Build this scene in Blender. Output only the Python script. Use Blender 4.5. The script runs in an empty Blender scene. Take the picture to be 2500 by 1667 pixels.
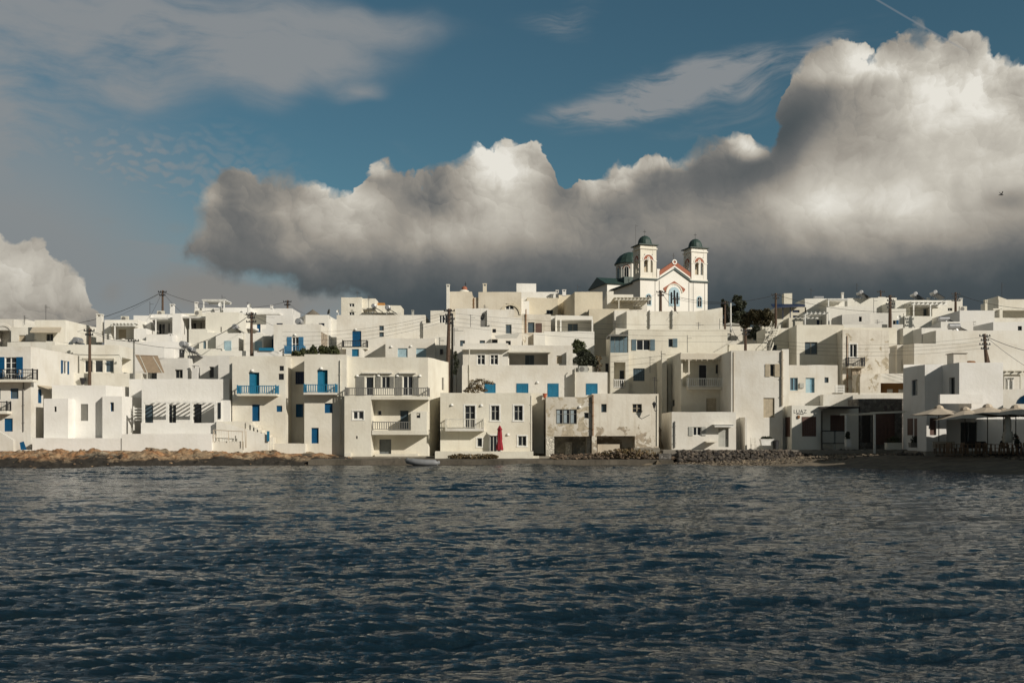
import bpy, math, random
import numpy as np
from mathutils import Vector, noise as mn
random.seed(7)
R = math.radians
PI = math.pi
sc = bpy.context.scene
COL = sc.collection
# ---------- survey: photograph pixel + distance -> place ----------
F, CX, HY, CH = 2430.0, 1250.0, 1065.0, 2.5
def X(px, Y): return (px - CX) * Y / F
def Z(py, Y): return CH + (HY - py) * Y / F

# ---------- materials ----------
M = {}
def nt(name):
    m = bpy.data.materials.new(name); m.use_nodes = True
    t = m.node_tree; b = t.nodes['Principled BSDF']
    M[name] = m
    return m, t, b
def N(t, typ, **k):
    n = t.nodes.new(typ)
    for a, v in k.items():
        if a[0] == 'i' and a[1:].isdigit(): n.inputs[int(a[1:])].default_value = v
        else: setattr(n, a, v)
    return n
def ramp(t, fac, stops, interp='LINEAR'):
    r = t.nodes.new('ShaderNodeValToRGB'); r.color_ramp.interpolation = interp
    e = r.color_ramp.elements
    while len(e) < len(stops): e.new(0.5)
    for s, (p, c) in zip(e, stops):
        s.position = p; s.color = (c, c, c, 1) if not hasattr(c, '__len__') else (*c, 1)
    t.links.new(fac, r.inputs[0]); return r
def plain(name, col, rough=0.6, metal=0.0, var=0.12, scale=3.0, spec=0.5):
    m, t, b = nt(name)
    g = N(t, 'ShaderNodeNewGeometry'); n = N(t, 'ShaderNodeTexNoise')
    n.inputs['Scale'].default_value = scale; n.inputs['Detail'].default_value = 4
    t.links.new(g.outputs['Position'], n.inputs['Vector'])
    r = ramp(t, n.outputs['Fac'], [(0.3, tuple(c * (1 - var) for c in col)), (0.7, tuple(min(1, c * (1 + var)) for c in col))])
    t.links.new(r.outputs[0], b.inputs['Base Color'])
    b.inputs['Roughness'].default_value = rough; b.inputs['Metallic'].default_value = metal
    b.inputs['Specular IOR Level'].default_value = spec
    return m
def plaster(name, col, dirt, amt=0.25, streak=0.5, peel=None, stone=None):
    m, t, b = nt(name); L = t.links.new
    g = N(t, 'ShaderNodeNewGeometry')
    oi = N(t, 'ShaderNodeObjectInfo')
    add = N(t, 'ShaderNodeVectorMath', operation='ADD')
    sc_ = N(t, 'ShaderNodeMath', operation='MULTIPLY', i1=90.0)
    L(oi.outputs['Random'], sc_.inputs[0]); L(g.outputs['Position'], add.inputs[0]); L(sc_.outputs[0], add.inputs[1])
    P = add.outputs[0]
    big = N(t, 'ShaderNodeTexNoise'); big.inputs['Scale'].default_value = 0.35; big.inputs['Detail'].default_value = 6; big.inputs['Roughness'].default_value = 0.62
    L(P, big.inputs['Vector'])
    # vertical run-off streaks
    mp = N(t, 'ShaderNodeMapping'); mp.inputs['Scale'].default_value = (3.2, 3.2, 0.22); L(P, mp.inputs['Vector'])
    st = N(t, 'ShaderNodeTexNoise'); st.inputs['Scale'].default_value = 1.0; st.inputs['Detail'].default_value = 5; st.inputs['Roughness'].default_value = 0.65
    L(mp.outputs[0], st.inputs['Vector'])
    r1 = ramp(t, big.outputs['Fac'], [(0.44, 0.0), (0.66, 1.0)])
    r2 = ramp(t, st.outputs['Fac'], [(0.52, 0.0), (0.74, 1.0)])
    s2 = N(t, 'ShaderNodeMath', operation='MULTIPLY', i1=streak); L(r2.outputs[0], s2.inputs[0])
    a = N(t, 'ShaderNodeMath', operation='ADD', use_clamp=True); L(r1.outputs[0], a.inputs[0]); L(s2.outputs[0], a.inputs[1])
    a2 = N(t, 'ShaderNodeMath', operation='MULTIPLY', i1=amt); L(a.outputs[0], a2.inputs[0])
    mx = N(t, 'ShaderNodeMix', data_type='RGBA'); L(a2.outputs[0], mx.inputs[0])
    # a little difference of limewash from house to house
    hv = ramp(t, oi.outputs['Random'], [(0.0, (col[0] * .9, col[1] * .9, col[2] * .92)), (0.3, (col[0] * 1.03, col[1] * 1.03, col[2] * 1.06)), (0.6, (col[0] * .97, col[1] * .955, col[2] * .90)), (0.85, (col[0] * 1.06, col[1] * 1.065, col[2] * 1.09)), (1.0, (col[0] * .95, col[1] * .93, col[2] * .87))])
    L(hv.outputs[0], mx.inputs[6]); mx.inputs[7].default_value = (*dirt, 1)
    out = mx.outputs[2]
    fine = N(t, 'ShaderNodeTexNoise'); fine.inputs['Scale'].default_value = 4.0; fine.inputs['Detail'].default_value = 6; L(P, fine.inputs['Vector'])
    hgt = fine.outputs['Fac']
    if peel:
        pn = N(t, 'ShaderNodeTexNoise'); pn.inputs['Scale'].default_value = 0.95; pn.inputs['Detail'].default_value = 9; pn.inputs['Roughness'].default_value = 0.6; pn.inputs['Distortion'].default_value = 0.6
        L(P, pn.inputs['Vector'])
        sx = N(t, 'ShaderNodeSeparateXYZ'); L(g.outputs['Position'], sx.inputs[0])
        gr = N(t, 'ShaderNodeMapRange'); gr.inputs[1].default_value = 1.5; gr.inputs[2].default_value = peel[2]; gr.inputs[3].default_value = 0.16; gr.inputs[4].default_value = -0.12
        L(sx.outputs[2], gr.inputs[0])
        ad = N(t, 'ShaderNodeMath', operation='ADD'); L(pn.outputs['Fac'], ad.inputs[0]); L(gr.outputs[0], ad.inputs[1])
        pr = ramp(t, ad.outputs[0], [(peel[1], 0.0), (peel[1] + 0.018, 1.0)])
        m2 = N(t, 'ShaderNodeMix', data_type='RGBA'); L(pr.outputs[0], m2.inputs[0]); L(out, m2.inputs[6])
        rc = ramp(t, fine.outputs['Fac'], [(0.3, tuple(c * 0.75 for c in peel[0])), (0.7, tuple(c * 1.25 for c in peel[0]))])
        L(rc.outputs[0], m2.inputs[7]); out = m2.outputs[2]
    if stone:
        vo = N(t, 'ShaderNodeTexVoronoi', feature='DISTANCE_TO_EDGE'); vo.inputs['Scale'].default_value = stone[0]; L(P, vo.inputs['Vector'])
        vc = N(t, 'ShaderNodeTexVoronoi'); vc.inputs['Scale'].default_value = stone[0]; L(P, vc.inputs['Vector'])
        vr = ramp(t, vo.outputs['Distance'], [(0.02, 0.0), (0.10, 1.0)])
        m3 = N(t, 'ShaderNodeMix', data_type='RGBA'); L(vr.outputs[0], m3.inputs[0]); L(out, m3.inputs[6])
        vv = ramp(t, vc.outputs['Color'], [(0.1, tuple(c * 0.6 for c in stone[1])), (0.9, tuple(c * 1.35 for c in stone[1]))])
        L(vv.outputs[0], m3.inputs[7]); out = m3.outputs[2]; hgt = vr.outputs[0]
    L(out, b.inputs['Base Color'])
    b.inputs['Roughness'].default_value = 0.9; b.inputs['Specular IOR Level'].default_value = 0.2
    bp = N(t, 'ShaderNodeBump'); bp.inputs['Strength'].default_value = 0.35 if not stone else 0.7; bp.inputs['Distance'].default_value = 0.05 if not stone else 0.08
    L(hgt, bp.inputs['Height']); L(bp.outputs[0], b.inputs['Normal'])
    return m
plaster('white', (0.72, 0.695, 0.615), (0.46, 0.40, 0.30), 0.36, 0.6)
plaster('fresh', (0.76, 0.745, 0.69), (0.54, 0.51, 0.43), 0.26, 0.6)
plaster('cream', (0.69, 0.635, 0.52), (0.46, 0.39, 0.28), 0.40)
plaster('grey', (0.64, 0.625, 0.585), (0.46, 0.44, 0.40), 0.45)
plaster('tan', (0.52, 0.455, 0.36), (0.36, 0.30, 0.22), 0.5)
plaster('peeling', (0.70, 0.66, 0.57), (0.46, 0.39, 0.29), 0.5, 0.7, peel=((0.38, 0.32, 0.24), 0.60, 5.0))
plaster('roughcast', (0.68, 0.64, 0.54), (0.40, 0.34, 0.25), 0.5, 0.8, peel=((0.44, 0.38, 0.28), 0.61, 22.0))
plaster('rawstone', (0.45, 0.40, 0.32), (0.3, 0.25, 0.18), 0.5, 0.5, stone=(3.2, (0.34, 0.28, 0.21)))
plaster('whitestone', (0.66, 0.62, 0.53), (0.36, 0.30, 0.22), 0.6, 0.5, stone=(3.5, (0.60, 0.56, 0.47)))
plaster('darkstone', (0.17, 0.16, 0.145), (0.11, 0.10, 0.09), 0.6, 0.5, stone=(2.6, (0.17, 0.16, 0.145)))
plaster('church', (0.80, 0.77, 0.69), (0.60, 0.55, 0.45), 0.2)
plaster('ochre', (0.33, 0.19, 0.08), (0.25, 0.14, 0.06), 0.3)
plaster('concrete', (0.30, 0.275, 0.225), (0.16, 0.14, 0.11), 0.7, 0.3)
plaster('quayside', (0.15, 0.13, 0.10), (0.05, 0.045, 0.035), 0.8, 0.8)
plain('blue', (0.005, 0.075, 0.175), 0.5, spec=0.3)
plain('teal', (0.007, 0.13, 0.21), 0.5, spec=0.3)
plain('midblue', (0.05, 0.17, 0.30), 0.5, spec=0.3)
plain('azure', (0.018, 0.155, 0.27), 0.5, spec=0.3)
plain('paleblue', (0.36, 0.50, 0.55), 0.6)
plain('skyblue', (0.19, 0.36, 0.46), 0.6)
plain('slate', (0.11, 0.17, 0.20), 0.6)
plain('navy', (0.008, 0.02, 0.06), 0.6)
plain('greywood', (0.20, 0.195, 0.17), 0.6)
plain('greyrail', (0.17, 0.165, 0.15), 0.6)
plain('doorgrey', (0.15, 0.165, 0.165), 0.6)
plain('palegrey', (0.40, 0.40, 0.36), 0.6)
plain('tanwood', (0.44, 0.375, 0.27), 0.7)
plain('brown', (0.12, 0.066, 0.05), 0.6)
plain('darkwood', (0.04, 0.032, 0.026), 0.7)
plain('polewood', (0.085, 0.052, 0.033), 0.85, scale=6, var=0.3)
plain('iron', (0.02, 0.02, 0.022), 0.5)
plain('rust', (0.22, 0.10, 0.035), 0.8)
plain('whitepaint', (0.76, 0.75, 0.70), 0.5)
plain('bone', (0.62, 0.59, 0.50), 0.6)
plain('steel', (0.42, 0.42, 0.42), 0.35, 0.6)
plain('panel', (0.015, 0.017, 0.022), 0.15)
plain('copper', (0.030, 0.058, 0.048), 0.55, var=0.3)
plain('terracotta', (0.42, 0.11, 0.05), 0.8)
plain('brick', (0.33, 0.115, 0.065), 0.8)
plain('red', (0.24, 0.009, 0.018), 0.8)
plain('canvas', (0.50, 0.42, 0.32), 0.85)
plain('awning', (0.30, 0.225, 0.15), 0.85)
plain('paleawning', (0.52, 0.45, 0.34), 0.85)
plain('cloth', (0.60, 0.57, 0.49), 0.9)
plain('black', (0.012, 0.012, 0.012), 0.8)
plain('rubber', (0.20, 0.205, 0.21), 0.6)
plain('orange', (0.42, 0.2, 0.05), 0.8)
plain('yellow', (0.5, 0.42, 0.05), 0.7)
plain('skin', (0.30, 0.17, 0.11), 0.6)
plain('hair', (0.015, 0.012, 0.01), 0.7)
plain('curtain', (0.34, 0.40, 0.42), 0.8)
plain('thatch', (0.16, 0.14, 0.11), 0.95, scale=9, var=0.4)
m_, t_, b_ = nt('glass')
b_.inputs['Base Color'].default_value = (0.018, 0.022, 0.026, 1); b_.inputs['Roughness'].default_value = 0.12
m_, t_, b_ = nt('bluegrey'); b_.inputs['Base Color'].default_value = (0.07, 0.10, 0.12, 1); b_.inputs['Roughness'].default_value = 0.35
def leafmat(name, a, b, c):
    m, t, p = nt(name)
    g = N(t, 'ShaderNodeNewGeometry')
    n = N(t, 'ShaderNodeTexNoise'); n.inputs['Scale'].default_value = 1.3; n.inputs['Detail'].default_value = 3
    t.links.new(g.outputs['Position'], n.inputs['Vector'])
    ad = N(t, 'ShaderNodeMath', operation='MULTIPLY_ADD', i1=0.45, i2=0.0); t.links.new(g.outputs['Random Per Island'], ad.inputs[0])
    s = N(t, 'ShaderNodeMath', operation='ADD'); t.links.new(ad.outputs[0], s.inputs[0]); t.links.new(n.outputs['Fac'], s.inputs[1])
    r = ramp(t, s.outputs[0], [(0.35, a), (0.7, b), (1.0, c)])
    t.links.new(r.outputs[0], p.inputs['Base Color']); p.inputs['Roughness'].default_value = 0.7
    return m
leafmat('pine', (0.020, 0.026, 0.014), (0.034, 0.042, 0.020), (0.055, 0.058, 0.03))
leafmat('acacia', (0.028, 0.028, 0.012), (0.062, 0.054, 0.024), (0.11, 0.085, 0.04))
plain('teak', (0.17, 0.105, 0.06), 0.7)
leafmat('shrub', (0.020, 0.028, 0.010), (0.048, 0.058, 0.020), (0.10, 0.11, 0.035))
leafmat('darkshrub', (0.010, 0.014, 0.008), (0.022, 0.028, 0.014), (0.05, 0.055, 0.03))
leafmat('dryplant', (0.05, 0.04, 0.018), (0.11, 0.08, 0.035), (0.18, 0.12, 0.05))

# ---------- mesh collecting ----------
def up(p, amp=0.05):
    return amp * mn.noise(Vector((p[0] * 0.7, p[1] * 0.7, p[2] * 0.3)))
class MB:
    def __init__(s): s.v = []; s.f = []; s.sm = False
    def q(s, *pts):
        i = len(s.v); s.v += [tuple(p) for p in pts]; s.f.append(tuple(range(i, i + len(pts))))
    def hexa(s, b, t):          # bottom quad, top quad (same order, counter-clockwise from above)
        i = len(s.v); s.v += [tuple(p) for p in b] + [tuple(p) for p in t]
        s.f += [(i + 3, i + 2, i + 1, i), (i + 4, i + 5, i + 6, i + 7)]
        for k in range(4):
            j = (k + 1) % 4; s.f.append((i + k, i + j, i + 4 + j, i + 4 + k))
    def box(s, x0, x1, y0, y1, z0, z1):
        if x0 > x1: x0, x1 = x1, x0
        if y0 > y1: y0, y1 = y1, y0
        if z0 > z1: z0, z1 = z1, z0
        s.hexa([(x0, y0, z0), (x1, y0, z0), (x1, y1, z0), (x0, y1, z0)], [(x0, y0, z1), (x1, y0, z1), (x1, y1, z1), (x0, y1, z1)])
    def prism(s, poly, z0, z1):
        n = len(poly); i = len(s.v)
        s.v += [(x, y, z0) for x, y in poly] + [(x, y, z1) for x, y in poly]
        s.f += [tuple(range(i + n - 1, i - 1, -1)), tuple(range(i + n, i + 2 * n))]
        for k in range(n): j = (k + 1) % n; s.f.append((i + k, i + j, i + n + j, i + n + k))
    def tube(s, pts, r, n=6, cap=True):
        pts = [Vector(p) for p in pts]; rs = r if hasattr(r, '__len__') else [r] * len(pts)
        base = len(s.v); a = None
        for k, p in enumerate(pts):
            d = (pts[min(k + 1, len(pts) - 1)] - pts[max(k - 1, 0)])
            if d.length < 1e-9: d = Vector((0, 0, 1))
            d.normalize()
            if a is None:
                a = d.orthogonal().normalized()
            else:
                a = (a - d * a.dot(d)); a = a.normalized() if a.length > 1e-6 else d.orthogonal().normalized()
            b = d.cross(a)
            for j in range(n):
                w = 2 * PI * j / n; s.v.append(tuple(p + a * (math.cos(w) * rs[k]) + b * (math.sin(w) * rs[k])))
        for k in range(len(pts) - 1):
            for j in range(n):
                i0 = base + k * n; j2 = (j + 1) % n
                s.f.append((i0 + j, i0 + j2, i0 + n + j2, i0 + n + j))
        if cap:
            s.f.append(tuple(base + j for j in range(n - 1, -1, -1)))
            e = base + (len(pts) - 1) * n; s.f.append(tuple(e + j for j in range(n)))
    def lathe(s, c, prof, n=16, ang0=0, ang1=2 * PI):   # prof: (r, z) from bottom to top
        base = len(s.v); full = abs(ang1 - ang0 - 2 * PI) < 1e-6; m = n if full else n + 1
        for r, z in prof:
            for j in range(m):
                w = ang0 + (ang1 - ang0) * j / n; s.v.append((c[0] + r * math.cos(w), c[1] + r * math.sin(w), c[2] + z))
        for k in range(len(prof) - 1):
            for j in range(n):
                j2 = (j + 1) % m; s.f.append((base + k * m + j, base + k * m + j2, base + (k + 1) * m + j2, base + (k + 1) * m + j))
    def build(s, name, mat, parent=None, smooth=None, loc=None):
        if not s.f: return None
        o0 = Vector(parent_loc(parent)) if parent else Vector(loc or (0, 0, 0))
        me = bpy.data.meshes.new(name)
        me.from_pydata([(a - o0.x, b - o0.y, c - o0.z) for a, b, c in s.v], [], s.f)
        mats = mat if isinstance(mat, (list, tuple)) else [mat]
        for k in mats: me.materials.append(M[k])
        if smooth if smooth is not None else s.sm: me.polygons.foreach_set('use_smooth', [True] * len(me.polygons))
        me.update()
        o = bpy.data.objects.new(name, me); COL.objects.link(o)
        if parent: o.parent = parent
        elif loc: o.location = loc
        return o
def parent_loc(p):
    v = Vector((0, 0, 0))
    while p: v += p.location; p = p.parent
    return v
USED = set()
def tag(o, label, cat, group=None):
    o['label'] = label; o['category'] = cat
    if group: o['group'] = group
    n = len(label.split())
    if not 4 <= n <= 16: print('LABEL LEN', n, label)
    if label in USED: print('LABEL DUP', label)
    USED.add(label); return o
def empty(name, loc, label, cat, group=None):
    o = bpy.data.objects.new(name, None); o.empty_display_size = 0.3
    COL.objects.link(o); o.location = loc
    return tag(o, label, cat, group)
def struct(o): o['kind'] = 'structure'; return o

# ---------- facades ----------
class Face:
    """a vertical plane seen from outside, P0 left, P1 right"""
    def __init__(s, P0, P1):
        s.P0 = Vector(P0).to_2d(); s.P1 = Vector(P1).to_2d(); s.L = (s.P1 - s.P0).length
        s.d = (s.P1 - s.P0) / s.L; s.n = Vector((s.d.y, -s.d.x))
    def u(s, px):
        rx = (px - CX) / F; den = s.d.x * 1 - s.d.y * rx
        return -(s.P0.x * 1 - s.P0.y * rx) / den
    def Yat(s, u): return s.P0.y + s.d.y * u
    def z(s, py, u): return Z(py, s.Yat(u))
    def rect(s, x0, y0, x1, y1):
        a, b = s.u(x0), s.u(x1); um = (a + b) / 2
        return a, b, s.z(y1, um), s.z(y0, um)
    def pt(s, u, z, off=0.0):
        p = s.P0 + s.d * u + s.n * off; return (p.x, p.y, z)
    def shift(s, off): return Face(s.P0 + s.n * off, s.P1 + s.n * off)
    def box(s, mb, u0, u1, z0, z1, o0, o1):   # o0 < o1 (outwards)
        if u0 > u1: u0, u1 = u1, u0
        if z0 > z1: z0, z1 = z1, z0
        if o0 > o1: o0, o1 = o1, o0
        q = lambda z: [s.pt(u0, z, o1), s.pt(u1, z, o1), s.pt(u1, z, o0), s.pt(u0, z, o0)]
        mb.hexa(q(z0), q(z1))
    def wall(s, mb, z0, z1, holes, ztop=None, L0=0.0, L1=None, wob=True):
        """holes: (u0,u1,za,zb,depth)"""
        L1 = s.L if L1 is None else L1
        us = {L0, L1}
        for h in holes: us |= {min(max(h[0], L0), L1), min(max(h[1], L0), L1)}
        k = int((L1 - L0) / 1.5)
        for i in range(1, k): us.add(L0 + (L1 - L0) * i / k)
        us = sorted(us); us = [a for i, a in enumerate(us) if i == 0 or a - us[i - 1] > 1e-4]
        zs = {z0, z1}
        for h in holes: zs |= {min(max(h[2], z0), z1), min(max(h[3], z0), z1)}
        zs = sorted(zs); zs = [a for i, a in enumerate(zs) if i == 0 or a - zs[i - 1] > 1e-4]
        def P(u, z):
            p = s.pt(u, z)
            if abs(z - z1) < 1e-5:
                zz = z1 + ((ztop - z1) * (u - L0) / (L1 - L0) if ztop else 0)
                return (p[0], p[1], zz + (up(p) if wob else 0))
            return p
        for i in range(len(us) - 1):
            for j in range(len(zs) - 1):
                um, zm = (us[i] + us[i + 1]) / 2, (zs[j] + zs[j + 1]) / 2
                if any(h[0] < um < h[1] and h[2] < zm < h[3] for h in holes): continue
                mb.q(P(us[i], zs[j]), P(us[i + 1], zs[j]), P(us[i + 1], zs[j + 1]), P(us[i], zs[j + 1]))
        for a, b, c, d, dep in holes:
            mb.q(s.pt(a, c), s.pt(a, d), s.pt(a, d, -dep), s.pt(a, c, -dep))
            mb.q(s.pt(b, d), s.pt(b, c), s.pt(b, c, -dep), s.pt(b, d, -dep))
            mb.q(s.pt(a, c, -dep), s.pt(b, c, -dep), s.pt(b, c), s.pt(a, c))
            mb.q(s.pt(a, d), s.pt(b, d), s.pt(b, d, -dep), s.pt(a, d, -dep))
        return us

def planks(fc, mb, a, b, c, d, off, th, n, gap=0.012):
    w = (b - a) / n
    for i in range(n): fc.box(mb, a + w * i + gap / 2, a + w * (i + 1) - gap / 2, c, d, off, off + th)
def opening(fc, root, kind, a, b, c, d, o):
    """the part that fills one opening a..b x c..d of a facade"""
    dep = o.get('dep', 0.16)
    col = o.get('c'); w = b - a; h = d - c
    res = None
    if kind in ('w', 'g', 'gd'):
        mb = MB(); fw = o.get('fw', 0.055 if kind != 'g' else 0.03); off = -dep - 0.0
        fc.box(mb, a, b, c, c + fw, off, off + 0.06); fc.box(mb, a, b, d - fw, d, off, off + 0.06)
        fc.box(mb, a, a + fw, c + fw, d - fw, off, off + 0.06); fc.box(mb, b - fw, b, c + fw, d - fw, off, off + 0.06)
        n = o.get('n', 2 if kind != 'g' else 1)
        for i in range(1, n):
            m = a + w * i / n; fc.box(mb, m - fw * 0.75, m + fw * 0.75, c + fw, d - fw, off, off + 0.07)
        for i, tz in enumerate(o.get('t', [])):
            z = c + h * tz; fc.box(mb, a + fw, b - fw, z - 0.02, z + 0.02, off, off + 0.05)
        if o.get('sill'): fc.box(mb, a - 0.05, b + 0.05, c - 0.06, c, -dep, 0.05)
        res = mb.build('door' if kind == 'gd' else 'window', o.get('fc', 'whitepaint' if kind != 'g' else 'darkwood'), root)
        g = MB(); fc.box(g, a + fw * 0.5, b - fw * 0.5, c + fw * 0.5, d - fw * 0.5, off - 0.03, off + 0.012); g.build('pane', o.get('gm', 'glass'), res)
        if o.get('cur'):
            cu = MB(); 
            for i in range(n):
                m = a + w * i / n
                for q in range(4): fc.box(cu, m + 0.1 + q * 0.07, m + 0.16 + q * 0.07, c + 0.1, c + h * 0.97, off + 0.013, off + 0.022 + 0.006 * (q % 2))
            cu.build('curtain', 'curtain', res)
    elif kind in ('s', 'd'):
        mb = MB(); n = o.get('n', max(2, round(w / 0.16))); off = -dep
        fc.box(mb, a, b, d - 0.05, d, off, off + 0.07); fc.box(mb, a, a + 0.045, c, d - 0.05, off, off + 0.07); fc.box(mb, b - 0.045, b, c, d - 0.05, off, off + 0.07)
        planks(fc, mb, a + 0.045, b - 0.045, c, d - 0.05, off, 0.035, n)
        for z in (c + h * 0.12, c + h * 0.85): fc.box(mb, a + 0.06, b - 0.06, z - 0.04, z + 0.04, off + 0.035, off + 0.05)
        res = mb.build('door' if kind == 'd' else 'shutter', col or 'azure', root)
        if kind == 'd' and o.get('leaf'):      # one leaf folded back, the inner side lit
            l = MB(); fc.box(l, a + 0.05, a + w * 0.52, c, d - 0.06, off + 0.06, off + 0.1); l.build('door_leaf', o['leaf'], res)
        if kind == 'd':
            k = MB(); fc.box(k, b - 0.17, b - 0.13, c + h * 0.45, c + h * 0.5, off + 0.035, off + 0.09); k.build('door_handle', 'iron', res)
    if o.get('sh') and res:
        ws = o.get('ws', w * 0.5)
        for side in (0, 1):
            if o.get('one') is not None and o['one'] != side: continue
            s2 = MB(); u0, u1 = (a - ws, a - 0.02) if side == 0 else (b + 0.02, b + ws)
            planks(fc, s2, u0, u1, c - 0.02, d + 0.02, 0.02, 0.035, max(3, round(ws / 0.12)))
            fc.box(s2, u0, u1, c + h * 0.1, c + h * 0.16, 0.056, 0.07); fc.box(s2, u0, u1, c + h * 0.84, c + h * 0.9, 0.056, 0.07)
            s2.build('shutter', o['sh'], res)
    if o.get('sur'):
        s3 = MB(); t = o['sur']; q = 0.03
        fc.box(s3, a - t, a, c, d + t, 0, q); fc.box(s3, b, b + t, c, d + t, 0, q); fc.box(s3, a, b, d, d + t, 0, q)
        fc.box(s3, a - t - 0.03, b + t + 0.03, c - t, c, 0, q + 0.02)
        s3.build('surround', o.get('sm', 'whitepaint'), res)
    return res

class House:
    def __init__(s, label, at, cat='house', mat='white', name='house', group=None):
        px, Y = at; s.root = empty(name, (X(px, Y), Y, 0.5), label, cat, group); s.w = MB(); s.mat = mat; s.parts = []
    def block(s, a, b, top, Y, D=7.0, Yb=None, bot=None, bl=None, br=None, O=(), top2=None, par=0.25, z0=None, arch=None):
        Yb = Yb or Y
        A = Vector((X(a, Y), Y)); B = Vector((X(b, Yb), Yb))
        BL = Vector((X(bl[0], bl[1]), bl[1])) if bl else A + Vector((0, D))
        BR = Vector((X(br[0], br[1]), br[1])) if br else B + Vector((0, D))
        zt = Z(top, Y); zt2 = Z(top2, Yb) if top2 else zt
        zb = z0 if z0 is not None else (Z(bot, Y) if bot else 0.3)
        fs = {'F': Face(A, B), 'R': Face(B, BR), 'L': Face(BL, A), 'B': Face(BR, BL)}
        tops = {'F': (zt, zt2), 'R': (zt2, zt2), 'B': (zt2, zt), 'L': (zt, zt)}
        ins = {}
        P = [A, B, BR, BL]
        for i in range(4):
            p, nx, pv = P[i], P[(i + 1) % 4], P[i - 1]
            ins[i] = p + (nx - p).normalized() * par + (pv - p).normalized() * par
        for k, (key, i) in enumerate((('F', 0), ('R', 1), ('B', 2), ('L', 3))):
            fc = fs[key]; hs = []; later = []
            for o in O:
                kw = o[5] if len(o) > 5 else {}
                if kw.get('f', 'F') != key: continue
                u0, u1, za, zb_ = fc.rect(*o[1:5])
                dep = kw.get('dep', 0.16); hs.append((u0, u1, za, zb_, kw.get('dd', 1.8) if o[0] == 'v' else dep))
                later.append((o, kw, u0, u1, za, zb_))
            za_, zb2 = tops[key]
            us = fc.wall(s.w, zb, za_, hs, ztop=zb2)
            for o, kw, u0, u1, c, d in later:
                if o[0] == 'v':
                    dd = kw.get('dd', 1.8); bf = Face(fc.P0 - fc.n * dd, fc.P1 - fc.n * dd)
                    hh = []; l2 = []
                    for q in kw.get('O', ()):
                        k2 = q[5] if len(q) > 5 else {}
                        r = bf.rect(*q[1:5]); hh.append((*r, k2.get('dep', 0.12))); l2.append((q, k2, r))
                    bf.wall(s.w, c, d, hh, L0=u0, L1=u1, wob=False)
                    for q, k2, r in l2: opening(bf, s.root, q[0], *r, dict({'dep': 0.12}, **k2))
                else: opening(fc, s.root, o[0], u0, u1, c, d, kw)
            # parapet rim, inner face
            i0, i1 = ins[i], ins[(i + 1) % 4]
            for j in range(len(us) - 1):
                t0, t1 = us[j] / fc.L, us[j + 1] / fc.L
                p0, p1 = fc.pt(us[j], 0), fc.pt(us[j + 1], 0); zz = lambda t: za_ + (zb2 - za_) * t
                pz = lambda p, t: (p[0], p[1], zz(t) + up((p[0], p[1], za_)))
                w0, w1 = pz((p0[0], p0[1]), t0), pz((p1[0], p1[1]), t1)
                q0, q1 = i0.lerp(i1, t0), i0.lerp(i1, t1)
                s.w.q(w0, w1, (q1.x, q1.y, w1[2]), (q0.x, q0.y, w0[2]))
                s.w.q((q0.x, q0.y, w0[2]), (q1.x, q1.y, w1[2]), (q1.x, q1.y, min(zt, zt2) - 0.35), (q0.x, q0.y, min(zt, zt2) - 0.35))
        zr = min(zt, zt2) - 0.35
        s.w.q(*[(ins[i].x, ins[i].y, zr) for i in range(4)])
        s.fs = fs; s.F = fs['F']
        return fs
    def slab(s, a, b, top, bot, Y, D, mat=None, name='terrace_slab'):
        mb = MB() if mat else s.w
        x0, x1 = X(a, Y), X(b, Y); mb.box(x0, x1, Y, Y + D, Z(bot, Y), Z(top, Y))
        if mat: mb.build(name, mat, s.root)
    def chimney(s, a, b, top, bot, Y, mat=None, cap=True):
        mb = MB(); x0, x1 = X(a, Y), X(b, Y); w = x1 - x0; z0, z1 = Z(bot, Y), Z(top, Y); D = max(w, 0.4)
        if cap:
            h = min(0.35, (z1 - z0) * 0.3); mb.box(x0, x1, Y, Y + D, z0, z1 - h)
            for (p, q) in ((x0, x0 + w * 0.22), (x1 - w * 0.22, x1)):
                mb.box(p, q, Y, Y + D * 0.22, z1 - h, z1 - h * 0.3); mb.box(p, q, Y + D * 0.78, Y + D, z1 - h, z1 - h * 0.3)
            mb.box(x0 - 0.04, x1 + 0.04, Y - 0.04, Y + D + 0.04, z1 - h * 0.3, z1)
        else: mb.box(x0, x1, Y, Y + D, z0, z1)
        mb.build('chimney', mat or s.mat, s.root)
    def pipe(s, px, y0, y1, Y, r=0.05, mat='bone', name='drainpipe'):
        mb = MB(); x = X(px, Y); mb.tube([(x, Y - r - 0.02, Z(y1, Y)), (x, Y - r - 0.02, Z(y0, Y)), (x + 0.02, Y + 0.1, Z(y0, Y) + 0.08)], r, 6)
        for k in range(3):
            z = Z(y1, Y) + (Z(y0, Y) - Z(y1, Y)) * (k + 0.5) / 3; mb.box(x - r * 1.5, x + r * 1.5, Y - r * 2.3, Y, z, z + 0.05)
        mb.build(name, mat, s.root)
    def hood(s, px, py, fc, mat='whitepaint'):
        u = fc.u(px); z = fc.z(py, u); mb = MB()
        c = fc.pt(u, z, 0.02)
        prof = [(0.16, -0.09), (0.155, 0.0), (0.12, 0.07), (0.05, 0.11), (0.0, 0.12)]
        th = math.atan2(fc.n.y, fc.n.x); mb.lathe(c, prof, 8, th - PI / 2, th + PI / 2); mb.q(*[(c[0] + 0.16 * math.cos(th - PI / 2 + PI * j / 8), c[1] + 0.16 * math.sin(th - PI / 2 + PI * j / 8), c[2] - 0.09) for j in range(9)])
        mb.build('lamp_hood', mat, s.root)
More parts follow.
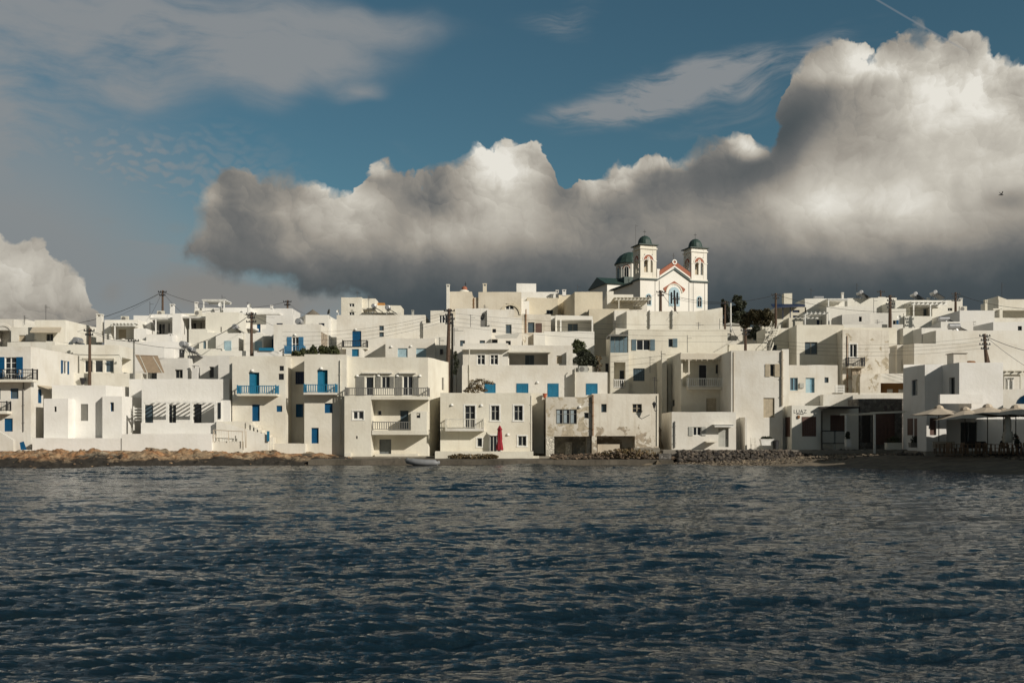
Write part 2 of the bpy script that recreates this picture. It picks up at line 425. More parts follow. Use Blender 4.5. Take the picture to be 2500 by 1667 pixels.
    def rail(s, pts, h, mat, parent=None, gap=0.19, w=0.045, solid=False, name='railing', bars=False):
        """pts: plan points of a railing, z = foot"""
        mb = MB(); tot = []
        for (p, q) in zip(pts, pts[1:]):
            p, q = Vector(p), Vector(q); L = (q - p).length; d = (q - p) / L; n = Vector((d.y, -d.x, 0))
            def bar(a, b, z0, z1, t):
                P0 = p + d * a; P1 = p + d * b
                mb.hexa([P0 + n * t + Vector((0, 0, z0)), P1 + n * t + Vector((0, 0, z0)), P1 - n * t + Vector((0, 0, z0)), P0 - n * t + Vector((0, 0, z0))],
                        [P0 + n * t + Vector((0, 0, z1)), P1 + n * t + Vector((0, 0, z1)), P1 - n * t + Vector((0, 0, z1)), P0 - n * t + Vector((0, 0, z1))])
            bar(0, L, h - 0.07, h, 0.045); bar(0, L, 0.06, 0.12, 0.03)
            if bars:
                bar(0, L, h * 0.62, h * 0.66, 0.02)
            k = max(1, int(L / gap))
            for i in range(k + 1):
                a = L * i / k; t = w / 2
                bar(max(a - t, 0), min(a + t, L), 0.12, h - 0.07, t * 0.9)
            for a in (0.0, L): bar(a - 0.045, a + 0.045, 0.0, h + 0.06, 0.05)
        return mb.build(name, mat, parent or s.root)
    def balcony(s, fc, a, b, slabtop, slabbot, railtop, dep=0.95, mat='azure', slabmat=None, gap=0.19, w=0.05, left=True, right=True, bars=False):
        sf = fc.shift(dep); u0, u1 = sf.u(a), sf.u(b); z1 = sf.z(slabtop, u0); z0 = sf.z(slabbot, u0); h = sf.z(railtop, u0) - z1
        mb = MB(); fc.box(mb, u0, u1, z0, z1, -0.05, dep); o = mb.build('balcony', slabmat or s.mat, s.root)
        e = 0.05; P = [fc.pt(u0 + e, z1, dep - e), fc.pt(u1 - e, z1, dep - e)]
        if left: P = [fc.pt(u0 + e, z1, 0.02)] + P
        if right: P = P + [fc.pt(u1 - e, z1, 0.02)]
        s.rail(P, h, mat, o, gap, w, bars=bars)
    def pergola(s, a, b, top, bot, Y, D, posts=(), foot=None, mat='whitepaint', solid=True, slats=0, name='pergola', z_in=None, th=0.1, over=0.25):
        """flat canopy from front edge a..b back to the wall at Y+D"""
        mb = MB(); x0, x1 = X(a, Y), X(b, Y); z1, z0 = Z(top, Y), Z(bot, Y)
        mb.box(x0, x1, Y, Y + 0.14, z0, z1)
        if slats:
            for i in range(slats):
                x = x0 + (x1 - x0) * (i + 0.5) / slats; mb.box(x - 0.05, x + 0.05, Y - over, Y + D, z1 + 0.002, z1 + 0.12)
        if solid: mb.box(x0 - 0.05, x1 + 0.05, Y - 0.1, Y + D, z1 + (0.122 if slats else 0.002), z1 + (0.122 if slats else 0.002) + th)
        mb.box(x0, x1, Y + D - 0.14, Y + D - 0.003, z0, z1 - 0.003)
        for p in posts:
            x = X(p, Y); mb.box(x - 0.07, x + 0.07, Y + 0.003, Y + 0.137, Z(foot, Y), z0)
        mb.build(name, mat, s.root)
    def done(s): s.w.build('wall', s.mat, s.root); return s.root
# =====================================================================
#  WATERFRONT ROW, left to right
# =====================================================================
DG = dict
h = House('white house with bright blue shutters and iron balcony at left edge of town', (40, 92))
f = h.block(-45, 75, 846, 92, br=(195, 102.5), bl=(-60, 102.5), O=[
    ('gd', 12, 872, 40, 926, DG(sh='blue', ws=0.62, t=[.25, .5, .75], n=2)),
    ('w', 25, 948, 45, 973, DG(fc='blue', n=1, gm='bluegrey')), ('s', 10, 1021, 31, 1053, DG(c='blue')),
    ('s', -10, 948, 1, 975, DG(c='blue')),
    ('w', 152, 881, 164, 912, DG(f='R', sh='blue', ws=0.32, n=2)), ('d', 93, 950, 103, 984, DG(f='R', c='blue'))])
h.balcony(f['F'], -30, 80, 926, 932, 901, 1.0, 'iron', gap=0.16, w=0.025, bars=True)
h.balcony(f['F'], -30, 17, 1003, 1010, 980, 0.8, 'iron', gap=0.16, w=0.025)
h.pipe(58, 926, 1053, 92, 0.05, 'greyrail')
mb = MB(); fc = f['R']; u0, u1 = fc.u(91), fc.u(124); za = fc.z(941, u0)
mb.hexa([fc.pt(u0, za - .3, .9), fc.pt(u1, za - .3, .9), fc.pt(u1, za, 0), fc.pt(u0, za, 0)], [fc.pt(u0, za - .25, .9), fc.pt(u1, za - .25, .9), fc.pt(u1, za + .06, 0), fc.pt(u0, za + .06, 0)])
mb.build('awning', 'paleawning', h.root)
mb = MB(); mb.hexa([(X(-40, 89), 89, 0.3), (X(32, 89), 89, 0.3), (X(32, 89), 89.4, 0.3), (X(-40, 89), 89.4, 0.3)], [(X(-40, 89), 89, Z(1030, 89)), (X(32, 89), 89, Z(1074, 89)), (X(32, 89), 89.4, Z(1074, 89)), (X(-40, 89), 89.4, Z(1030, 89))])
mb.box(X(30, 89.4), X(62, 89.4), 89.4, 92, .3, Z(1098, 89.4)); mb.build('stair_wall', 'white', h.root)
h.done()

h = House('low smooth grey-white house with narrow dark door slit on a long terrace wall', (180, 92), mat='fresh')
h.block(107, 166, 973, 92, D=5.5, O=[('g', 132, 992, 138, 1005)])
h.block(127, 258, 940, 93.4, D=6, O=[('s', 197, 986, 215, 1027, DG(c='greywood', dep=.12)),])
h.block(250, 298, 967, 92.6, br=(345, 97.2), bl=(255, 98), O=[('w', 268, 982, 278, 1004, DG(n=1, fc='blue', dep=.3))])
h.block(258, 300, 943, 97.5, D=4, Yb=97.5)
h.block(79, 299, 1069, 90.4, D=2.5, top2=1069)
mb = MB(); x = X(331, 95); mb.box(x, x + .09, 94.4, 94.5, Z(1050, 95), Z(992, 95))
for i in range(5): mb.box(x, x + 1.1 - i * .1, 94.45, 94.5, Z(996 + 7 * i, 95), Z(999 + 7 * i, 95))
mb.build('trellis', 'whitepaint', h.root)
h.done()

h = House('long low white house whose slatted pergola throws striped shadows on three windows', (440, 96), mat='fresh')
h.block(315, 347, 925, 97.6, D=3)
f = h.block(346, 560, 925, 93.9, D=6, O=[('gd', 353, 988, 374, 1033, DG(fc='greywood', gm='bluegrey', n=1, dep=.1)), ('gd', 411, 988, 430, 1033, DG(fc='palegrey', n=2, dep=.15)), ('gd', 473, 986, 492, 1033, DG(fc='greywood', n=1, dep=.15))])
# slatted pergola in front
mb = MB(); Yp = 91.9; zt = Z(979, Yp)
mb.box(X(346, Yp), X(528, Yp), Yp, Yp + .22, Z(983.5, Yp), zt)
for p in (349, 408, 467, 526): mb.box(X(p, Yp) - .11, X(p, Yp) + .11, Yp + .003, Yp + .217, Z(1034, Yp), Z(983.5, Yp))
for i in range(11):
    x = X(350, Yp) + (X(526, Yp) - X(350, Yp)) * (i + .5) / 11; mb.box(x - .06, x + .06, Yp + .22, 93.895, zt - .11, zt - .01)
mb.build('pergola', 'whitepaint', h.root)
h.block(344, 530, 1032, Yp - .05, D=.3, par=.1); 
h.block(297, 517, 1059, 90.3, D=1.4)
h.block(531, 541, 978, 92.2, D=1.6, par=.1, O=[]); h.block(541, 562, 977, 92.3, D=1.5, br=(566, 93.6), par=.1)
mb = MB(); mb.box(X(531, 92), X(538, 92), 92.1, 92.15, Z(1023, 95), Z(985, 95)); mb.build('window', 'glass', h.root)
h.done()

h = House('tall plain waterfront house with teal door opening on a bright blue wooden balcony', (640, 93))
f = h.block(567, 697, 869, 93, D=2.6, O=[('d', 607, 909, 633, 962, DG(c='teal', dep=.3, leaf='azure')), ('g', 682, 893, 693, 905), ('g', 680, 912, 693, 927),
    ('d', 615, 987, 634, 1028, DG(c='blue', dep=.2)), ('s', 675, 990, 689, 1005, DG(c='blue'))])
h.balcony(f['F'], 578, 674, 961, 966, 941, 1.15, 'azure', 'white', gap=.2, w=.07)
h.block(560, 760, 869.5, 95.6, D=6, O=[('s', 721, 907, 742, 938, DG(c='navy')), ('s', 722, 986, 740, 1018, DG(c='blue'))])
for i in range(7):                     # outside stair that comes down behind its own sloping wall
    h.slab(600 + i * 9, 612 + i * 9, 1031 + i * 6, 1110, 91.6, 1.3)
mb = MB(); mb.hexa([(X(528, 91.3), 91.3, .3), (X(655, 91.3), 91.3, .3), (X(655, 91.3), 91.55, .3), (X(528, 91.3), 91.55, .3)], [(X(528, 91.3), 91.3, Z(1028, 91.3)), (X(655, 91.3), 91.3, Z(1062, 91.3)), (X(655, 91.3), 91.55, Z(1062, 91.3)), (X(528, 91.3), 91.55, Z(1028, 91.3))])
mb.build('stair_wall', 'white', h.root)
h.block(528, 616, 1028.5, 91.7, D=1.2, par=.1)
h.block(517, 594, 1077, 90.6, D=.3, par=.1)
h.block(640, 745, 1082, 91.8, D=1.2, par=.1)
mb = MB(); mb.box(X(652, 91.2), X(658, 91.2), 91.1, 91.2, Z(1077, 91.2), Z(1052, 91.2)); mb.build('gate', 'azure', h.root)
h.hood(616, 904, f['F'])
h.done()

h = House('narrow waterfront house with teal door, blue balcony and little blue door at the rocks', (790, 93))
f = h.block(743, 846, 865, 92.6, D=7, O=[('d', 774, 903, 800, 958, DG(c='teal', dep=.3, leaf='azure')), ('s', 792, 984, 812, 1008, DG(c='blue', dep=.22)), ('d', 760, 1044, 778, 1082, DG(c='blue', dep=.2))])
h.balcony(f['F'], 741, 820, 958, 963, 938, 1.0, 'azure', 'white', gap=.2, w=.07, left=True)
h.hood(784, 899, f['F']); h.pipe(831, 880, 1088, 92.6, .055)
h.done()

h = House('wide waterfront house with long grey balcony rail, grey shutters and three levels of openings', (940, 92))
f = h.block(832, 1045, 872, 93.4, br=(1095, 100), bl=(836, 100), O=[
    ('gd', 893, 920, 912, 966, DG(n=1)), ('w', 932, 919, 951, 947, DG(n=2, fc='palegrey')), ('gd', 984, 918, 1008, 966, DG(n=2)),
    ('w', 922, 1001, 932, 1014, DG(n=1)), ('gd', 977, 1002, 997, 1049, DG(n=1, fc='doorgrey', gm='bluegrey')),
    ('d', 926, 1072, 955, 1113, DG(c='doorgrey', n=2, dep=.25)), ('g', 1079, 922, 1084, 952, DG(f='R', dep=.2))])
fa = f['F']
for a, b, mt in ((869, 890, 0), (917, 930, 0), (952, 962, 0), (965, 982, 0), (1010, 1022, 0)):
    mb = MB(); u0, u1 = fa.u(a), fa.u(b); planks(fa, mb, u0, u1, fa.z(965 if a in (869, 965, 1010) else 947, u0), fa.z(919, u0), .02, .04, 4); mb.build('shutter', 'greywood', h.root)
f2 = h.block(841, 906, 966, 91.5, D=2.2, O=[('w', 861, 1003, 888, 1024, DG(n=2, fw=.1, sur=.07)), ('g', 869, 1064, 873, 1071, DG(dep=.2))])
h.slab(906.5, 1045, 967, 975, 91.5, 1.93)
h.slab(908, 1043, 1050, 1061, 91.5, 1.93)
h.block(1003, 1042, 1004, 91.52, D=1.88, bot=1051, par=.1, O=[('g', 1017, 1008, 1026, 1020)])
z = Z(966.5, 91.5); x0, x1 = X(843, 91.5), X(1044, 91.5)
h.rail([(x0, 93.3, z), (x0, 91.57, z), (x1, 91.57, z), (x1, 93.3, z)], Z(946, 91.5) - z, 'greyrail', gap=.2, w=.06)
z = Z(1050, 91.5); h.rail([(X(910, 91.5), 91.6, z), (X(1003, 91.5), 91.6, z)], Z(1029, 91.5) - z, 'greyrail', gap=.2, w=.07)
for a in (872, 924, 970, 1025): h.hood(a, 917 if a != 924 else 916, fa)
for a, b in ((885, 920), (925, 958), (974, 1016)):
    mb = MB(); u0, u1 = fa.u(a), fa.u(b); fa.box(mb, u0, u1, fa.z(912, u0), fa.z(909, u0), 0, .3); mb.build('ledge', 'white', h.root)
h.block(841, 856, 1105, 90.9, D=.6, par=.1); h.slab(915, 1020, 1108, 1116, 92.4, 1)
h.done()

h = House('white three-window seafront house with framed windows and white railed balcony behind red parasol', (1190, 93))
W3 = DG(sur=.13, n=2, t=[.62], dep=.2, fc='palegrey')
f = h.block(1075, 1296, 959, 93, D=7.5, O=[
    ('gd', 1135, 990, 1160, 1048, DG(sur=.13, n=2, t=[.7], dep=.2, fc='palegrey')), ('w', 1199, 990, 1219, 1026, W3), ('w', 1255, 990, 1276, 1026, W3),
    ('w', 1165, 1069, 1177, 1090, DG(sur=.1, n=1, dep=.2, fc='palegrey')), ('gd', 1196, 1063, 1222, 1104, DG(sur=.12, n=3, dep=.2, fc='palegrey')), ('w', 1265, 1064, 1285, 1088, DG(sur=.12, n=2, dep=.2, fc='palegrey'))])
fa = f['F']
h.balcony(fa, 1087, 1182, 1046, 1052, 1022, 1.1, 'bone', 'white', gap=.16, w=.035)
for a, b in ((1103, 988), (1175, 989), (1240, 1060)): h.hood(a, b, fa)
h.pipe(1297, 966, 1100, 93.1, .07, 'white')
h.block(1290, 1328, 959.5, 95.2, D=5, par=.1)
h.block(1062, 1302, 1101.5, 90.2, D=.45, par=.12, top2=1101.5); h.block(1296, 1316, 1113, 90.6, D=2.5, par=.1)
h.slab(1063, 1301, 1104, 1118, 90.7, 2.3)
h.done()

h = House('worn white house on stone pillars with grey triple window above broken undercroft', (1388, 92), mat='roughcast')
f = h.block(1333, 1443, 969, 92, D=7, bot=1065, O=[('w', 1357, 999, 1408, 1035, DG(n=3, t=[.68], fc='greywood', fw=.07, dep=.14, cur=1)), ('w', 1426, 1007, 1437, 1021, DG(n=1, fc='greywood', dep=.2))])
h.hood(1415, 993, f['F'])
h.block(1354, 1452, 1066, 95.2, D=1, mat=None, par=.1) if 0 else None
mb = MB(); mb.box(X(1333, 92), X(1353, 92), 92.003, 94.5, .2, Z(1065, 92)); mb.build('stone_pillar', 'whitestone', h.root)
mb = MB(); mb.box(X(1353, 92), X(1446, 92), 94.9, 95.3, .2, Z(1064, 92)); mb.box(X(1380, 94), X(1397, 94), 94.2, 94.9, .2, Z(1078, 94)); mb.box(X(1434, 92), X(1443, 92), 92.6, 94.9, .3, Z(1065, 92)); mb.build('undercroft_wall', 'whitestone', h.root)
h.done()

h = House('derelict seafront house with peeling plaster, two small windows and open undercroft', (1520, 91.6), mat='peeling')
f = h.block(1445, 1608, 961, 91.9, D=7.5, O=[('g', 1468, 986, 1481, 1006, DG(dep=.3, gm='bluegrey')), ('w', 1544, 986, 1567, 1007, DG(n=2, t=[.5], dep=.2, fc='tanwood')),
    ('v', 1457, 1064, 1550, 1124, DG(dd=2.0))])
h.pipe(1447.5, 966, 1064, 91.85, .06, 'rust'); h.pipe(1604, 966, 1088, 91.9, .035, 'bone')
mb = MB(); mb.box(X(1546, 91), X(1609, 91), 90.5, 91.38, .2, Z(1093, 91)); mb.build('plinth', 'concrete', h.root)
mb = MB(); mb.box(X(1458, 93), X(1512, 93), 92.6, 93.3, .2, Z(1084, 93)); mb.build('undercroft_wall', 'tan', h.root)
h.done()

h = House('low white harbour house with grey shuttered window and small canopied door', (1700, 92))
f = h.block(1640, 1797, 1005, 92, bl=(1615, 98.3), br=(1790, 97), O=[('w', 1692, 1042, 1712, 1063, DG(n=2, fc='whitepaint', sh='palegrey', ws=.42)), ('d', 1754, 1045, 1779, 1091, DG(c='palegrey', n=2, dep=.25))])
h.pergola(1745, 1791, 1037, 1042, 91.1, .9, th=.05, slats=0); h.pipe(1647, 1030, 1093, 92, .06, 'greyrail')
h.slab(1725, 1752, 1077, 1080, 91, 1, 'white', 'bench'); 
h.done()

h = House('cream house with big white railed balcony under a deep roof slab beside the tallest facade', (1725, 99.5), mat='white')
f = h.block(1663, 1790, 860, 99.5, bl=(1612, 112), br=(1775, 106), O=[
    ('v', 1667, 880, 1789, 944, DG(dd=1.1, O=[('gd', 1706, 890, 1726, 945, DG(n=1, dep=.15)), ('w', 1747, 890, 1769, 912, DG(fc='doorgrey', n=2))])),
    ('s', 1724, 972, 1749, 1006, DG(c='tanwood', n=4)), ('g', 1635, 977, 1647, 992, DG(f='L'))])
fa = f['F']
h.balcony(fa, 1680, 1764, 944, 951, 923, .9, 'whitepaint', 'cream', gap=.2, w=.055)
mb = MB(); fa.box(mb, -.15, fa.u(1785), fa.z(878, 1), fa.z(864, 1), 0.003, .5)
for i in range(9): fa.box(mb, .3 + i * .55, .38 + i * .55, fa.z(881, 1), fa.z(878, 1), -.2, .45)
x = X(1682, 98.7); mb.box(x - .06, x + .06, 98.65, 98.78, Z(944, 98.7), Z(878, 98.7)); mb.build('roof_canopy', 'cream', h.root)
h.done()

h = House('tallest white harbour facade with tan shutters, one half open, above a shuttered door', (1850, 94.6), mat='white')
f = h.block(1785, 1911, 856, 94.6, D=8, O=[('w', 1880, 889, 1891, 919, DG(n=1, fc='tanwood', sh='tanwood', ws=.47, dep=.2)), ('s', 1864, 971, 1891, 1019, DG(c='tanwood', n=4))])
h.block(1909, 1926, 852, 95.4, D=5, par=.1); h.pipe(1909, 858, 990, 94.6, .09, 'tan'); h.pipe(1791, 860, 1030, 94.6, .03, 'tan')
h.block(1819, 1824, 1018, 92.5, D=2.1, par=.05)
h.done()

h = House('corner cafe with LUAZ lettering, brown panels and slatted rails under a dark canopy', (1960, 93.2), 'restaurant', 'fresh', 'restaurant')
f = h.block(1933, 2004, 990, 93.2, bl=(1893, 99), br=(1998, 99.2), O=[('s', 1958, 1017, 1992, 1065, DG(c='brown', n=6, dep=.03)), ('s', 1897, 1018, 1911, 1066, DG(f='L', c='brown', dep=.04)), ('s', 1916, 1018, 1929, 1066, DG(f='L', c='brown', dep=.04))])
fa = f['F']
def text(body, face, px, py, size, mat, parent, off=.012):
    cu = bpy.data.curves.new('lettering', 'FONT'); cu.body = body; cu.size = size; cu.extrude = .008; cu.materials.append(M[mat]); cu.align_x = 'CENTER'; cu.offset = -0.006 if size > .3 else 0
    o = bpy.data.objects.new('lettering_curve', cu); me = bpy.data.meshes.new_from_object(o); bpy.data.objects.remove(o); me.materials.clear(); me.materials.append(M[mat]); o = bpy.data.objects.new('lettering', me); COL.objects.link(o); u = face.u(px); p = Vector(face.pt(u, face.z(py, u), off)); o.parent = parent; o.location = p - Vector(parent_loc(parent))
    o.rotation_euler = (PI / 2, 0, math.atan2(face.d.y, face.d.x)); return o
text('LUAZ', fa, 1953.5, 1008.6, .50, 'iron', h.root); text('RESTAURANT', fa, 1953.5, 1011.5, .115, 'iron', h.root)
mb = MB(); fa.box(mb, fa.u(1947), fa.u(1952), fa.z(1021, 1), fa.z(1014, 1), 0, .12); mb.build('wall_lamp', 'rust', h.root)
h.block(2004.5, 2098, 991, 95.4, D=4.2, O=[('s', 2027, 1013, 2062, 1051, DG(c='brown', n=6, dep=.05))])
mb = MB(); mb.box(X(2003, 92.6), X(2100, 92.6), 92.6, 95.39, Z(996, 92.6), Z(992, 92.6))
for p in (2006, 2097): x = X(p, 92.8); mb.box(x - .04, x + .04, 92.7, 92.8, 1.0, Z(996, 92.6))
mb.build('canopy', 'darkwood', h.root)
for a, b in ((2008, 2036), (2040, 2062)):
    h2 = MB(); x0, x1 = X(a, 92.9), X(b, 92.9)
    for i in range(12): h2.box(x0 + .04, x1 - .04, 92.9, 92.93, Z(1080, 92.9) + i * .085, Z(1080, 92.9) + i * .085 + .06)
    for x in (x0, x1): h2.box(x - .04, x + .04, 92.88, 92.96, 1.1, Z(1051, 92.9))
    sr = h2.build('slatted_rail', 'palegrey', h.root); h3 = MB(); h3.box(x0 - .06, x1 + .06, 92.85, 92.99, Z(1053, 92.9), Z(1050.5, 92.9)); h3.box(x0 - .06, x1 + .06, 92.85, 92.99, Z(1083, 92.9), Z(1081, 92.9)); h3.box(x0 - .1, x0 - .045, 92.85, 92.99, Z(1081, 92.9), Z(1053, 92.9)); h3.build('rail_frame', 'iron', sr)
h.done()

h = House('dark rough stone shed wall between the cafe and the corner restaurant', (2140, 95.6), 'shed', 'darkstone', 'stone_shed')
h.block(2096, 2212, 973, 95.6, D=4, O=[('s', 2135, 1010, 2185, 1085, DG(c='brown', n=6)), ('s', 2105, 1012, 2125, 1080, DG(c='darkwood'))])
h.done()

h = House('corner restaurant with brown panels below, tall projecting white upper block and rooftop tank', (2300, 86), 'restaurant', 'fresh', 'restaurant')
h.block(2258, 2303, 889, 84, bl=(2205, 88.7), D=6, z0=0.3, O=[('g', 2226, 927, 2240, 965, DG(f='L', gm='bluegrey', dep=.2))])
f = h.block(2342, 2449, 885, 80.7, bl=(2300, 84), D=7, bot=1012, O=[('gd', 2317, 921, 2331, 964, DG(f='L', n=2, fc='doorgrey', dep=.25))])
h.block(2295, 2400, 963, 79.9, D=.35, bot=985, par=.1)
h.block(2206, 2300, 889.5, 88.75, D=6, bl=(2206.5, 95.5))  # unseen rear block added so shed and cafe recess fall in shade
h.block(2303, 2600, 1002, 84.4, D=4, O=[('gd', 2345, 1030, 2385, 1088, DG(n=2, fc='doorgrey'))])
h.block(2262, 2310, 1009, 82.2, D=1.9, O=[('s', 2270, 1020, 2286, 1062, DG(c='brown'))], br=(2312, 84))
mb = MB(); fl = Face((X(2259, 85.96), 85.96), (X(2300, 85.96), 85.96))
for a, b, c, d in ((2219, 2233, 1021, 1062), (2241, 2255, 1021, 1078)):
    y = 86.5 if a < 2235 else 85.0; mb.box(X(2258, 84) - .05, X(2258, 84) - .003, y, y + 1.1, Z(d, y), Z(c, y))
mb.build('door_panel', 'brown', h.root)
h.done()
h = House('far right white terrace house with arched chimney and pale timber pergola', (2475, 96))
h.block(2448, 2560, 950, 93, D=12); h.chimney(2461, 2474, 922, 950, 94, 'fresh'); h.block(2452, 2580, 905, 104, D=5, bot=975)
h.pergola(2446, 2540, 909, 914, 93.4, 3, (2493,), 960, 'bone', slats=5)
mb = MB(); mb.lathe((X(2528, 90), 91, Z(984, 90)), [(1.15, 0), (1.05, .3), (.8, .6), (.4, .82), (0, .9)], 20); mb.build('dome', 'blue', h.root, True)
h.done()
# unseen blocks added past the right edge, sized to shade beach and terrace
h = House('unseen plain white block added past the right edge for terrace shade', (2620, 70)); 
h.w.box(43.5, 58, 68.5, 80, .2, 7.3); h.done()
h = House('taller unseen white block added past the right edge for beach shade', (2620, 58))
h.w.box(41.5, 58, 48, 68, .2, 10.3); h.done()

# =====================================================================
#  SECOND ROW
# =====================================================================
h = House('white house with three square windows behind the leftmost utility pole', (210, 103))
f = h.block(128, 291, 842, 103.5, D=4, br=(327, 108.3), bl=(150, 110), O=[('w', 206, 879, 226, 909, DG(n=1, fw=.06)), ('w', 231, 879, 251, 909, DG(n=1, fw=.06)), ('w', 257, 879, 277, 909, DG(n=1, fw=.06, gm='bluegrey')),
    ('v', 298, 875, 321, 910, DG(f='R', dd=1.2, O=[('w', 302, 884, 315, 903, DG(n=1))]))])
mb = MB(); fa = f['F']; fa.box(mb, fa.u(203), fa.u(280), fa.z(876, 1), fa.z(873.5, 1), 0, .12); mb.build('ledge', 'white', h.root)
h.block(124, 345, 911, 101.2, D=2.4, top2=911); h.block(112, 134, 833, 106, D=4)
h.done()
h = House('plain white house under the big brown awning, one dark window, small white chimney', (440, 102), mat='grey')
f = h.block(383, 461, 874, 104.5, D=5, O=[('w', 427, 902, 446, 923, DG(n=2, fc='greywood', dep=.3))])
h.block(458, 534, 868, 106, D=5, O=[('gd', 482, 897, 488, 923, DG(n=1)), ('w', 511, 895, 522, 922, DG(n=1, fc='greywood', dep=.25))])
h.block(533, 572, 867, 102.2, D=7, O=[]); h.chimney(469, 482, 890, 926, 104)
h.block(330, 395, 905, 108, D=3, O=[('g', 371, 911, 384, 930)])
h.done()
h = House('white house with cornflower shutters, little blue balcony and bare stone side wall', (730, 110))
f = h.block(668, 783, 793, 110, br=(802, 114.6), bl=(680, 117), top2=791, O=[('w', 713, 823, 729, 864, DG(n=2, t=[.6], sh='midblue', ws=.55))])
fa = f['F']
h.balcony(fa, 694, 742, 864, 868, 844, .9, 'midblue', 'white', gap=.22, w=.07); h.hood(720, 817, fa)
mb = MB(); fr = f['R']; fr.box(mb, fr.u(784), fr.u(799), fr.z(845, 1), fr.z(812, 1), 0, .04); mb.build('stone_facing', 'rawstone', h.root)
h.done()
h = House('large off-white house with deep blue door and wrought iron balcony, rounded parapet', (930, 114))
f = h.block(822, 1038, 769, 114, D=8, O=[('d', 860, 808, 882, 847, DG(c='blue', dep=.14)), ('g', 926, 795, 937, 807, DG(gm='bluegrey')), ('g', 926, 811, 937, 822, DG(gm='bluegrey'))])
fa = f['F']
h.balcony(fa, 835, 896, 848, 852, 831, .9, 'iron', gap=.18, w=.03, bars=True); h.hood(868, 804, fa); h.pipe(1030, 786, 824, 114, .07, 'greywood')
h.chimney(1005, 1010, 757, 769, 116, 'palegrey')
f = h.block(941, 1062, 826, 110.5, D=3.4, O=[('s', 971, 850, 995, 873, DG(c='paleblue')), ('s', 1016, 850, 1040, 873, DG(c='paleblue')), ('g', 1074, 852, 1081, 865)])
h.block(845, 880, 850, 108.5, D=3, top2=850, O=[('s', 859, 852, 876, 870, DG(c='azure'))])
h.hood(955, 846, f['F']); h.hood(1003, 845, f['F'])
h.done()
h = House('pale house at the mouth of the dark alley by the tall central pole', (1075, 112))
h.block(1051, 1100, 758, 114.4, D=8, O=[('w', 1072, 769, 1093, 789, DG(n=3, fw=.07))]); h.block(1033, 1099, 789, 113.8, D=.5)
h.block(1060, 1096, 822, 110.9, D=2.4, O=[('g', 1075, 852, 1082, 865)])
h.done()
h = House('white house with two tall casement windows over four blue shutters, central seafront', (1300, 101), mat='white')
f = h.block(1130, 1241, 838, 101, D=7, z0=1, O=[('w', 1165, 866, 1184, 890, DG(n=2, t=[.66], sur=.08)), ('w', 1197, 866, 1216, 890, DG(n=2, t=[.66], sur=.08))])
h.slab(1127, 1243, 850, 853, 100.4, .7)
f2 = h.block(1241, 1398, 843, 101.2, D=7, z0=1, O=[('v', 1243, 861, 1338, 891, DG(dd=2.4, O=[('gd', 1282, 867, 1304, 892, DG(n=2, fc='slate', gm='bluegrey'))])), ('s', 1359, 868, 1372, 888, DG(c='tanwood', dep=.2))])
f3 = h.block(1128, 1411, 891.5, 99.5, D=1.4, O=[('s', 1183, 936, 1210, 962, DG(c='azure', dep=.03)), ('s', 1261, 936, 1290, 962, DG(c='azure', dep=.03)), ('s', 1337, 936, 1364, 969, DG(c='azure', dep=.03))])
f4 = h.block(1404, 1483, 908, 98.8, D=5, O=[('s', 1431, 936, 1459, 964, DG(c='azure', dep=.03))])
h.block(1383, 1398, 858, 100.6, D=.6, par=.05); h.hood(1312, 933, f3['F']); h.pipe(1146, 853, 960, 99.5, .05); h.pipe(1404, 900, 968, 98.8, .05)
mb = MB(); mb.box(X(1242, 100.6), X(1345, 100.6), 100.5, 101.15, Z(860.5, 100.6), Z(857, 100.6)); mb.build('canopy_edge', 'bone', h.root)
h.done()
h = House('white house with blue-framed upper window and sail awning over its court', (1190, 108))
f = h.block(1195, 1274, 776, 108.6, D=6, O=[('w', 1234, 792, 1249, 815, DG(n=1, fc='palegrey', gm='bluegrey', fw=.07)), ('g', 1202, 803, 1211, 812), ('g', 1198, 828, 1215, 842, DG(dep=.5)), ('g', 1235, 832, 1247, 842)])
h.block(1107, 1200, 798, 107, D=1.8, O=[('g', 1123, 831, 1135, 845, DG(gm='bluegrey')), ('g', 1171, 831, 1184, 845, DG(gm='bluegrey'))])
h.block(1112, 1192, 753, 115, D=4); h.block(1189, 1256, 756, 114.5, D=3); h.chimney(1173, 1184, 782, 799, 109, 'greyrail', False)
mb = MB(); P = [(1208, 820, 106.5), (1270, 814, 107), (1262, 826, 104.8), (1212, 827, 104.8)]
mb.hexa([(X(a, c), c, Z(b, c)) for a, b, c in P[::-1]], [(X(a, c), c, Z(b, c) + .05) for a, b, c in P[::-1]]); mb.build('sail_awning', 'cloth', h.root)
h.done()
h = House('narrow cream house with brown board shutters squeezed behind a rusty pipe', (1300, 112), mat='roughcast')
f = h.block(1274, 1345, 767, 112, D=6, O=[('g', 1289, 787, 1305, 812, DG(gm='bluegrey')), ('s', 1307, 789, 1323, 824, DG(c='brown', dep=.08))])
h.pipe(1284, 757, 838, 112, .06, 'rust'); h.block(1276, 1289, 814, 109, D=1.5)
h.done()
h = House('white terrace house with open veranda on posts below the shaded grey block', (1390, 112), mat='fresh')
f = h.block(1356, 1447, 769, 114, D=6, top2=772, O=[('v', 1360, 781, 1446, 809, DG(dd=2.0, O=[('gd', 1386, 790, 1411, 810, DG(n=2, fc='greywood', gm='bluegrey'))]))])
h.block(1325, 1358, 771, 116.5, D=5, O=[('g', 1334, 795, 1341, 808)])
h.block(1328, 1451, 809, 111.5, D=2.4); h.block(1303, 1331, 812, 110.2, D=3.5)
mb = MB(); 
for p in (1369, 1446): x = X(p, 113.9); mb.box(x - .08, x + .08, 113.8, 113.95, Z(809, 113.9), Z(781, 113.9))
mb.build('post', 'whitepaint', h.root); h.done()
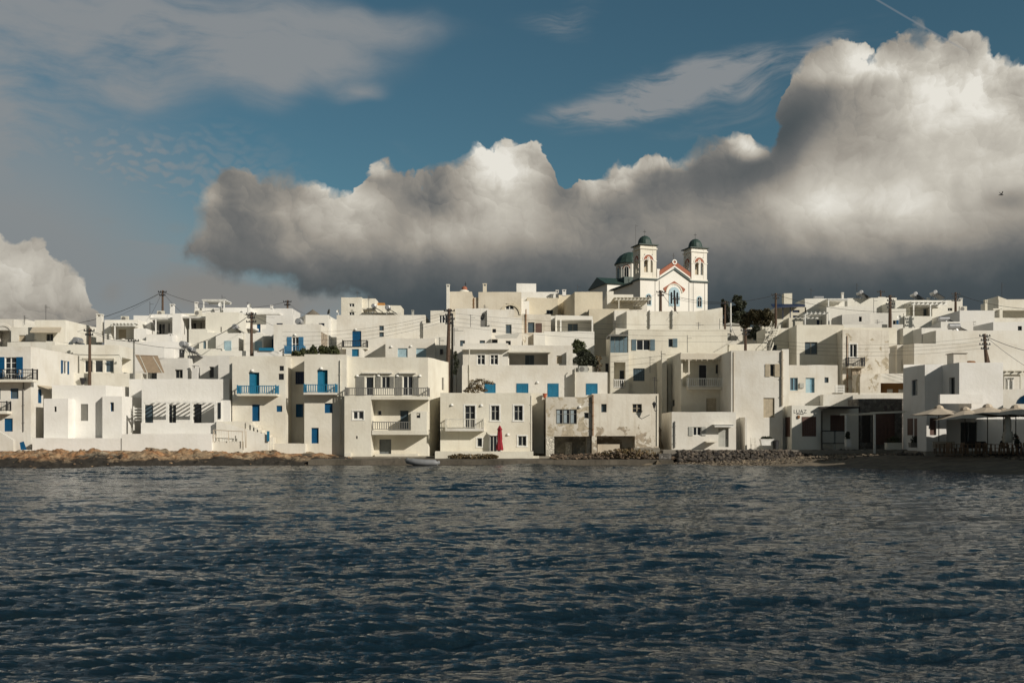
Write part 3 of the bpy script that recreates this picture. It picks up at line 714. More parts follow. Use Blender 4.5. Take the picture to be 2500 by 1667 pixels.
h = House('white house with blue-grey shutters, glazed corner porch and recessed railed balcony', (1600, 108))
f = h.block(1534, 1776, 804, 108, D=7, bl=(1480, 118), O=[('w', 1554, 829, 1587, 855, DG(n=2, sh='slate', ws=.53, fc='whitepaint')), ('w', 1632, 827, 1642, 847, DG(n=1, fc='slate', sh='slate', one=1, ws=.52)),
    ('w', 1546, 899, 1574, 930, DG(n=5, t=[.2, .4, .6, .8], fc='slate', gm='bluegrey', fw=.02))])
h.block(1490, 1535, 861, 107.2, D=4, O=[('v', 1499, 884, 1527, 947, DG(dd=1.3, O=[('gd', 1512, 903, 1526, 948, DG(n=1))]))])
mb = MB(); Y = 107.3
mb.box(X(1487, Y), X(1534, Y), Y, Y + 3.5, Z(820, Y), Z(816, Y)); mb.box(X(1489, Y), X(1490.5, Y), Y, Y + .1, Z(861, Y), Z(820, Y)); mb.build('porch_roof', 'greywood', h.root)
mb = MB()
for a, b in ((1492, 1502), (1503, 1513), (1514, 1524), (1525, 1533)): mb.box(X(a, Y), X(b, Y), Y + .6, Y + .7, Z(860.5, Y), Z(821, Y))
mb.build('porch_glazing', 'slate', h.root)
z = Z(947, 107.2); h.rail([(X(1499, 107.2), 107.25, z), (X(1527, 107.2), 107.25, z)], Z(926, 107.2) - z, 'whitepaint', gap=.2, w=.07)
h.block(1462, 1492, 869, 109, D=4, O=[('g', 1478, 887, 1488, 910)]); h.block(1616, 1628, 876, 104, D=3.9, par=.05); h.block(1630, 1664, 889, 105, D=2.8, par=.1)
h.done()
h = House('long blank white wall house with two drainpipes right below the church', (1640, 118))
f = h.block(1530, 1700, 760, 118, D=6, bl=(1504, 123.5)); h.block(1700, 1764, 760, 118.1, D=5.8, top2=751); h.pipe(1585, 760, 803, 118, .09, 'greywood'); h.pipe(1640, 760, 803, 118, .09, 'greywood')
h.block(1503, 1545, 801, 110.5, D=6, top2=804)
h.done()
h = House('white house with pale blue door and window behind the cafe roof', (1985, 102), mat='white')
f = h.block(1921, 2045, 891, 102, D=4.5, O=[('w', 1929, 922, 1948, 953, DG(n=2, fc='skyblue', gm='bluegrey')), ('d', 1967, 922, 1989, 959, DG(c='skyblue', dep=.25, leaf='paleblue')), ('g', 2013, 921, 2023, 934, DG(gm='bluegrey'))])
mb = MB(); fa = f['F']; fa.box(mb, fa.u(1952), fa.u(1962), fa.z(947, 1), fa.z(935, 1), 0, .15); mb.build('meter_box', 'palegrey', h.root)
h.block(1918, 2095, 958.5, 99.8, D=2.1); h.block(2010, 2215, 963, 98.6, D=1.1)
mb = MB(); x0, x1 = X(2039, 99.6), X(2062, 99.6)
for i in range(5): mb.box(x0, x1, 99.6, 99.65, Z(958, 99.6) + i * .16, Z(958, 99.6) + i * .16 + .09)
mb.box(x0, x0 + .08, 99.66, 99.72, Z(959, 99.6), Z(940, 99.6)); mb.box(x1 - .08, x1, 99.66, 99.72, Z(959, 99.6), Z(940, 99.6)); mb.build('slatted_rail', 'whitepaint', h.root)
h.done()
h = House('weathered cream house with small iron balcony and crumbling corbel beneath a white door', (2110, 106), mat='roughcast')
f = h.block(2057, 2170, 804.5, 106, bl=(1997, 121), D=6, top2=806, O=[('gd', 2075, 840, 2092, 872, DG(n=2, sur=.1)), ('gd', 2081, 921, 2099, 962, DG(fc='slate', n=1))])
h.balcony(f['F'], 2071, 2112, 894, 898, 873, .8, 'iron', gap=.15, w=.03, bars=True)
mb = MB(); fa = f['F']; fa.box(mb, fa.u(2078), fa.u(2100), fa.z(918, 1), fa.z(900, 1), 0, .35); mb.build('corbel', 'rawstone', h.root)
h.pipe(2068, 820, 960, 106, .035, 'rust')
h.block(2100, 2150, 913, 103.2, D=2.5, br=(2150, 105.8))
h.done()
h = House('white house with ochre veranda wall tucked between cream house and restaurant', (2180, 104), mat='white')
h.block(2148, 2260, 912, 103.4, D=4.5, top2=911, bot=935); h.block(2152, 2262, 912, 106.2, D=1.5)
mb = MB(); mb.box(X(2150, 105.4), X(2262, 105.4), 105.4, 105.6, 2, Z(934, 105.4)); mb.build('veranda_wall', 'ochre', h.root)
for a in (2166, 2194):
    m2 = MB(); m2.box(X(a, 105.3), X(a + 13, 105.3), 105.28, 105.38, 4, Z(950, 105.3)); m2.build('window', 'whitepaint', h.root)
h.block(2100, 2220, 959, 100.9, D=1, par=.1); h.pipe(2147, 935, 970, 103.4, .05)
h.done()
h = House('big plain off-white house behind the leaning braced pole, stepped parapet', (2380, 110), mat='white')
h.block(2285, 2560, 807, 112, D=7, bl=(2231, 118)); h.block(2232, 2560, 838.5, 108.3, D=3.5, bl=(2200, 110.8), O=[])
h.block(2190, 2236, 842, 110.5, D=3, O=[('s', 2201, 878, 2209, 905, DG(c='palegrey')), ('s', 2214, 876, 2227, 905, DG(c='palegrey'))])
h.block(2150, 2192, 850, 111, D=3.5)
h.done()
h = House('white house with square dark window beside rough tan wall, right of the acacia', (1960, 108))
f = h.block(1945, 2060, 793, 109, bl=(1888, 121), D=6, O=[('w', 1965, 835, 1996, 865, DG(n=2, fc='greywood', dep=.2, gm='bluegrey')), ('d', 1914, 838, 1926, 872, DG(f='L', c='tanwood')), ('gd', 1884, 843, 1896, 862, DG(f='L', n=1)),])
h.chimney(1900, 1906, 792, 803, 114); h.block(1868, 1926, 801, 113, D=4, O=[('gd', 1880, 842, 1897, 862, DG(fc='slate', n=1))])
h.block(1770, 1872, 842, 110, D=2, top2=838); h.block(2020, 2190, 800, 114, D=5)
h.done()
# =====================================================================
#  THIRD ROW and the skyline, left to right
# =====================================================================
h = House('white house with a round arch at the far left skyline', (30, 118))
h.block(-60, 34, 779, 120, D=8, O=[('v', -12, 806, 24, 846, DG(dd=1.6))]); h.block(34, 62, 779.5, 123, D=5); h.block(50, 90, 787, 126, D=5)
mb = MB(); c = (X(6, 119.9), 119.9, Z(812, 119.9)); 
for k in range(10):
    a0, a1 = PI * k / 10, PI * (k + 1) / 10
    mb.hexa([(c[0] + .95 * math.cos(a0), c[1], c[2] + .8 * math.sin(a0)), (c[0] + .95 * math.cos(a1), c[1], c[2] + .8 * math.sin(a1)), (c[0] + .95 * math.cos(a1), c[1] + .09, c[2] + .8 * math.sin(a1)), (c[0] + .95 * math.cos(a0), c[1] + .09, c[2] + .8 * math.sin(a0))],
            [(c[0] + 1.2 * math.cos(a0), c[1], c[2] + 1.05 * math.sin(a0)), (c[0] + 1.2 * math.cos(a1), c[1], c[2] + 1.05 * math.sin(a1)), (c[0] + 1.2 * math.cos(a1), c[1] + .09, c[2] + 1.05 * math.sin(a1)), (c[0] + 1.2 * math.cos(a0), c[1] + .09, c[2] + 1.05 * math.sin(a0))])
mb.build('arch', 'white', h.root); h.done()
h = House('white house with tan roll awning over its terrace and a broad chimney on the right', (130, 117))
f = h.block(84, 160, 781, 118, D=6, br=(249, 128), bl=(95, 128), O=[('w', 113, 815, 130, 833, DG(n=2, fc='greywood'))]); h.block(27, 84, 799, 119, D=5, O=[('s', 46, 818, 62, 834, DG(c='tanwood'))])
h.block(18, 170, 835, 113.5, D=4); h.block(125, 245, 842, 111, D=2); h.chimney(235, 248, 766, 835, 122)
mb = MB(); Y = 116; mb.hexa([(X(73, Y), Y, Z(812, Y)), (X(146, Y), Y, Z(812, Y)), (X(150, 118), 118, Z(801, 118)), (X(80, 118), 118, Z(801, 118))], [(X(73, Y), Y, Z(809, Y)), (X(146, Y), Y, Z(809, Y)), (X(150, 118), 118, Z(798.5, 118)), (X(80, 118), 118, Z(798.5, 118))]); mb.build('awning', 'paleawning', h.root)
h.done()
h = House('small white house with rafter-edged porch roof left of the high pole', (300, 122), mat='fresh')
h.block(255, 337, 781, 122, D=6, O=[('v', 271, 797, 330, 829, DG(dd=1.5, O=[('s', 290, 804, 308, 826, DG(c='tanwood'))]))]); h.block(258, 345, 829, 118, D=2.8)
h.pergola(270, 330, 792, 796, 120.9, 1.1, (280,), 829, slats=7); h.done()
h = House('stepped white house with posted porch and tall chimney right beneath the high pole', (390, 124), mat='fresh')
h.block(326, 368, 770, 124.5, D=6); h.block(365, 428, 767, 125, D=5, O=[('v', 368, 781, 420, 816, DG(dd=1.6, O=[('gd', 387, 790, 403, 816, DG(n=2)), ('gd', 410, 788, 415, 812, DG(n=1))]))])
h.block(327, 357, 802, 121, D=3); h.block(357, 421, 816, 120, D=4.5); h.block(421, 443, 765, 121.5, D=5, O=[]); h.chimney(415, 424, 742, 768, 125)
h.pergola(366, 420, 777, 780, 122.6, 2.3, (380,), 816); h.block(318, 450, 834, 116, D=3); h.chimney(412, 421, 814, 834, 117)
h.block(400, 412, 850, 112.5, D=2); h.block(405, 445, 848, 114.5, D=1.2, O=[('s', 401, 853, 409, 872, DG(c='paleblue'))] if 0 else [])
h.block(330, 402, 846, 111, D=4, O=[('s', 398, 853, 401, 872)] if 0 else [])
h.done()
h = House('white house with posted porch and large blank bright wall, middle left skyline', (500, 122), mat='fresh')
h.block(443, 504, 765, 124, D=5, O=[('v', 445, 778, 500, 804, DG(dd=1.7, O=[('gd', 466, 788, 479, 804, DG(n=2)), ('gd', 488, 786, 493, 804, DG(n=1))]))]); h.pergola(443, 502, 774.5, 777, 121.8, 2.1, (464,), 803)
h.block(502, 583, 762, 121, D=6, O=[('g', 538, 798, 541, 811)]); h.block(461, 506, 803, 118.3, D=3.4); h.block(429, 462, 770, 127, D=4, O=[('g', 433, 787, 438, 804)])
h.block(486, 530, 812, 114, D=5, O=[('s', 496, 833, 503, 856, DG(c='slate'))]); h.block(450, 540, 851, 111.5, D=3)
h.done()
h = House('rooftop house with open white frame and long flat slab roof, left skyline', (560, 130), mat='fresh')
h.block(475, 546, 752, 131, D=5); h.chimney(475, 482, 737, 753, 131)
h.pergola(494, 549, 733, 736, 130.5, 3, (497, 547), 753, solid=True)
h.block(545, 612, 751, 130, D=4, bot=766); h.slab(547, 682, 763, 767, 126, 5)
h.block(580, 650, 767, 127.5, D=3, O=[('v', 580.5, 774, 617, 797, DG(dd=1.3, O=[('w', 585, 777, 612, 796, DG(n=3, fc='greywood'))])), ('d', 627, 791, 636, 811, DG(c='blue'))])
h.slab(578, 617, 797, 802, 124.5, 3); h.block(618, 667, 752, 132, D=4); h.chimney(660, 665, 745, 754, 132)
h.done()
h = House('white cubic house with two pale blue shutters at middle left', (590, 112), mat='fresh')
f = h.block(527, 582, 813, 113, D=6, O=[('s', 548, 832, 565, 856, DG(c='paleblue', dep=.02))]); h.block(581, 598, 813, 115, D=3); h.block(597, 643, 813.5, 112.6, D=6, O=[('s', 623, 833, 639, 855, DG(c='paleblue', dep=.02))])
h.block(538, 600, 856, 109, D=3); h.pipe(596, 815, 866, 112.6, .05)
h.done()
h = House('white house with royal blue door and blue bench rail beside the wooden pole', (655, 114), mat='fresh')
h.block(650, 716, 769, 119, D=5, O=[('s', 675, 789, 690, 800, DG(c='navy'))]); h.block(640, 676, 803, 116.5, D=2, O=[('d', 661, 828, 673, 853, DG(c='blue'))])
h.block(620, 680, 857, 107.5, D=3); h.pergola(632, 666, 849, 856, 107.3, .6, (), 857, 'azure', False, name='bench_rail'); h.block(672, 713, 753, 128, D=5)
h.done()
h = House('white house with curved corner and conical thatched windmill cap behind its roof', (770, 122), mat='fresh')
h.block(746, 802, 769, 122, D=5, bl=(716, 128), O=[('s', 778, 789, 792, 797, DG(c='navy'))]); h.block(800, 825, 779, 124, D=4)
mb = MB(); mb.lathe((X(760, 126), 127, Z(769, 126)), [(1.1, 0), (.75, .3), (.0, .85)], 14); mb.build('windmill_cap', 'thatch', h.root); h.done()
h = House('small square white tower house with two tiny windows on the skyline', (860, 130))
h.block(833, 883, 726, 130, D=4.5, O=[('w', 852, 741, 865, 749, DG(n=2)), ('w', 852, 762, 865, 770, DG(n=2))]); h.block(883, 916, 729, 131, D=3, bot=752); h.block(883, 980, 763, 128, D=4)
h.block(914, 978, 746, 132, D=4); h.slab(884, 914, 752, 755, 127, 3)
mb = MB(); mb.prism([(X(915, 133), 133.2), (X(938, 133), 133.2), (X(938, 133), 134), (X(915, 133), 134)], Z(747, 132), Z(739, 133)); mb.build('tiled_ridge', 'orange', h.root); h.done()
h = House('big cream house with half-round arched window, notched parapet and slim chimneys', (1190, 136), mat='cream')
f = h.block(1098, 1152, 712, 136, bl=(1090, 142), D=7); h.block(1151, 1169, 726, 136.3, D=6); f = h.block(1168, 1273, 713, 136.02, D=7, O=[('w', 1234, 741, 1254, 756, DG(n=2, fw=.08))])
mb = MB(); fa = f['F']; c = fa.u(1246); zc = fa.z(768, c)
for k in range(12):
    a0, a1 = PI * k / 12, PI * (k + 1) / 12
    q = lambda r, a, o: fa.pt(c + r * .98 * math.cos(a), zc + r * math.sin(a), o)
    mb.hexa([q(1.25, a0, 0), q(1.25, a0, .12), q(1.25, a1, .12), q(1.25, a1, 0)], [q(1.5, a0, 0), q(1.5, a0, .12), q(1.5, a1, .12), q(1.5, a1, 0)])
mb.build('arch', 'cream', h.root)
h.chimney(1090, 1097.5, 694, 768, 135, 'fresh'); h.chimney(1179, 1188, 692, 714, 136.5, 'cream'); h.pipe(1157, 728, 756, 136.3, .06, 'rust')
h.done()
h = House('domed chapel roof with round red bell peeping over the cream parapet', (1132, 146), 'chapel', 'white', 'chapel')
h.block(1118, 1148, 716, 146, D=3)
mb = MB(); mb.lathe((X(1132, 146), 147.2, Z(713, 146)), [(1.0, -.3), (.95, 0), (.7, .35), (.35, .52), (0, .58)], 14); mb.build('dome', 'white', h.root, True)
mb = MB(); mb.lathe((X(1133, 146), 147.2, Z(708, 146)), [(.0, -.05), (.3, .05), (.42, .25), (.4, .5), (.2, .7), (0, .75)], 12); mb.build('bell', 'brick', h.root, True)
mb = MB(); x = X(1135.5, 146); mb.box(x - .04, x + .04, 147.16, 147.24, Z(705, 147), Z(688, 147)); mb.box(x - .18, x + .18, 147.16, 147.24, Z(694, 147), Z(693, 147)); mb.build('cross', 'iron', h.root)
h.done()
h = House('brightest plain white block standing highest in the middle of the skyline', (1290, 142), mat='fresh')
h.block(1261, 1309, 692, 146, D=4); h.block(1270, 1357, 712.5, 142, D=5); h.block(1272, 1292, 735, 138.5, D=4)
h.chimney(1357, 1364, 708, 728, 141); h.chimney(1373, 1382, 707, 722, 140); h.done()
h = House('sandy rendered block with wide shaded side next to two small chimneys', (1430, 132), mat='cream')
h.block(1403, 1471, 713, 132, bl=(1358, 148), D=6); h.block(1287, 1362, 727, 140.5, D=4, O=[('w', 1334, 757, 1350, 768, DG(n=2, fc='slate'))], bl=(1280, 146)); h.block(1361, 1404, 720, 143, D=3)
h.block(1438, 1536, 754, 126, D=5); h.block(1403, 1440, 761, 127, D=3)
h.done()
h = House('white house with wide slatted pergola in front of the church', (1520, 138), mat='white')
h.block(1482, 1546, 719, 139, D=4, bl=(1471, 146)); h.block(1482, 1498, 711, 139.2, D=2)
h.block(1484, 1580, 731, 142.5, D=3, O=[('w', 1500, 744, 1523, 757, DG(n=3, fc='palegrey', gm='curtain')), ('gd', 1526, 745, 1545, 757, DG(n=2))])
h.pergola(1500, 1590, 729, 733, 134, 8.4, (1511,), 757, 'bone', slats=10, solid=True, th=.05)
h.block(1500, 1560, 757, 124, D=5)
h.done()
h = House('small white house with shallow pink tiled roof under the dark pine', (1790, 128))
h.block(1762, 1813, 795, 128, D=5, O=[('s', 1775, 814, 1785, 829, DG(c='palegrey'))])
mb = MB(); a, b = X(1765, 128), X(1818, 128); c = (a + b) / 2; z0, z1 = Z(793.5, 128), Z(782, 128)
mb.v = [(a - .1, 127.8, z0), (b + .1, 127.8, z0), (b + .1, 133.2, z0), (a - .1, 133.2, z0), (c, 130.4, z1)]; mb.f = [(0, 1, 4), (1, 2, 4), (2, 3, 4), (3, 0, 4), (3, 2, 1, 0)]
mb.build('tiled_roof', 'bone', h.root); h.block(1776, 1890, 832, 117, D=3); h.block(1822, 1840, 799, 133, D=3); h.done()
h = House('white house with dark blue canopy and chunky stepped chimney on right skyline', (1930, 134))
h.block(1895, 1968, 750, 134, D=5, O=[('s', 1935, 757, 1952, 763, DG(c='navy')), ('s', 1936, 770, 1954, 778, DG(c='navy'))])
mb = MB(); Y = 131.5; mb.hexa([(X(1888, Y), Y, Z(752.5, Y)), (X(1966, Y), Y, Z(748, Y)), (X(1966, Y), 134, Z(745.5, 134)), (X(1894, Y), 134, Z(745, 134))], [(X(1888, Y), Y, Z(750, Y)), (X(1966, Y), Y, Z(744, Y)), (X(1966, Y), 134, Z(742, 134)), (X(1894, Y), 134, Z(742, 134))])
for p in (1911, 1929): mb.box(X(p, 132) - .05, X(p, 132) + .05, 131.9, 132, Z(779, 132), Z(750.5, 132))
mb.build('canopy', 'navy', h.root); h.block(1914, 1934, 716, 136, D=1.1, bot=750); h.block(1861, 1912, 779, 128, D=4); h.block(1926, 1960, 776, 127, D=3)
h.done()
h = House('white house with thin framed pergola and blue shutters right of the chunky chimney', (2000, 130), mat='fresh')
h.block(1965, 2062, 729, 134, D=5); h.block(2018, 2140, 748, 131, D=3, O=[('w', 2037, 781, 2048, 792, DG(n=1, sh='blue', ws=.35))])
h.block(1961, 2030, 765, 133, D=.9, O=[('s', 1994, 781, 2001, 793, DG(c='navy')), ('s', 2004, 781, 2015, 793, DG(c='navy'))])
h.pergola(1964, 2027, 764, 767, 126, 5, (1966, 2024), 792, slats=6, solid=False); h.block(2022, 2069, 731, 132, D=1.9, bot=750) if 0 else None
h.pergola(2021, 2070, 731, 734, 130.9, 3, (2023,), 748)
h.chimney(2055, 2060, 714, 732, 136); h.done()
h = House('grey shaded garage-like block with one small black window, right of centre', (2090, 122), mat='grey')
h.block(2056, 2125, 768, 123, D=4, top2=763, O=[('g', 2097, 773, 2104, 785)]); h.block(2124, 2180, 764, 124, D=4); h.block(2058, 2205, 792, 119, D=2.5); h.done()
h = House('long white skyline house with veranda on posts below two solar tanks', (2230, 132), mat='fresh')
h.block(2069, 2189, 728, 138, D=4, top2=727); h.block(2144, 2170, 725, 138.5, D=3); 
f = h.block(2186, 2350, 733, 133, D=6, O=[('v', 2222, 745, 2276, 772, DG(dd=1.6, O=[('gd', 2254, 753, 2271, 772, DG(n=2, gm='bluegrey', fc='palegrey'))])), ('w', 2314, 752, 2325, 759, DG(n=2, fc='greywood')), ('w', 2179, 782, 2190, 797, DG(n=1))])
h.block(2175, 2212, 754, 130, D=2.8, O=[('w', 2178, 782, 2188, 796, DG(n=1, sh='blue', one=1, ws=.4))]); h.block(2209, 2275, 772, 129.5, D=3); h.pergola(2225, 2313, 740, 744, 130.5, 2.4, (2231, 2272), 772, slats=8)
h.chimney(2265, 2270, 727, 734, 134); h.chimney(2343, 2350, 728, 746, 135); h.block(2205, 2260, 800, 118, D=4); h.done()
h = House('white block with shaded left wall and solar tank at its foot, right side', (2380, 122), mat='fresh')
h.block(2343, 2428, 758, 122.5, D=5, bl=(2274, 131)); h.block(2297, 2376, 785, 118.6, D=3.5, bl=(2262, 125)); h.block(2250, 2300, 800.5, 115.5, D=3.5)
h.block(2425, 2560, 786, 117.5, D=4, bl=(2376, 122.2), O=[('g', 2485, 796, 2495, 808)]); h.chimney(2377, 2383, 784, 793, 121); h.done()
h = House('white house with swooping gable parapet and shaded veranda at right skyline', (2470, 130))
h.block(2438, 2600, 731, 131, D=5, top2=730); h.block(2437, 2459, 723, 131.2, D=3, top2=731)
h.block(2425, 2600, 753, 130.5, D=.4, bot=756.5, par=.05); h.block(2420, 2600, 776, 126, D=4)
mb = MB(); mb.box(X(2448, 129), X(2600, 129), 129.2, 130.98, Z(757, 129), Z(753, 129)); x = X(2445, 129); mb.box(x - .2, x + .2, 129.1, 129.5, Z(782, 129), Z(755, 129)); mb.build('veranda', 'bone', h.root)
h.chimney(2405, 2411, 732, 760, 130); h.done()
h = House('low white wall house partly hidden behind the big awning and solar tanks', (430, 112), mat='fresh')
h.block(398, 455, 846, 113.5, D=2, O=[('g', 437, 853, 450, 872)]); h.block(327, 401, 846.5, 110, D=4, O=[]); h.done()
# =====================================================================
#  CHURCH (rotated 17 degrees, local frame s along the front, t to the back)
# =====================================================================
root = empty('church', (X(1563, 190), 190, 12), 'white twin-towered church with green domes and red brick gable on the hill', 'church')
O_ = Vector((X(1563, 190), 190)); E1 = Vector((.956, .293)).normalized(); E2 = Vector((-E1.y, E1.x))
def W(s, t, z): p = O_ + E1 * s + E2 * t; return (p.x, p.y, z)
def cbox(mb, s0, s1, t0, t1, z0, z1): mb.hexa([W(s0, t0, z0), W(s1, t0, z0), W(s1, t1, z0), W(s0, t1, z0)], [W(s0, t0, z1), W(s1, t0, z1), W(s1, t1, z1), W(s0, t1, z1)])
def CF(s0, t0, s1, t1): a, b = W(s0, t0, 0), W(s1, t1, 0); return Face(a[:2], b[:2])
zE, zT = 32.4, 39.1   # cornice, tower top
FW = 14.3
ff = CF(0, 0, FW, 0); fl = CF(0, 26, 0, 0)
def archpts(fc, u, z, r, n=10, a0=0, a1=PI): return [(u + r * math.cos(a0 + (a1 - a0) * k / n), z + r * math.sin(a0 + (a1 - a0) * k / n)) for k in range(n + 1)]
def archbox(fc, mb, u0, u1, z0, z1, off0, off1):   # rectangle with half round head, solid
    r = (u1 - u0) / 2; c = (u0 + u1) / 2; zz = z1 - r
    pts = [(u0, z0), (u1, z0)] + archpts(fc, c, zz, r)
    i = len(mb.v); n = len(pts)
    mb.v += [fc.pt(a, b, off1) for a, b in pts] + [fc.pt(a, b, off0) for a, b in pts]
    mb.f.append(tuple(range(i, i + n))); mb.f += [(i + (k + 1) % n, i + k, i + n + k, i + n + (k + 1) % n) for k in range(n)]
def ring(fc, mb, u, z, r0, r1, o0, o1, a0=0, a1=PI, n=14):
    for k in range(n):
        A, B = a0 + (a1 - a0) * k / n, a0 + (a1 - a0) * (k + 1) / n
        q = lambda r, a, o: fc.pt(u + r * math.cos(a), z + r * math.sin(a), o)
        mb.hexa([q(r0, A, o0), q(r0, A, o1), q(r0, B, o1), q(r0, B, o0)], [q(r1, A, o0), q(r1, A, o1), q(r1, B, o1), q(r1, B, o0)])
w = MB()
# body walls: nave box, gabled front
cbox(w, 0, 3.5, 0, 3.5, 12, zE); cbox(w, FW - 3.5, FW, 0, 3.5, 12, zE)
cbox(w, 3.5, FW - 3.5, .02, 3.5, 12, zE); cbox(w, .25, FW - .25, 3.5, 26, 12, zE - .2)
gab = [(3.5, zE), (FW - 3.5, zE), (FW - 3.5, 32.9), (FW / 2, 35.0), (3.5, 32.9)]
i = len(w.v); w.v += [W(a, .02, b) for a, b in gab] + [W(a, 1.0, b) for a, b in gab]; w.f += [(i, i + 1, i + 2, i + 3, i + 4), (i + 9, i + 8, i + 7, i + 6, i + 5)] + [(i + k, i + (k + 1) % 5, i + 5 + (k + 1) % 5, i + 5 + k) for k in range(5)]
cbox(w, -1, FW + 1, 14, 23.6, 12, 33.6)       # crossing arm
for sgn, s0 in ((-1, -1), (1, FW + 1)):
    g = [(14, 33.6), (23.6, 33.6), (18.8, 35.3)]; i = len(w.v); w.v += [W(s0, a, b) for a, b in g] + [W(s0 - sgn * .5, a, b) for a, b in g]; w.f += [(i, i + 1, i + 2), (i + 5, i + 4, i + 3), (i, i + 3, i + 4, i + 1), (i + 1, i + 4, i + 5, i + 2), (i + 2, i + 5, i + 3, i)]
w.build('wall', 'church', root)
# green cornice and string mouldings
g = MB()
for (s0, s1) in ((-.25, 3.6), (FW - 3.6, FW + .25)): cbox(g, s0, s1, -.25, 3.6, zE, zE + .28)
for a, b in (((3.6, zE), (FW / 2, zE + 2.2)), ((FW / 2, zE + 2.2), (FW - 3.6, zE))):
    g.hexa([W(a[0], -.2, a[1]), W(b[0], -.2, b[1]), W(b[0], .015, b[1]), W(a[0], .015, a[1])], [W(a[0], -.2, a[1] + .28), W(b[0], -.2, b[1] + .28), W(b[0], .015, b[1] + .28), W(a[0], .015, a[1] + .28)])
cbox(g, -.3, .25, 3.6, 13.9, zE - .15, zE + .1); cbox(g, FW - .25, FW + .3, 3.6, 13.9, zE - .15, zE + .1)
g.build('cornice', 'copper', root)
# roofs
g = MB()
def gable_roof(mb, s0, s1, t0, t1, z0, z1, along):
    if along == 't': P = [W(s0, t0, z0), W(s1, t0, z0), W(s1, t1, z0), W(s0, t1, z0), W((s0 + s1) / 2, t0, z1), W((s0 + s1) / 2, t1, z1)]; fs = [(0, 4, 5, 3), (1, 2, 5, 4), (0, 1, 4), (2, 3, 5), (3, 2, 1, 0)]
    else: P = [W(s0, t0, z0), W(s1, t0, z0), W(s1, t1, z0), W(s0, t1, z0), W(s0, (t0 + t1) / 2, z1), W(s1, (t0 + t1) / 2, z1)]; fs = [(0, 1, 5, 4), (3, 4, 5, 2), (0, 4, 3), (1, 2, 5), (3, 2, 1, 0)]
    i = len(mb.v); mb.v += P; mb.f += [tuple(i + k for k in q) for q in fs]
gable_roof(g, .0, FW, 3.62, 26, zE + .11, 34.6, 't'); gable_roof(g, -1.35, FW + 1.35, 13.6, 24, 33.62, 35.62, 's')
cbox(g, 3.0, FW - 3.0, 14.5, 23, 33.7, 35.35)
g.build('roof', 'copper', root)
# brick gable band and quoin blocks
b = MB()
for a, c in (((4.0, 33.3), (FW / 2, 35.4)), ((FW / 2, 35.4), (FW - 3.75, 33.3))):
    b.hexa([W(a[0], -.08, a[1]), W(c[0], -.08, c[1]), W(c[0], .6, c[1]), W(a[0], .6, a[1])], [W(a[0], -.08, a[1] + .95), W(c[0], -.08, c[1] + .95), W(c[0], .6, c[1] + .95), W(a[0], .6, a[1] + .95)])
b.build('gable_band', 'brick', root)
k = MB()
for a, c in (((4.0, 33.02), (FW / 2, 35.12)), ((FW / 2, 35.12), (FW - 3.75, 33.02))):
    k.hexa([W(a[0], -.14, a[1]), W(c[0], -.14, c[1]), W(c[0], -.01, c[1]), W(a[0], -.01, a[1])], [W(a[0], -.14, a[1] + .3), W(c[0], -.14, c[1] + .3), W(c[0], -.01, c[1] + .3), W(a[0], -.01, a[1] + .3)])
ring(ff, k, FW / 2, 36.1, .28, .5, .09, .2, 0, 2 * PI, 18); cbox(k, 3.5, 4.1, -.05, .7, 32.7, 34.6)
k.build('gable_moulding', 'church', root)
k = MB(); cbox(k, FW / 2 - .05, FW / 2 + .05, .2, .3, 36.6, 37.9); cbox(k, FW / 2 - .3, FW / 2 + .3, .2, .3, 37.35, 37.45); k.build('cross', 'iron', root)
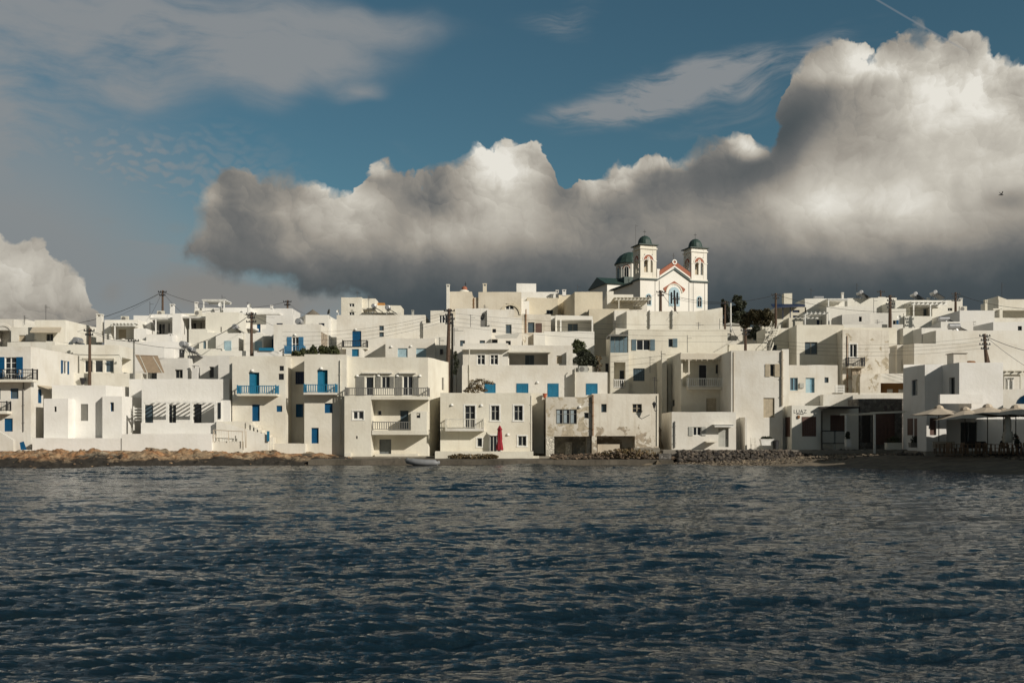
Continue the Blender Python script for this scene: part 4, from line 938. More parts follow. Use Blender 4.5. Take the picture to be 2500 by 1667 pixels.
# towers
for s0, zb in ((0, 0), (FW - 3.5, -.0)):
    tw = MB(); zt = zT; sA, sB = s0 + .08, s0 + 3.42
    # four corner piers, sill and head leave the bell arches open
    for a, c in ((sA, sA + .75), (sB - .75, sB)):
        for d, e in ((.08, .83), (2.67, 3.42)): cbox(tw, a, c, d, e, zE + .29, zt)
    cbox(tw, sA + .04, sB - .04, .12, 3.38, zE + .292, 33.9); cbox(tw, sA + .04, sB - .04, .12, 3.38, 37.35, zt - .01)
    for fa in (CF(s0, .1, s0 + 3.5, .1), CF(s0 + .1, 3.5, s0 + .1, 0)):
        fa.box(tw, 1.63, 1.87, 33.9, 37.35, -.25, .02)
        for q in (.78, 2.72): fa.box(tw, q - .06, q + .06, 33.9, 37.35, -.3, -.01)
    cbox(tw, s0 - .02, s0 + 3.52, -.02, 3.52, zE + .291, 33.0)
    cbox(tw, s0 - .08, s0 + 3.58, -.08, 3.58, 38.3, 38.55)
    o = tw.build('tower', 'church', root)
    br = MB(); mo = MB()
    for fa in (CF(s0, .1, s0 + 3.5, .1), CF(s0 + .1, 3.5, s0 + .1, 0)):
        ring(fa, br, 1.75, 36.25, .42, .98, .021, .07); br_ = br
        ring(fa, mo, 1.75, 36.25, 1.0, 1.22, .02, .1); ring(fa, mo, 1.75, 36.6, .13, .3, .071, .14, 0, 2 * PI, 14)
        for q in (1.28, 2.22): ring(fa, mo, q, 35.95, .36, .47, .072, .11)
        fa.box(mo, -.02, .55, 36.05, 36.2, .0, .09); fa.box(mo, 2.95, 3.52, 36.05, 36.2, .0, .09)
    br.build('brick_arch', 'brick', o); mo.build('moulding', 'church', o)
    dk = MB(); cbox(dk, s0 + 1.3, s0 + 2.2, 1.3, 2.2, 33.9, 37.3); dk.build('bell_core', 'tanwood', o)
    bl = MB(); c = W(s0 + 1.1, .75, 35.4); bl.lathe(c, [(.36, -.35), (.3, -.25), (.22, .1), (.14, .25), (0, .3)], 12); bl.build('bell', 'iron', o, True)
    dm = MB(); cbox(dm, s0 - .3, s0 + 3.8, -.3, 3.8, zt, zt + .16)
    c = W(s0 + 1.75, 1.75, zt + .16); dm.lathe(c, [(1.5, 0), (1.5, .3), (1.36, .34), (1.34, .6), (1.22, 1.05), (.95, 1.5), (.55, 1.8), (.15, 1.93), (0, 1.95)], 8 * 2); dm.build('dome', 'copper', o)
    cr = MB(); x, y, z = W(s0 + 1.75, 1.75, zt + 2.1); cr.tube([(x, y, z - .05), (x, y, z + 1.15)], .035, 5); cr.tube([(x - .28, y, z + .78), (x + .28, y, z + .78)], .035, 5); cr.build('cross', 'iron', o)
# big dome
o = MB(); c = W(6.2, 18.8, 35.3); o.lathe(c, [(3.0, 0), (3.0, 3.1), (3.12, 3.15), (3.12, 3.3)], 8); dr = o.build('drum', 'church', root)
o = MB(); o.lathe((c[0], c[1], c[2] + 3.3), [(3.35, 0), (3.3, .2), (3.0, .65), (2.75, 1.2), (2.2, 1.85), (1.4, 2.35), (.6, 2.6), (0, 2.65)], 16); o.build('dome', 'copper', root)
for kk in range(8):
    a0, a1 = 2 * PI * kk / 8, 2 * PI * (kk + 1) / 8; r = 3.0
    pa, pb = (c[0] + r * math.cos(a0), c[1] + r * math.sin(a0)), (c[0] + r * math.cos(a1), c[1] + r * math.sin(a1))
    fd = Face(pa, pb)
    g = MB(); archbox(fd, g, fd.L / 2 - .42, fd.L / 2 + .42, 35.4, 37.8, 0, .03); g.build('window', 'glass', dr)
    g = MB(); ring(fd, g, fd.L / 2, 37.38, .45, .62, 0, .08); fd.box(g, fd.L / 2 - .62, fd.L / 2 - .45, 35.4, 37.38, 0, .08); fd.box(g, fd.L / 2 + .45, fd.L / 2 + .62, 35.4, 37.38, 0, .08); fd.box(g, fd.L / 2 - .03, fd.L / 2 + .03, 35.4, 37.7, .031, .06); g.build('window_surround', 'church', dr)
    g = MB(); ring(fd, g, fd.L / 2, 37.38, .63, .8, 0, .06); g.build('brick_arch', 'brick', dr)
# facade windows
cw = FW / 2; g = MB(); archbox(ff, g, cw - 1.15, cw + 1.15, 27.6, 31.3, .0, .06); g.build('window_surround', 'bluegrey_stone' if 'bluegrey_stone' in M else 'paleblue', root)
g = MB()
for q, zz in ((-.62, 30.3), (0, 30.7), (.62, 30.3)): archbox(ff, g, cw + q - .19, cw + q + .19, 28.0, zz, .061, .075)
g.build('window', 'glass', root)
g = MB(); ring(ff, g, cw, 30.2, 1.55, 1.75, 0, .1); g.build('moulding', 'church', root)
g = MB()
for a, c_ in (((cw - 2.35, 30.2), (cw, 32.1)), ((cw, 32.1), (cw + 2.35, 30.2))):
    pass
n = 12
for sgn in (-1, 1):    # red spandrels between the arch and the gable
    for kq in range(n):
        a0, a1 = PI / 2 * kq / n, PI / 2 * (kq + 1) / n
        def outer(a):
            x = min(2.35, 1.78 * math.cos(a) + .55 * math.cos(a)); return x, min(30.2 + (2.25 - x * .62) , 30.2 + 1.78 * math.sin(a) + .6)
        i0, i1 = (1.78 * math.cos(a0), 30.2 + 1.78 * math.sin(a0)), (1.78 * math.cos(a1), 30.2 + 1.78 * math.sin(a1)); o0, o1 = outer(a0), outer(a1)
        P = [i0, o0, o1, i1]; pf = [ff.pt(cw + sgn * p[0], p[1], .05) for p in P]; 
        g.q(*(pf if sgn > 0 else pf[::-1]))
g.build('brick_spandrel', 'brick', root)
for sc_ in (1.75, FW - 1.75):
    g = MB(); archbox(ff, g, sc_ - .6, sc_ + .6, 27.5, 29.8, 0, .05); s_ = g.build('window_surround', 'paleblue', root)
    g = MB(); archbox(ff, g, sc_ - .42, sc_ + .42, 27.7, 29.6, .051, .065); g.build('window', 'glass', s_)
    g = MB(); ff.box(g, sc_ - .03, sc_ + .03, 27.7, 29.55, .066, .09); ff.box(g, sc_ - .4, sc_ + .4, 28.9, 28.96, .066, .09); g.build('mullion', 'whitepaint', s_)
g = MB()
for q in (3.1, 4.0, FW - 4.0, FW - 3.1, FW - .6): ff.box(g, q - .04, q + .04, 12, zE, .0, .04)
g.build('pilaster_line', 'greyrail', root)
for q in (4.2, 9.5):
    g = MB(); archbox(fl, g, 26 - q - .5, 26 - q + .5, 27.4, 29.2, -.2, -.2); 
    g = MB(); f5 = CF(.25, 26, .25, 0); archbox(f5, g, 26 - q - .5, 26 - q + .5, 27.4, 29.2, 0, .03); g.build('window', 'glass', root)

# =====================================================================
#  LOOSE THINGS
# =====================================================================
def pole(px, top, bot, Y, label, arms=2, r=.13, lean=0, brace=None, mat='polewood', low=None):
    x = X(px, Y); z0, z1 = (low if low is not None else Z(bot, Y)) , Z(top, Y)
    e = empty('utility_pole', (x, Y, z0), label, 'utility pole', 'utility poles')
    mb = MB(); mb.tube([(x + lean, Y, z0 - 1.5), (x, Y, z1)], [r * 1.25, r * .85], 8); mb.build('shaft', mat, e)
    a = MB()
    for k in range(arms):
        z = z1 - .25 - k * .42; w = .55 if k % 2 == 0 else .4; a.box(x - w, x + w, Y - .17, Y - .08, z - .04, z + .04)
        for q in (-w + .06, -w * .4, w * .4, w - .06): a.lathe((x + q, Y - .12, z + .04), [(.05, 0), (.07, .06), (.05, .14), (0, .16)], 6)
    if arms: a.build('crossarm', 'iron', e)
    if brace:
        b2 = MB(); b2.tube([(X(brace, Y), Y + .3, z0 - 1), (x + lean * .3, Y + .1, z1 - (z1 - z0) * .45)], r * .85, 7); b2.build('brace', mat, e)
    return (x, Y - .12, z1 - .2)
P1 = pole(219, 802, 938, 100.8, 'dark wooden pole rising in front of the three square windows', 2, .15)
P2 = pole(397, 709, 762, 128, 'tall bare pole standing high on the left skyline', 2, .14, low=Z(790, 128))
P3 = pole(614, 762, 868, 108.2, 'dark pole with many side wires beside the flat slab roof', 3, .15)
P4 = pole(702, 733, 754, 134, 'short distant pole between slab roof and thatched cone', 2, .14, low=Z(775, 134))
P5 = pole(1097, 754, 957, 100.2, 'tallest brown pole standing by the dark central alley', 4, .19, lean=-.25)
P6 = pole(1613, 709, 760, 122.5, 'brown pole in front of the church facade', 2, .16, low=Z(775, 122))
P7 = pole(1648, 726, 760, 123.5, 'second shorter pole before the church window with low brace', 1, .13, low=Z(775, 123), brace=1656)
P8 = pole(1894, 716, 800, 121.8, 'pole just right of the acacia with frayed wire head', 2, .15)
P9 = pole(1770, 736, 802, 121, 'thin dark pole between church and pine', 1, .11)
P10 = pole(1820, 802, 855, 108.6, 'short dark pole in front of the little pink roof', 2, .15)
P11 = pole(2173, 721, 797, 118.6, 'pole with ladder of side brackets at right skyline', 4, .19)
P12 = pole(2333, 714, 758, 126, 'pole above the white block with shaded left wall', 3, .15)
P13 = pole(2403, 815, 886, 99, 'leaning braced double pole above the restaurant roof', 4, .17, lean=.35, brace=2424)
P14 = pole(327, 827, 910, 100.9, 'pale grey pole beside the big brown awning', 1, .1, mat='greywood')
P15 = pole(2150, 709, 724, 140, 'tiny distant pole on the right skyline', 1, .12, low=Z(730, 140))
P16 = pole(1784, 740, 783, 127, 'white metal post in front of the dark pine', 0, .09, mat='whitepaint')
def wire(a, b, sag, label, r=.022):
    a, b = Vector(a), Vector(b); pts = []
    for k in range(19):
        t = k / 18; p = a.lerp(b, t); p.z -= sag * 4 * t * (1 - t); pts.append(p)
    o = MB(); o.tube(pts, r * .72, 4); ob = o.build('overhead_wire', 'iron', None, True, loc=tuple((a + b) / 2)); tag(ob, label, 'wire', 'overhead wires')
def at(px, py, Y): return (X(px, Y), Y, Z(py, Y))
wire(at(-200, 715, 128), P2, 4.4, 'thick sagging wire from the left edge to the high pole', .05)
wire(P2, P4, 1.4, 'thick wire across the left skyline between the two skyline poles', .045)
wire(P1, at(480, 852, 104), .5, 'dark wire running right from the leftmost pole over the awning', .04)
wire(P14, P1, .4, 'short wire between the grey pole and the leftmost pole', .03)
wire(P2, at(20, 835, 116), 1.5, 'thin slack wire falling left from the high pole to the arch house')
wire(P2, at(445, 765, 122), .1, 'thin wire dropping right of the high pole to the porch chimney')
wire(P2, at(365, 775, 124), .1, 'thin wire dropping left of the high pole to the stepped roof')
wire(P3, at(440, 852, 106), .5, 'lower wire from the slab roof pole down to the solar tanks', .035)
wire(P3, at(480, 838, 108), .4, 'upper wire from the slab roof pole down to the left', .03)
wire(P3, at(680, 800, 111), .1, 'wire from the slab roof pole right to the cornflower shutters')
wire(P3, at(670, 775, 116), .1, 'wire from the slab roof pole to the navy window')
wire(P4, at(745, 766, 124), .2, 'thin wire from the distant short pole to the thatched cone')
for k, (y0, y1, q) in enumerate(((772, 810, 'topmost'), (778, 821, 'second'), (786, 832, 'third'), (794, 842, 'lowest'))):
    wire(at(1097, y0 - 12, 100.1), at(690, y1, 106), .7, f'{q} of four thin wires crossing the blue door house facade', .018)
for k, (y0, y1, q) in enumerate(((764, 783, 'topmost'), (775, 798, 'second'), (785, 812, 'third'), (795, 826, 'lowest'))):
    wire(at(1098, y0, 100.1), at(1800, y1 + 8, 104.5), .5, f'{q} of four thin wires running right from the central alley pole', .018)
wire(P6, P8, 1.1, 'thick wire between the church pole and the acacia pole', .04)
wire(P6, P9, .5, 'thin lower wire from the church pole toward the pine')
wire(P7, P9, .3, 'thin wire from the braced church pole toward the pine')
wire(P6, at(1490, 758, 118), .2, 'wire falling left from the church pole over the pergola')
wire(P6, at(1655, 765, 117), .1, 'stay wire leaning right of the church pole', .03)
wire(P8, at(2250, 757, 120), .9, 'sagging wire from acacia pole across the right terraces', .035)
wire(at(2250, 757, 120), P12, .2, 'wire rising to the pole above the shaded white block', .035)
wire(P12, at(2560, 754, 122), .6, 'thick wire from the right skyline pole to the right edge', .04)
wire(P9, at(1812, 834, 112), 1.2, 'loose hanging cable beside the pink roof house', .03)
wire(P10, at(1700, 880, 103), .3, 'wire from the short dark pole down to the balcony house')
wire(P13, at(2560, 866, 100), .3, 'thick wire from the leaning pole to the right edge', .045)
wire(P13, at(2560, 925, 99), .3, 'lower wire from the leaning pole toward the timber pergola', .03)
for k, (y0, y1, q) in enumerate(((823, 821, 'topmost'), (832, 830, 'second'), (841, 838, 'third'), (850, 848, 'lowest'))):
    wire(at(2400, y0, 98.9), at(1850, y1 + 6, 106), .7, f'{q} of four thin wires running left from the leaning pole', .018)

def solar(px, py, Y, label, r=.30, side=False, flip=1):
    x, y, z = X(px, Y), Y, Z(py, Y); e = empty('solar_water_heater', (x, y, z - .7), label, 'solar heater', 'rooftop solar water heaters')
    mb = MB()
    if side: mb.tube([(x - .75, y, z), (x - .72, y, z), (x + .55, y, z)], [r * .8, r, r], 14)
    else: mb.tube([(x, y - .6, z), (x, y - .57, z), (x, y + .6, z)], [r * .8, r, r], 14)
    mb.build('tank', 'steel', e, False)
    m2 = MB(); d = flip * 1.2
    if side: m2.hexa([(x + .4, y - .3, z - .1), (x + 1.3, y - 1.0, z - .75), (x + 1.3, y + .9, z - .75), (x + .4, y + .6, z - .1)], [(x + .4, y - .3, z - .03), (x + 1.3, y - 1.0, z - .68), (x + 1.3, y + .9, z - .68), (x + .4, y + .6, z - .03)])
    else: m2.hexa([(x + flip * .15, y - .9, z - .2), (x + d, y - .9, z - .85), (x + d, y + .9, z - .85), (x + flip * .15, y + .9, z - .2)][::flip], [(x + flip * .15, y - .9, z - .12), (x + d, y - .9, z - .77), (x + d, y + .9, z - .77), (x + flip * .15, y + .9, z - .12)][::flip])
    m2.build('collector', 'panel', e)
    for q in (-.45, .45):
        m3 = MB(); m3.tube([(x - .1, y + q, z - .9), (x - .05, y + q, z - r + .05)], .035, 5); m3.build('leg', 'steel', e)
        m3 = MB(); m3.tube([(x + flip * .5, y + q, z - .9), (x, y + q, z - r + .05)], .03, 5); m3.build('leg', 'steel', e)
solar(190, 832, 105, 'shiny tank solar heater behind the three-window house', .36)
solar(449, 841, 105.5, 'dusty round-ended solar tank left of a pair on the grey roof', .34)
solar(468, 854, 106, 'low solar tank with slanted collectors, right of the pair on grey roof', .3)
solar(576, 799, 121, 'round solar tank at foot of blank bright wall', .36)
solar(731, 786, 117, 'pale solar tank on roof right of navy window', .4)
solar(913, 748, 127, 'left solar tank beside the square tower house', .28)
solar(947, 752, 127, 'right solar tank beside the square tower house', .33)
solar(2099, 715, 138, 'solar tank by mast on the right skyline', .3)
solar(2231, 719, 134, 'left of two solar tanks above the posted veranda', .3)
solar(2279, 715, 134, 'right of two solar tanks above the posted veranda', .3)
solar(2331, 797, 116.5, 'horizontal chrome solar tank on the low right roof', .36, True)
solar(2306, 779, 121, 'dark horizontal solar tank behind the low right parapet', .3, True)
solar(2000, 728, 136, 'black tank heater lying on roof near the chunky chimney', .3, True)
def antenna(px, top, bot, Y, label, n=4, w=.4):
    x = X(px, Y); e = MB(); z0, z1 = Z(bot, Y), Z(top, Y); e.tube([(x, Y, z0 - .4), (x, Y, z1)], .028, 5)
    for k in range(n): z = z1 - .1 - k * .16; e.box(x - w / 2, x + w / 2, Y - .015, Y + .015, z - .012, z + .012)
    e.box(x - .02, x + w * 1.2, Y - .02, Y + .02, z1 - .35, z1 - .32)
    o = e.build('antenna', 'iron', loc=(x, Y, z0)); tag(o, label, 'antenna', 'roof antennas')
for a in ((60, 770, 785, 122, 'small antenna over the far left arch house'), (112, 744, 782, 124, 'thin mast antenna above the tan roll awning house'), (366, 736, 768, 126, 'plain mast left of the high skyline pole', 0), (542, 720, 752, 131, 'mast rising behind the rooftop white frame', 0),
          (605, 737, 756, 130, 'short mast on the flat slab roof', 1), (900, 722, 756, 128, 'mast antenna between tower house and solar tank'), (872, 710, 726, 132, 'tiny red antenna on top of the square tower house', 2),
          (1109, 800, 835, 106, 'antenna right of the central alley pole', 2, .8), (1149, 768, 800, 108, 'hooked mast on the white court house', 1), (1183, 744, 755, 125, 'spiky antenna below the cream parapet'),
          (1410, 695, 713, 140, 'pale lightning rod above the sandy block', 0), (1552, 548, 597, 203, 'tall slim mast beside the left church tower', 0), (1587, 870, 901, 106, 'antenna in front of the five-pane grey window', 1),
          (1678, 818, 858, 106, 'thin mast on the balcony house roof', 0), (1705, 786, 804, 112, 'branching antenna on wall below the church', 3, .5), (1598, 920, 961, 92, 'antenna on the derelict house roof with stay rod', 2),
          (1980, 704, 729, 136, 'antenna above the white house with thin pergola', 2), (2092, 692, 730, 139, 'zigzag mast on the right skyline', 5, .25), (2446, 690, 727, 134, 'tall comb antenna above the swooping parapet', 5, .25),
          (2133, 728, 765, 126, 'plain pole antenna on the right terraces', 0), (2133.5 + 8, 780, 793, 121, 'double looped antenna on right terrace wall', 3, .6), (2206, 765, 797, 119, 'bare vertical rod near the right bracket pole', 0),
          (1757, 778, 803, 115, 'rod standing at the end of the blank wall', 0), (1823, 762, 780, 128, 'white stub mast under the acacia', 0)):
    antenna(*a)
def dish(px, py, Y, label, r=.35, m='whitepaint', ax=-.3):
    x, y, z = X(px, Y), Y, Z(py, Y); e = MB(); n = 12
    d = Vector((ax, -1, .35)).normalized(); a = d.orthogonal().normalized(); b = d.cross(a); i = len(e.v)
    for rr, dd in ((0, 0), (r * .6, .06), (r, .16)):
        for k in range(n): w = 2 * PI * k / n; e.v.append(tuple(Vector((x, y, z)) + a * (rr * math.cos(w)) + b * (rr * math.sin(w)) + d * dd))
    for j in range(2):
        for k in range(n): e.f.append((i + j * n + k, i + j * n + (k + 1) % n, i + (j + 1) * n + (k + 1) % n, i + (j + 1) * n + k))
    e.tube([Vector((x, y, z)), Vector((x, y, z)) + d * .45], .02, 4); e.tube([(x, y + .05, z - .8), (x, y + .05, z)], .03, 5)
    o = e.build('satellite_dish', m, loc=(x, y, z - .7)); tag(o, label, 'satellite dish', 'satellite dishes')
dish(176, 838, 105, 'grey dish left of the shiny tank, left side'); dish(540, 744, 130, 'white dish on the rooftop frame corner'); dish(610, 748, 129, 'round dish on the flat slab roof', .3)
dish(1181, 775, 112, 'dark edged dish on the white court house', .4, 'greyrail', -1.2); dish(805, 762, 120, 'tilted black dish beside the thatched cone', .35, 'greyrail', -1.5); dish(826, 761, 126, 'small pale dish left of the square tower house', .2)
dish(1905 + 290, 775, 124, 'little dish on right bracket pole house', .25)
def acunit(px, py, Y, label, m='bone'):
    x, z = X(px, Y), Z(py, Y); e = empty('air_conditioner', (x, Y, z - .35), label, 'air conditioner', 'outdoor air conditioner units')
    b = MB(); b.box(x - .45, x + .45, Y, Y + .3, z - .32, z + .32); c = b.build('casing', m, e)
    g = MB(); g.lathe((x - .1, Y, z), [(0, 0)], 3) if 0 else None
    g.tube([(x - .12, Y - .02, z), (x - .12, Y - .003, z)], .25, 14); g.build('fan_grille', 'greyrail', e)
acunit(304, 778, 122.6, 'tan air conditioner on the rafter porch roof'); acunit(392, 765, 125.5, 'tan air conditioner at foot of the high pole'); acunit(483, 764, 123, 'beige air conditioner under the rooftop chimney')
acunit(1424, 901, 99, 'air conditioner on the roof left of the fourth blue shutter', 'palegrey'); acunit(1435, 901, 99.3, 'square cowl air conditioner next to the dark bush')
acunit(2352, 754, 124, 'small air conditioner on the white block right of pole')

# solar/other: rooftop tank of rusty concrete above restaurant
e = empty('water_tank', (X(2338, 87), 87, Z(886, 87)), 'square stained concrete water tank on the restaurant roof', 'water tank')
b = MB(); b.box(X(2328, 86.6), X(2361, 86.6), 86.6, 87.9, Z(888, 86.6), Z(863, 86.6)); b.build('casing', 'peeling', e)
b = MB(); b.box(X(2326, 86.5), X(2363, 86.5), 86.5, 88, Z(863, 86.6) + .002, Z(861.5, 86.6)); b.build('lid', 'concrete', e)
e = MB(); e.lathe((X(2374, 87), 87.5, Z(884, 87)), [(.5, -.3), (.5, 0), (.4, .12), (0, .16)], 14); tag(e.build('roof_drum', 'rust', loc=(X(2374, 87), 87.5, Z(888, 87))), 'rusty round drum beside the concrete water tank', 'drum')

# awning, big and brown
e = empty('awning', (X(362, 101.5), 101.5, Z(912, 101)), 'large brown fabric awning with two pale arms on the left terrace', 'awning')
b = MB(); Y0, Y1 = 104, 101.3
b.hexa([at(353, 910, Y1), at(401, 910, Y1), at(385, 869, Y0), at(330, 867, Y0)], [(p[0], p[1], p[2] + .05) for p in (at(353, 910, Y1), at(401, 910, Y1), at(385, 869, Y0), at(330, 867, Y0))]); b.build('canopy', 'awning', e)
b = MB(); b.tube([at(341, 868, 103.9), at(359, 910, 101.2), at(359, 925, 101.2)], .05, 6); b.tube([at(373, 870, 103.9), at(396, 910, 101.2)], .05, 6); b.build('arm', 'bone', e)

# parasol (red, closed)
px, Y = 1220, 92.0
e = empty('parasol', (X(px, Y), Y, Z(1104, Y)), 'closed tall red parasol standing on the seafront terrace', 'parasol')
x = X(px, Y); z0 = Z(1101, Y)
b = MB(); n = 24; prof = [(0.05, 2.40), (.10, 2.36), (.17, 2.2), (.28, 2.02), (.20, 1.98), (.22, 1.8), (.25, 1.5), (.27, 1.15), (.24, .92), (.27, .86), (.31, .5), (.36, .12), (.30, .08)]
for r, z in prof[::-1]:
    for k in range(n):
        w = 2 * PI * k / n; rr = r * .82 * (1 + .2 * math.cos(w * 6 + z) * (1 if r > .1 else 0)); b.v.append((x + rr * math.cos(w), Y + rr * math.sin(w), z0 + z * .98))
for j in range(len(prof) - 1):
    for k in range(n): b.f.append((j * n + k, j * n + (k + 1) % n, (j + 1) * n + (k + 1) % n, (j + 1) * n + k))
b.build('canopy', 'red', e, True)
b = MB(); b.tube([(x, Y, Z(1104, Y)), (x, Y, z0 + 2.5)], .035, 6); b.build('pole', 'bone', e)
b = MB(); b.tube([(x, Y, Z(1104, Y)), (x, Y, Z(1104, Y) + .1)], .3, 12); b.build('base', 'concrete', e)

# restaurant umbrellas
def umbrella(px, py, pyb, Y, label, w=2.3, h=.75, polebot=1085, tilt=0, rot=0):
    x, z = X(px, Y), Z(py, Y); e = empty('parasol', (x, Y, Z(polebot, Y)), label, 'parasol', 'open canvas parasols of the restaurant')
    zb = z - h; b = MB(); n = 8; sub = 3
    ctr = (x, Y, z)
    for k in range(n):
        a0, a1 = rot + 2 * PI * k / n, rot + 2 * PI * (k + 1) / n
        q = lambda r, a, t: (x + r * math.cos(a) * w / 2 * 1.0 + 0, Y + r * math.sin(a) * w / 2, z - h * (r ** .85) - .05 * math.sin(PI * t) * r + tilt * r * math.cos(a))
        for s in range(sub):
            r0, r1 = s / sub, (s + 1) / sub
            for t in range(3):
                t0, t1 = t / 3, (t + 1) / 3; A, B = a0 + (a1 - a0) * t0, a0 + (a1 - a0) * t1
                if s == 0: b.q(q(r1, A, t0), q(r1, B, t1), q(0.001, A, 0))
                else: b.q(q(r1, A, t0), q(r1, B, t1), q(r0, B, t1), q(r0, A, t0))
    b.build('canopy', 'canvas', e)
    v = MB(); v.lathe((x, Y, z), [(.42, -.12), (.3, .06), (.05, .16), (0, .16)], 8); v.build('vent_cap', 'canvas', e)
    p = MB(); p.tube([(x, Y, Z(polebot, Y)), (x, Y, z + .05)], .035, 6); p.build('pole', 'darkwood', e)
    r = MB()
    for k in range(n): a = rot + 2 * PI * k / n; r.tube([(x, Y, z - .12), (x + math.cos(a) * w / 2 * .97, Y + math.sin(a) * w / 2 * .97, z - h - .03 + tilt * math.cos(a))], .014, 4)
    r.build('rib', 'darkwood', e)
umbrella(2292, 993, 1017, 79, 'open canvas parasol nearest the white pergola post', 4.3, .62, 1078)
umbrella(2356, 997, 1032, 77.3, 'open canvas parasol second from the white pergola post', 4.6, .75, 1085, .12, .3)
umbrella(2411, 990, 1018, 77.6, 'open canvas parasol in front of the projecting upper block', 4.8, .7, 1085, -.08, .2)
umbrella(2480, 992, 1020, 76.3, 'rightmost open canvas parasol at the picture edge', 4.8, .65, 1090, 0, .15)
umbrella(2450, 1001, 1020, 78.6, 'open canvas parasol behind the folded cream one', 4.0, .5, 1078, 0, .5)
px, Y = 2460, 75.6; x = X(px, Y)
e = empty('parasol', (x, Y, Z(1090, Y)), 'folded cream parasol wrapped around its pole among the tables', 'parasol')
b = MB(); prof = [(.03, 2.3), (.14, 2.2), (.24, 1.9), (.26, 1.3), (.22, 1.05), (.34, .8), (.33, .2), (.2, .12)]
for r, z in prof[::-1]:
    for k in range(16): w = 2 * PI * k / 16; rr = r * (1 + .15 * math.cos(w * 5)); b.v.append((x + rr * math.cos(w), Y + rr * math.sin(w), Z(1085, Y) + z))
for j in range(len(prof) - 1):
    for k in range(16): b.f.append((j * 16 + k, j * 16 + (k + 1) % 16, (j + 1) * 16 + (k + 1) % 16, (j + 1) * 16 + k))
b.build('canopy', 'cloth', e, True); b = MB(); b.tube([(x, Y, Z(1095, Y)), (x, Y, Z(1085, Y) + 2.35)], .035, 6); b.build('pole', 'darkwood', e)

# white pergola frame on the promenade
e = empty('pergola', (X(2135, 88), 88, 1.2), 'white beam pergola with one tall lit post on the promenade', 'pergola')
b = MB(); b.tube([at(2051, 1012, 89.5), at(2210, 1005.5, 86.5)], .085, 4); b.tube([at(2062, 1013, 92.3), at(2135, 1011, 88)], .05, 4); b.tube([at(2124, 1007, 91), at(2215, 1003.5, 87.5)], .045, 4); b.build('beam', 'bone', e)
b = MB(); xx = X(2135, 88); b.box(xx - .08, xx + .08, 87.92, 88.08, 1.0, Z(1011, 88)); b.build('post', 'whitepaint', e)
b = MB(); xx = X(2065, 91.8); b.box(xx - .08, xx + .08, 91.7, 91.86, 1.0, Z(1013, 91.8)); b.build('post', 'whitepaint', e)

# planters
def foliage(mb, c, r, n, s, seed, flat=1.0):
    rnd = random.Random(seed)
    for _ in range(n):
        while True:
            p = Vector((rnd.uniform(-1, 1), rnd.uniform(-1, 1), rnd.uniform(-1, 1)))
            if p.length < 1: break
        p = Vector((c[0] + p.x * r[0], c[1] + p.y * r[1], c[2] + p.z * r[2]))
        a = Vector((rnd.gauss(0, 1), rnd.gauss(0, 1), rnd.gauss(0, 1) * flat)).normalized(); b = a.orthogonal().normalized(); q = s * rnd.uniform(.6, 1.4)
        w = rnd.uniform(0, PI); b = b * math.cos(w) + a.cross(b) * math.sin(w)
        mb.q(p - a * q, p - b * q * .5, p + a * q, p + b * q * .5)
def planter(px0, px1, top, bot, Y, label, mat, leaf, hh=.35, boat=False):
    x0, x1 = X(px0, Y), X(px1, Y); z0, z1 = Z(bot, Y), Z(top, Y)
    e = empty('planter', ((x0 + x1) / 2, Y, z0), label, 'planter')
    b = MB(); t = .12 if boat else 0
    b.hexa([(x0 + t, Y, z0), (x1 - t, Y, z0), (x1 - t, Y + .5, z0), (x0 + t, Y + .5, z0)], [(x0, Y - .03, z1), (x1, Y - .03, z1), (x1, Y + .55, z1), (x0, Y + .55, z1)])
    b.box(x0 - .03, x1 + .03, Y - .06, Y + .58, z1 + .001, z1 + .06); b.build('trough', mat, e)
    l = MB(); foliage(l, ((x0 + x1) / 2, Y + .25, z1 + hh * .6), ((x1 - x0) * .45, .25, hh), 260, .09, px0); l.build('foliage', leaf, e)
planter(1857, 1889, 1073, 1087, 91.2, 'white boat-shaped planter against the shaded harbour wall', 'whitepaint', 'darkshrub', .2, True)
planter(2165, 2203, 1082, 1097, 88.6, 'square white concrete planter with leafy plant on promenade edge', 'fresh', 'shrub', .4)
planter(2066, 2078, 1073, 1090, 91, 'slim white pot beside the dark stone shed', 'fresh', 'darkshrub', .5)
planter(2224, 2256, 1082, 1092, 84.3, 'low dark shrub trough before the restaurant panels', 'greyrail', 'darkshrub', .45)
e = empty('flower_pot', (X(1330, 95), 95, Z(972, 95)), 'terracotta pot standing on the wall corner by the passage', 'flower pot')
b = MB(); b.lathe((X(1330.5, 94.6), 94.8, Z(972, 94.6)), [(.0, 0), (.13, 0), (.19, .38), (.22, .38), (.22, .46), (.16, .46)], 12); b.build('pot', 'terracotta', e)
e = empty('flower_pot', (X(202, 101), 101, Z(938, 101)), 'dark tall planter pot at the foot of the leftmost pole', 'flower pot')
b = MB(); b.lathe((X(202, 100.9), 100.9, Z(938, 100.9)), [(.0, 0), (.14, 0), (.3, .6), (.33, .65), (.2, .65)], 10); b.build('pot', 'iron', e)
e = empty('dustbin', (X(1895, 91), 91, 1.3), 'dark rubbish bin beside the boat-shaped planter', 'bin')
b = MB(); b.lathe((X(1895, 91), 91.2, 1.3), [(.0, 0), (.24, 0), (.29, .75), (.3, .8), (.1, .88), (0, .88)], 12); b.build('bin_body', 'iron', e)

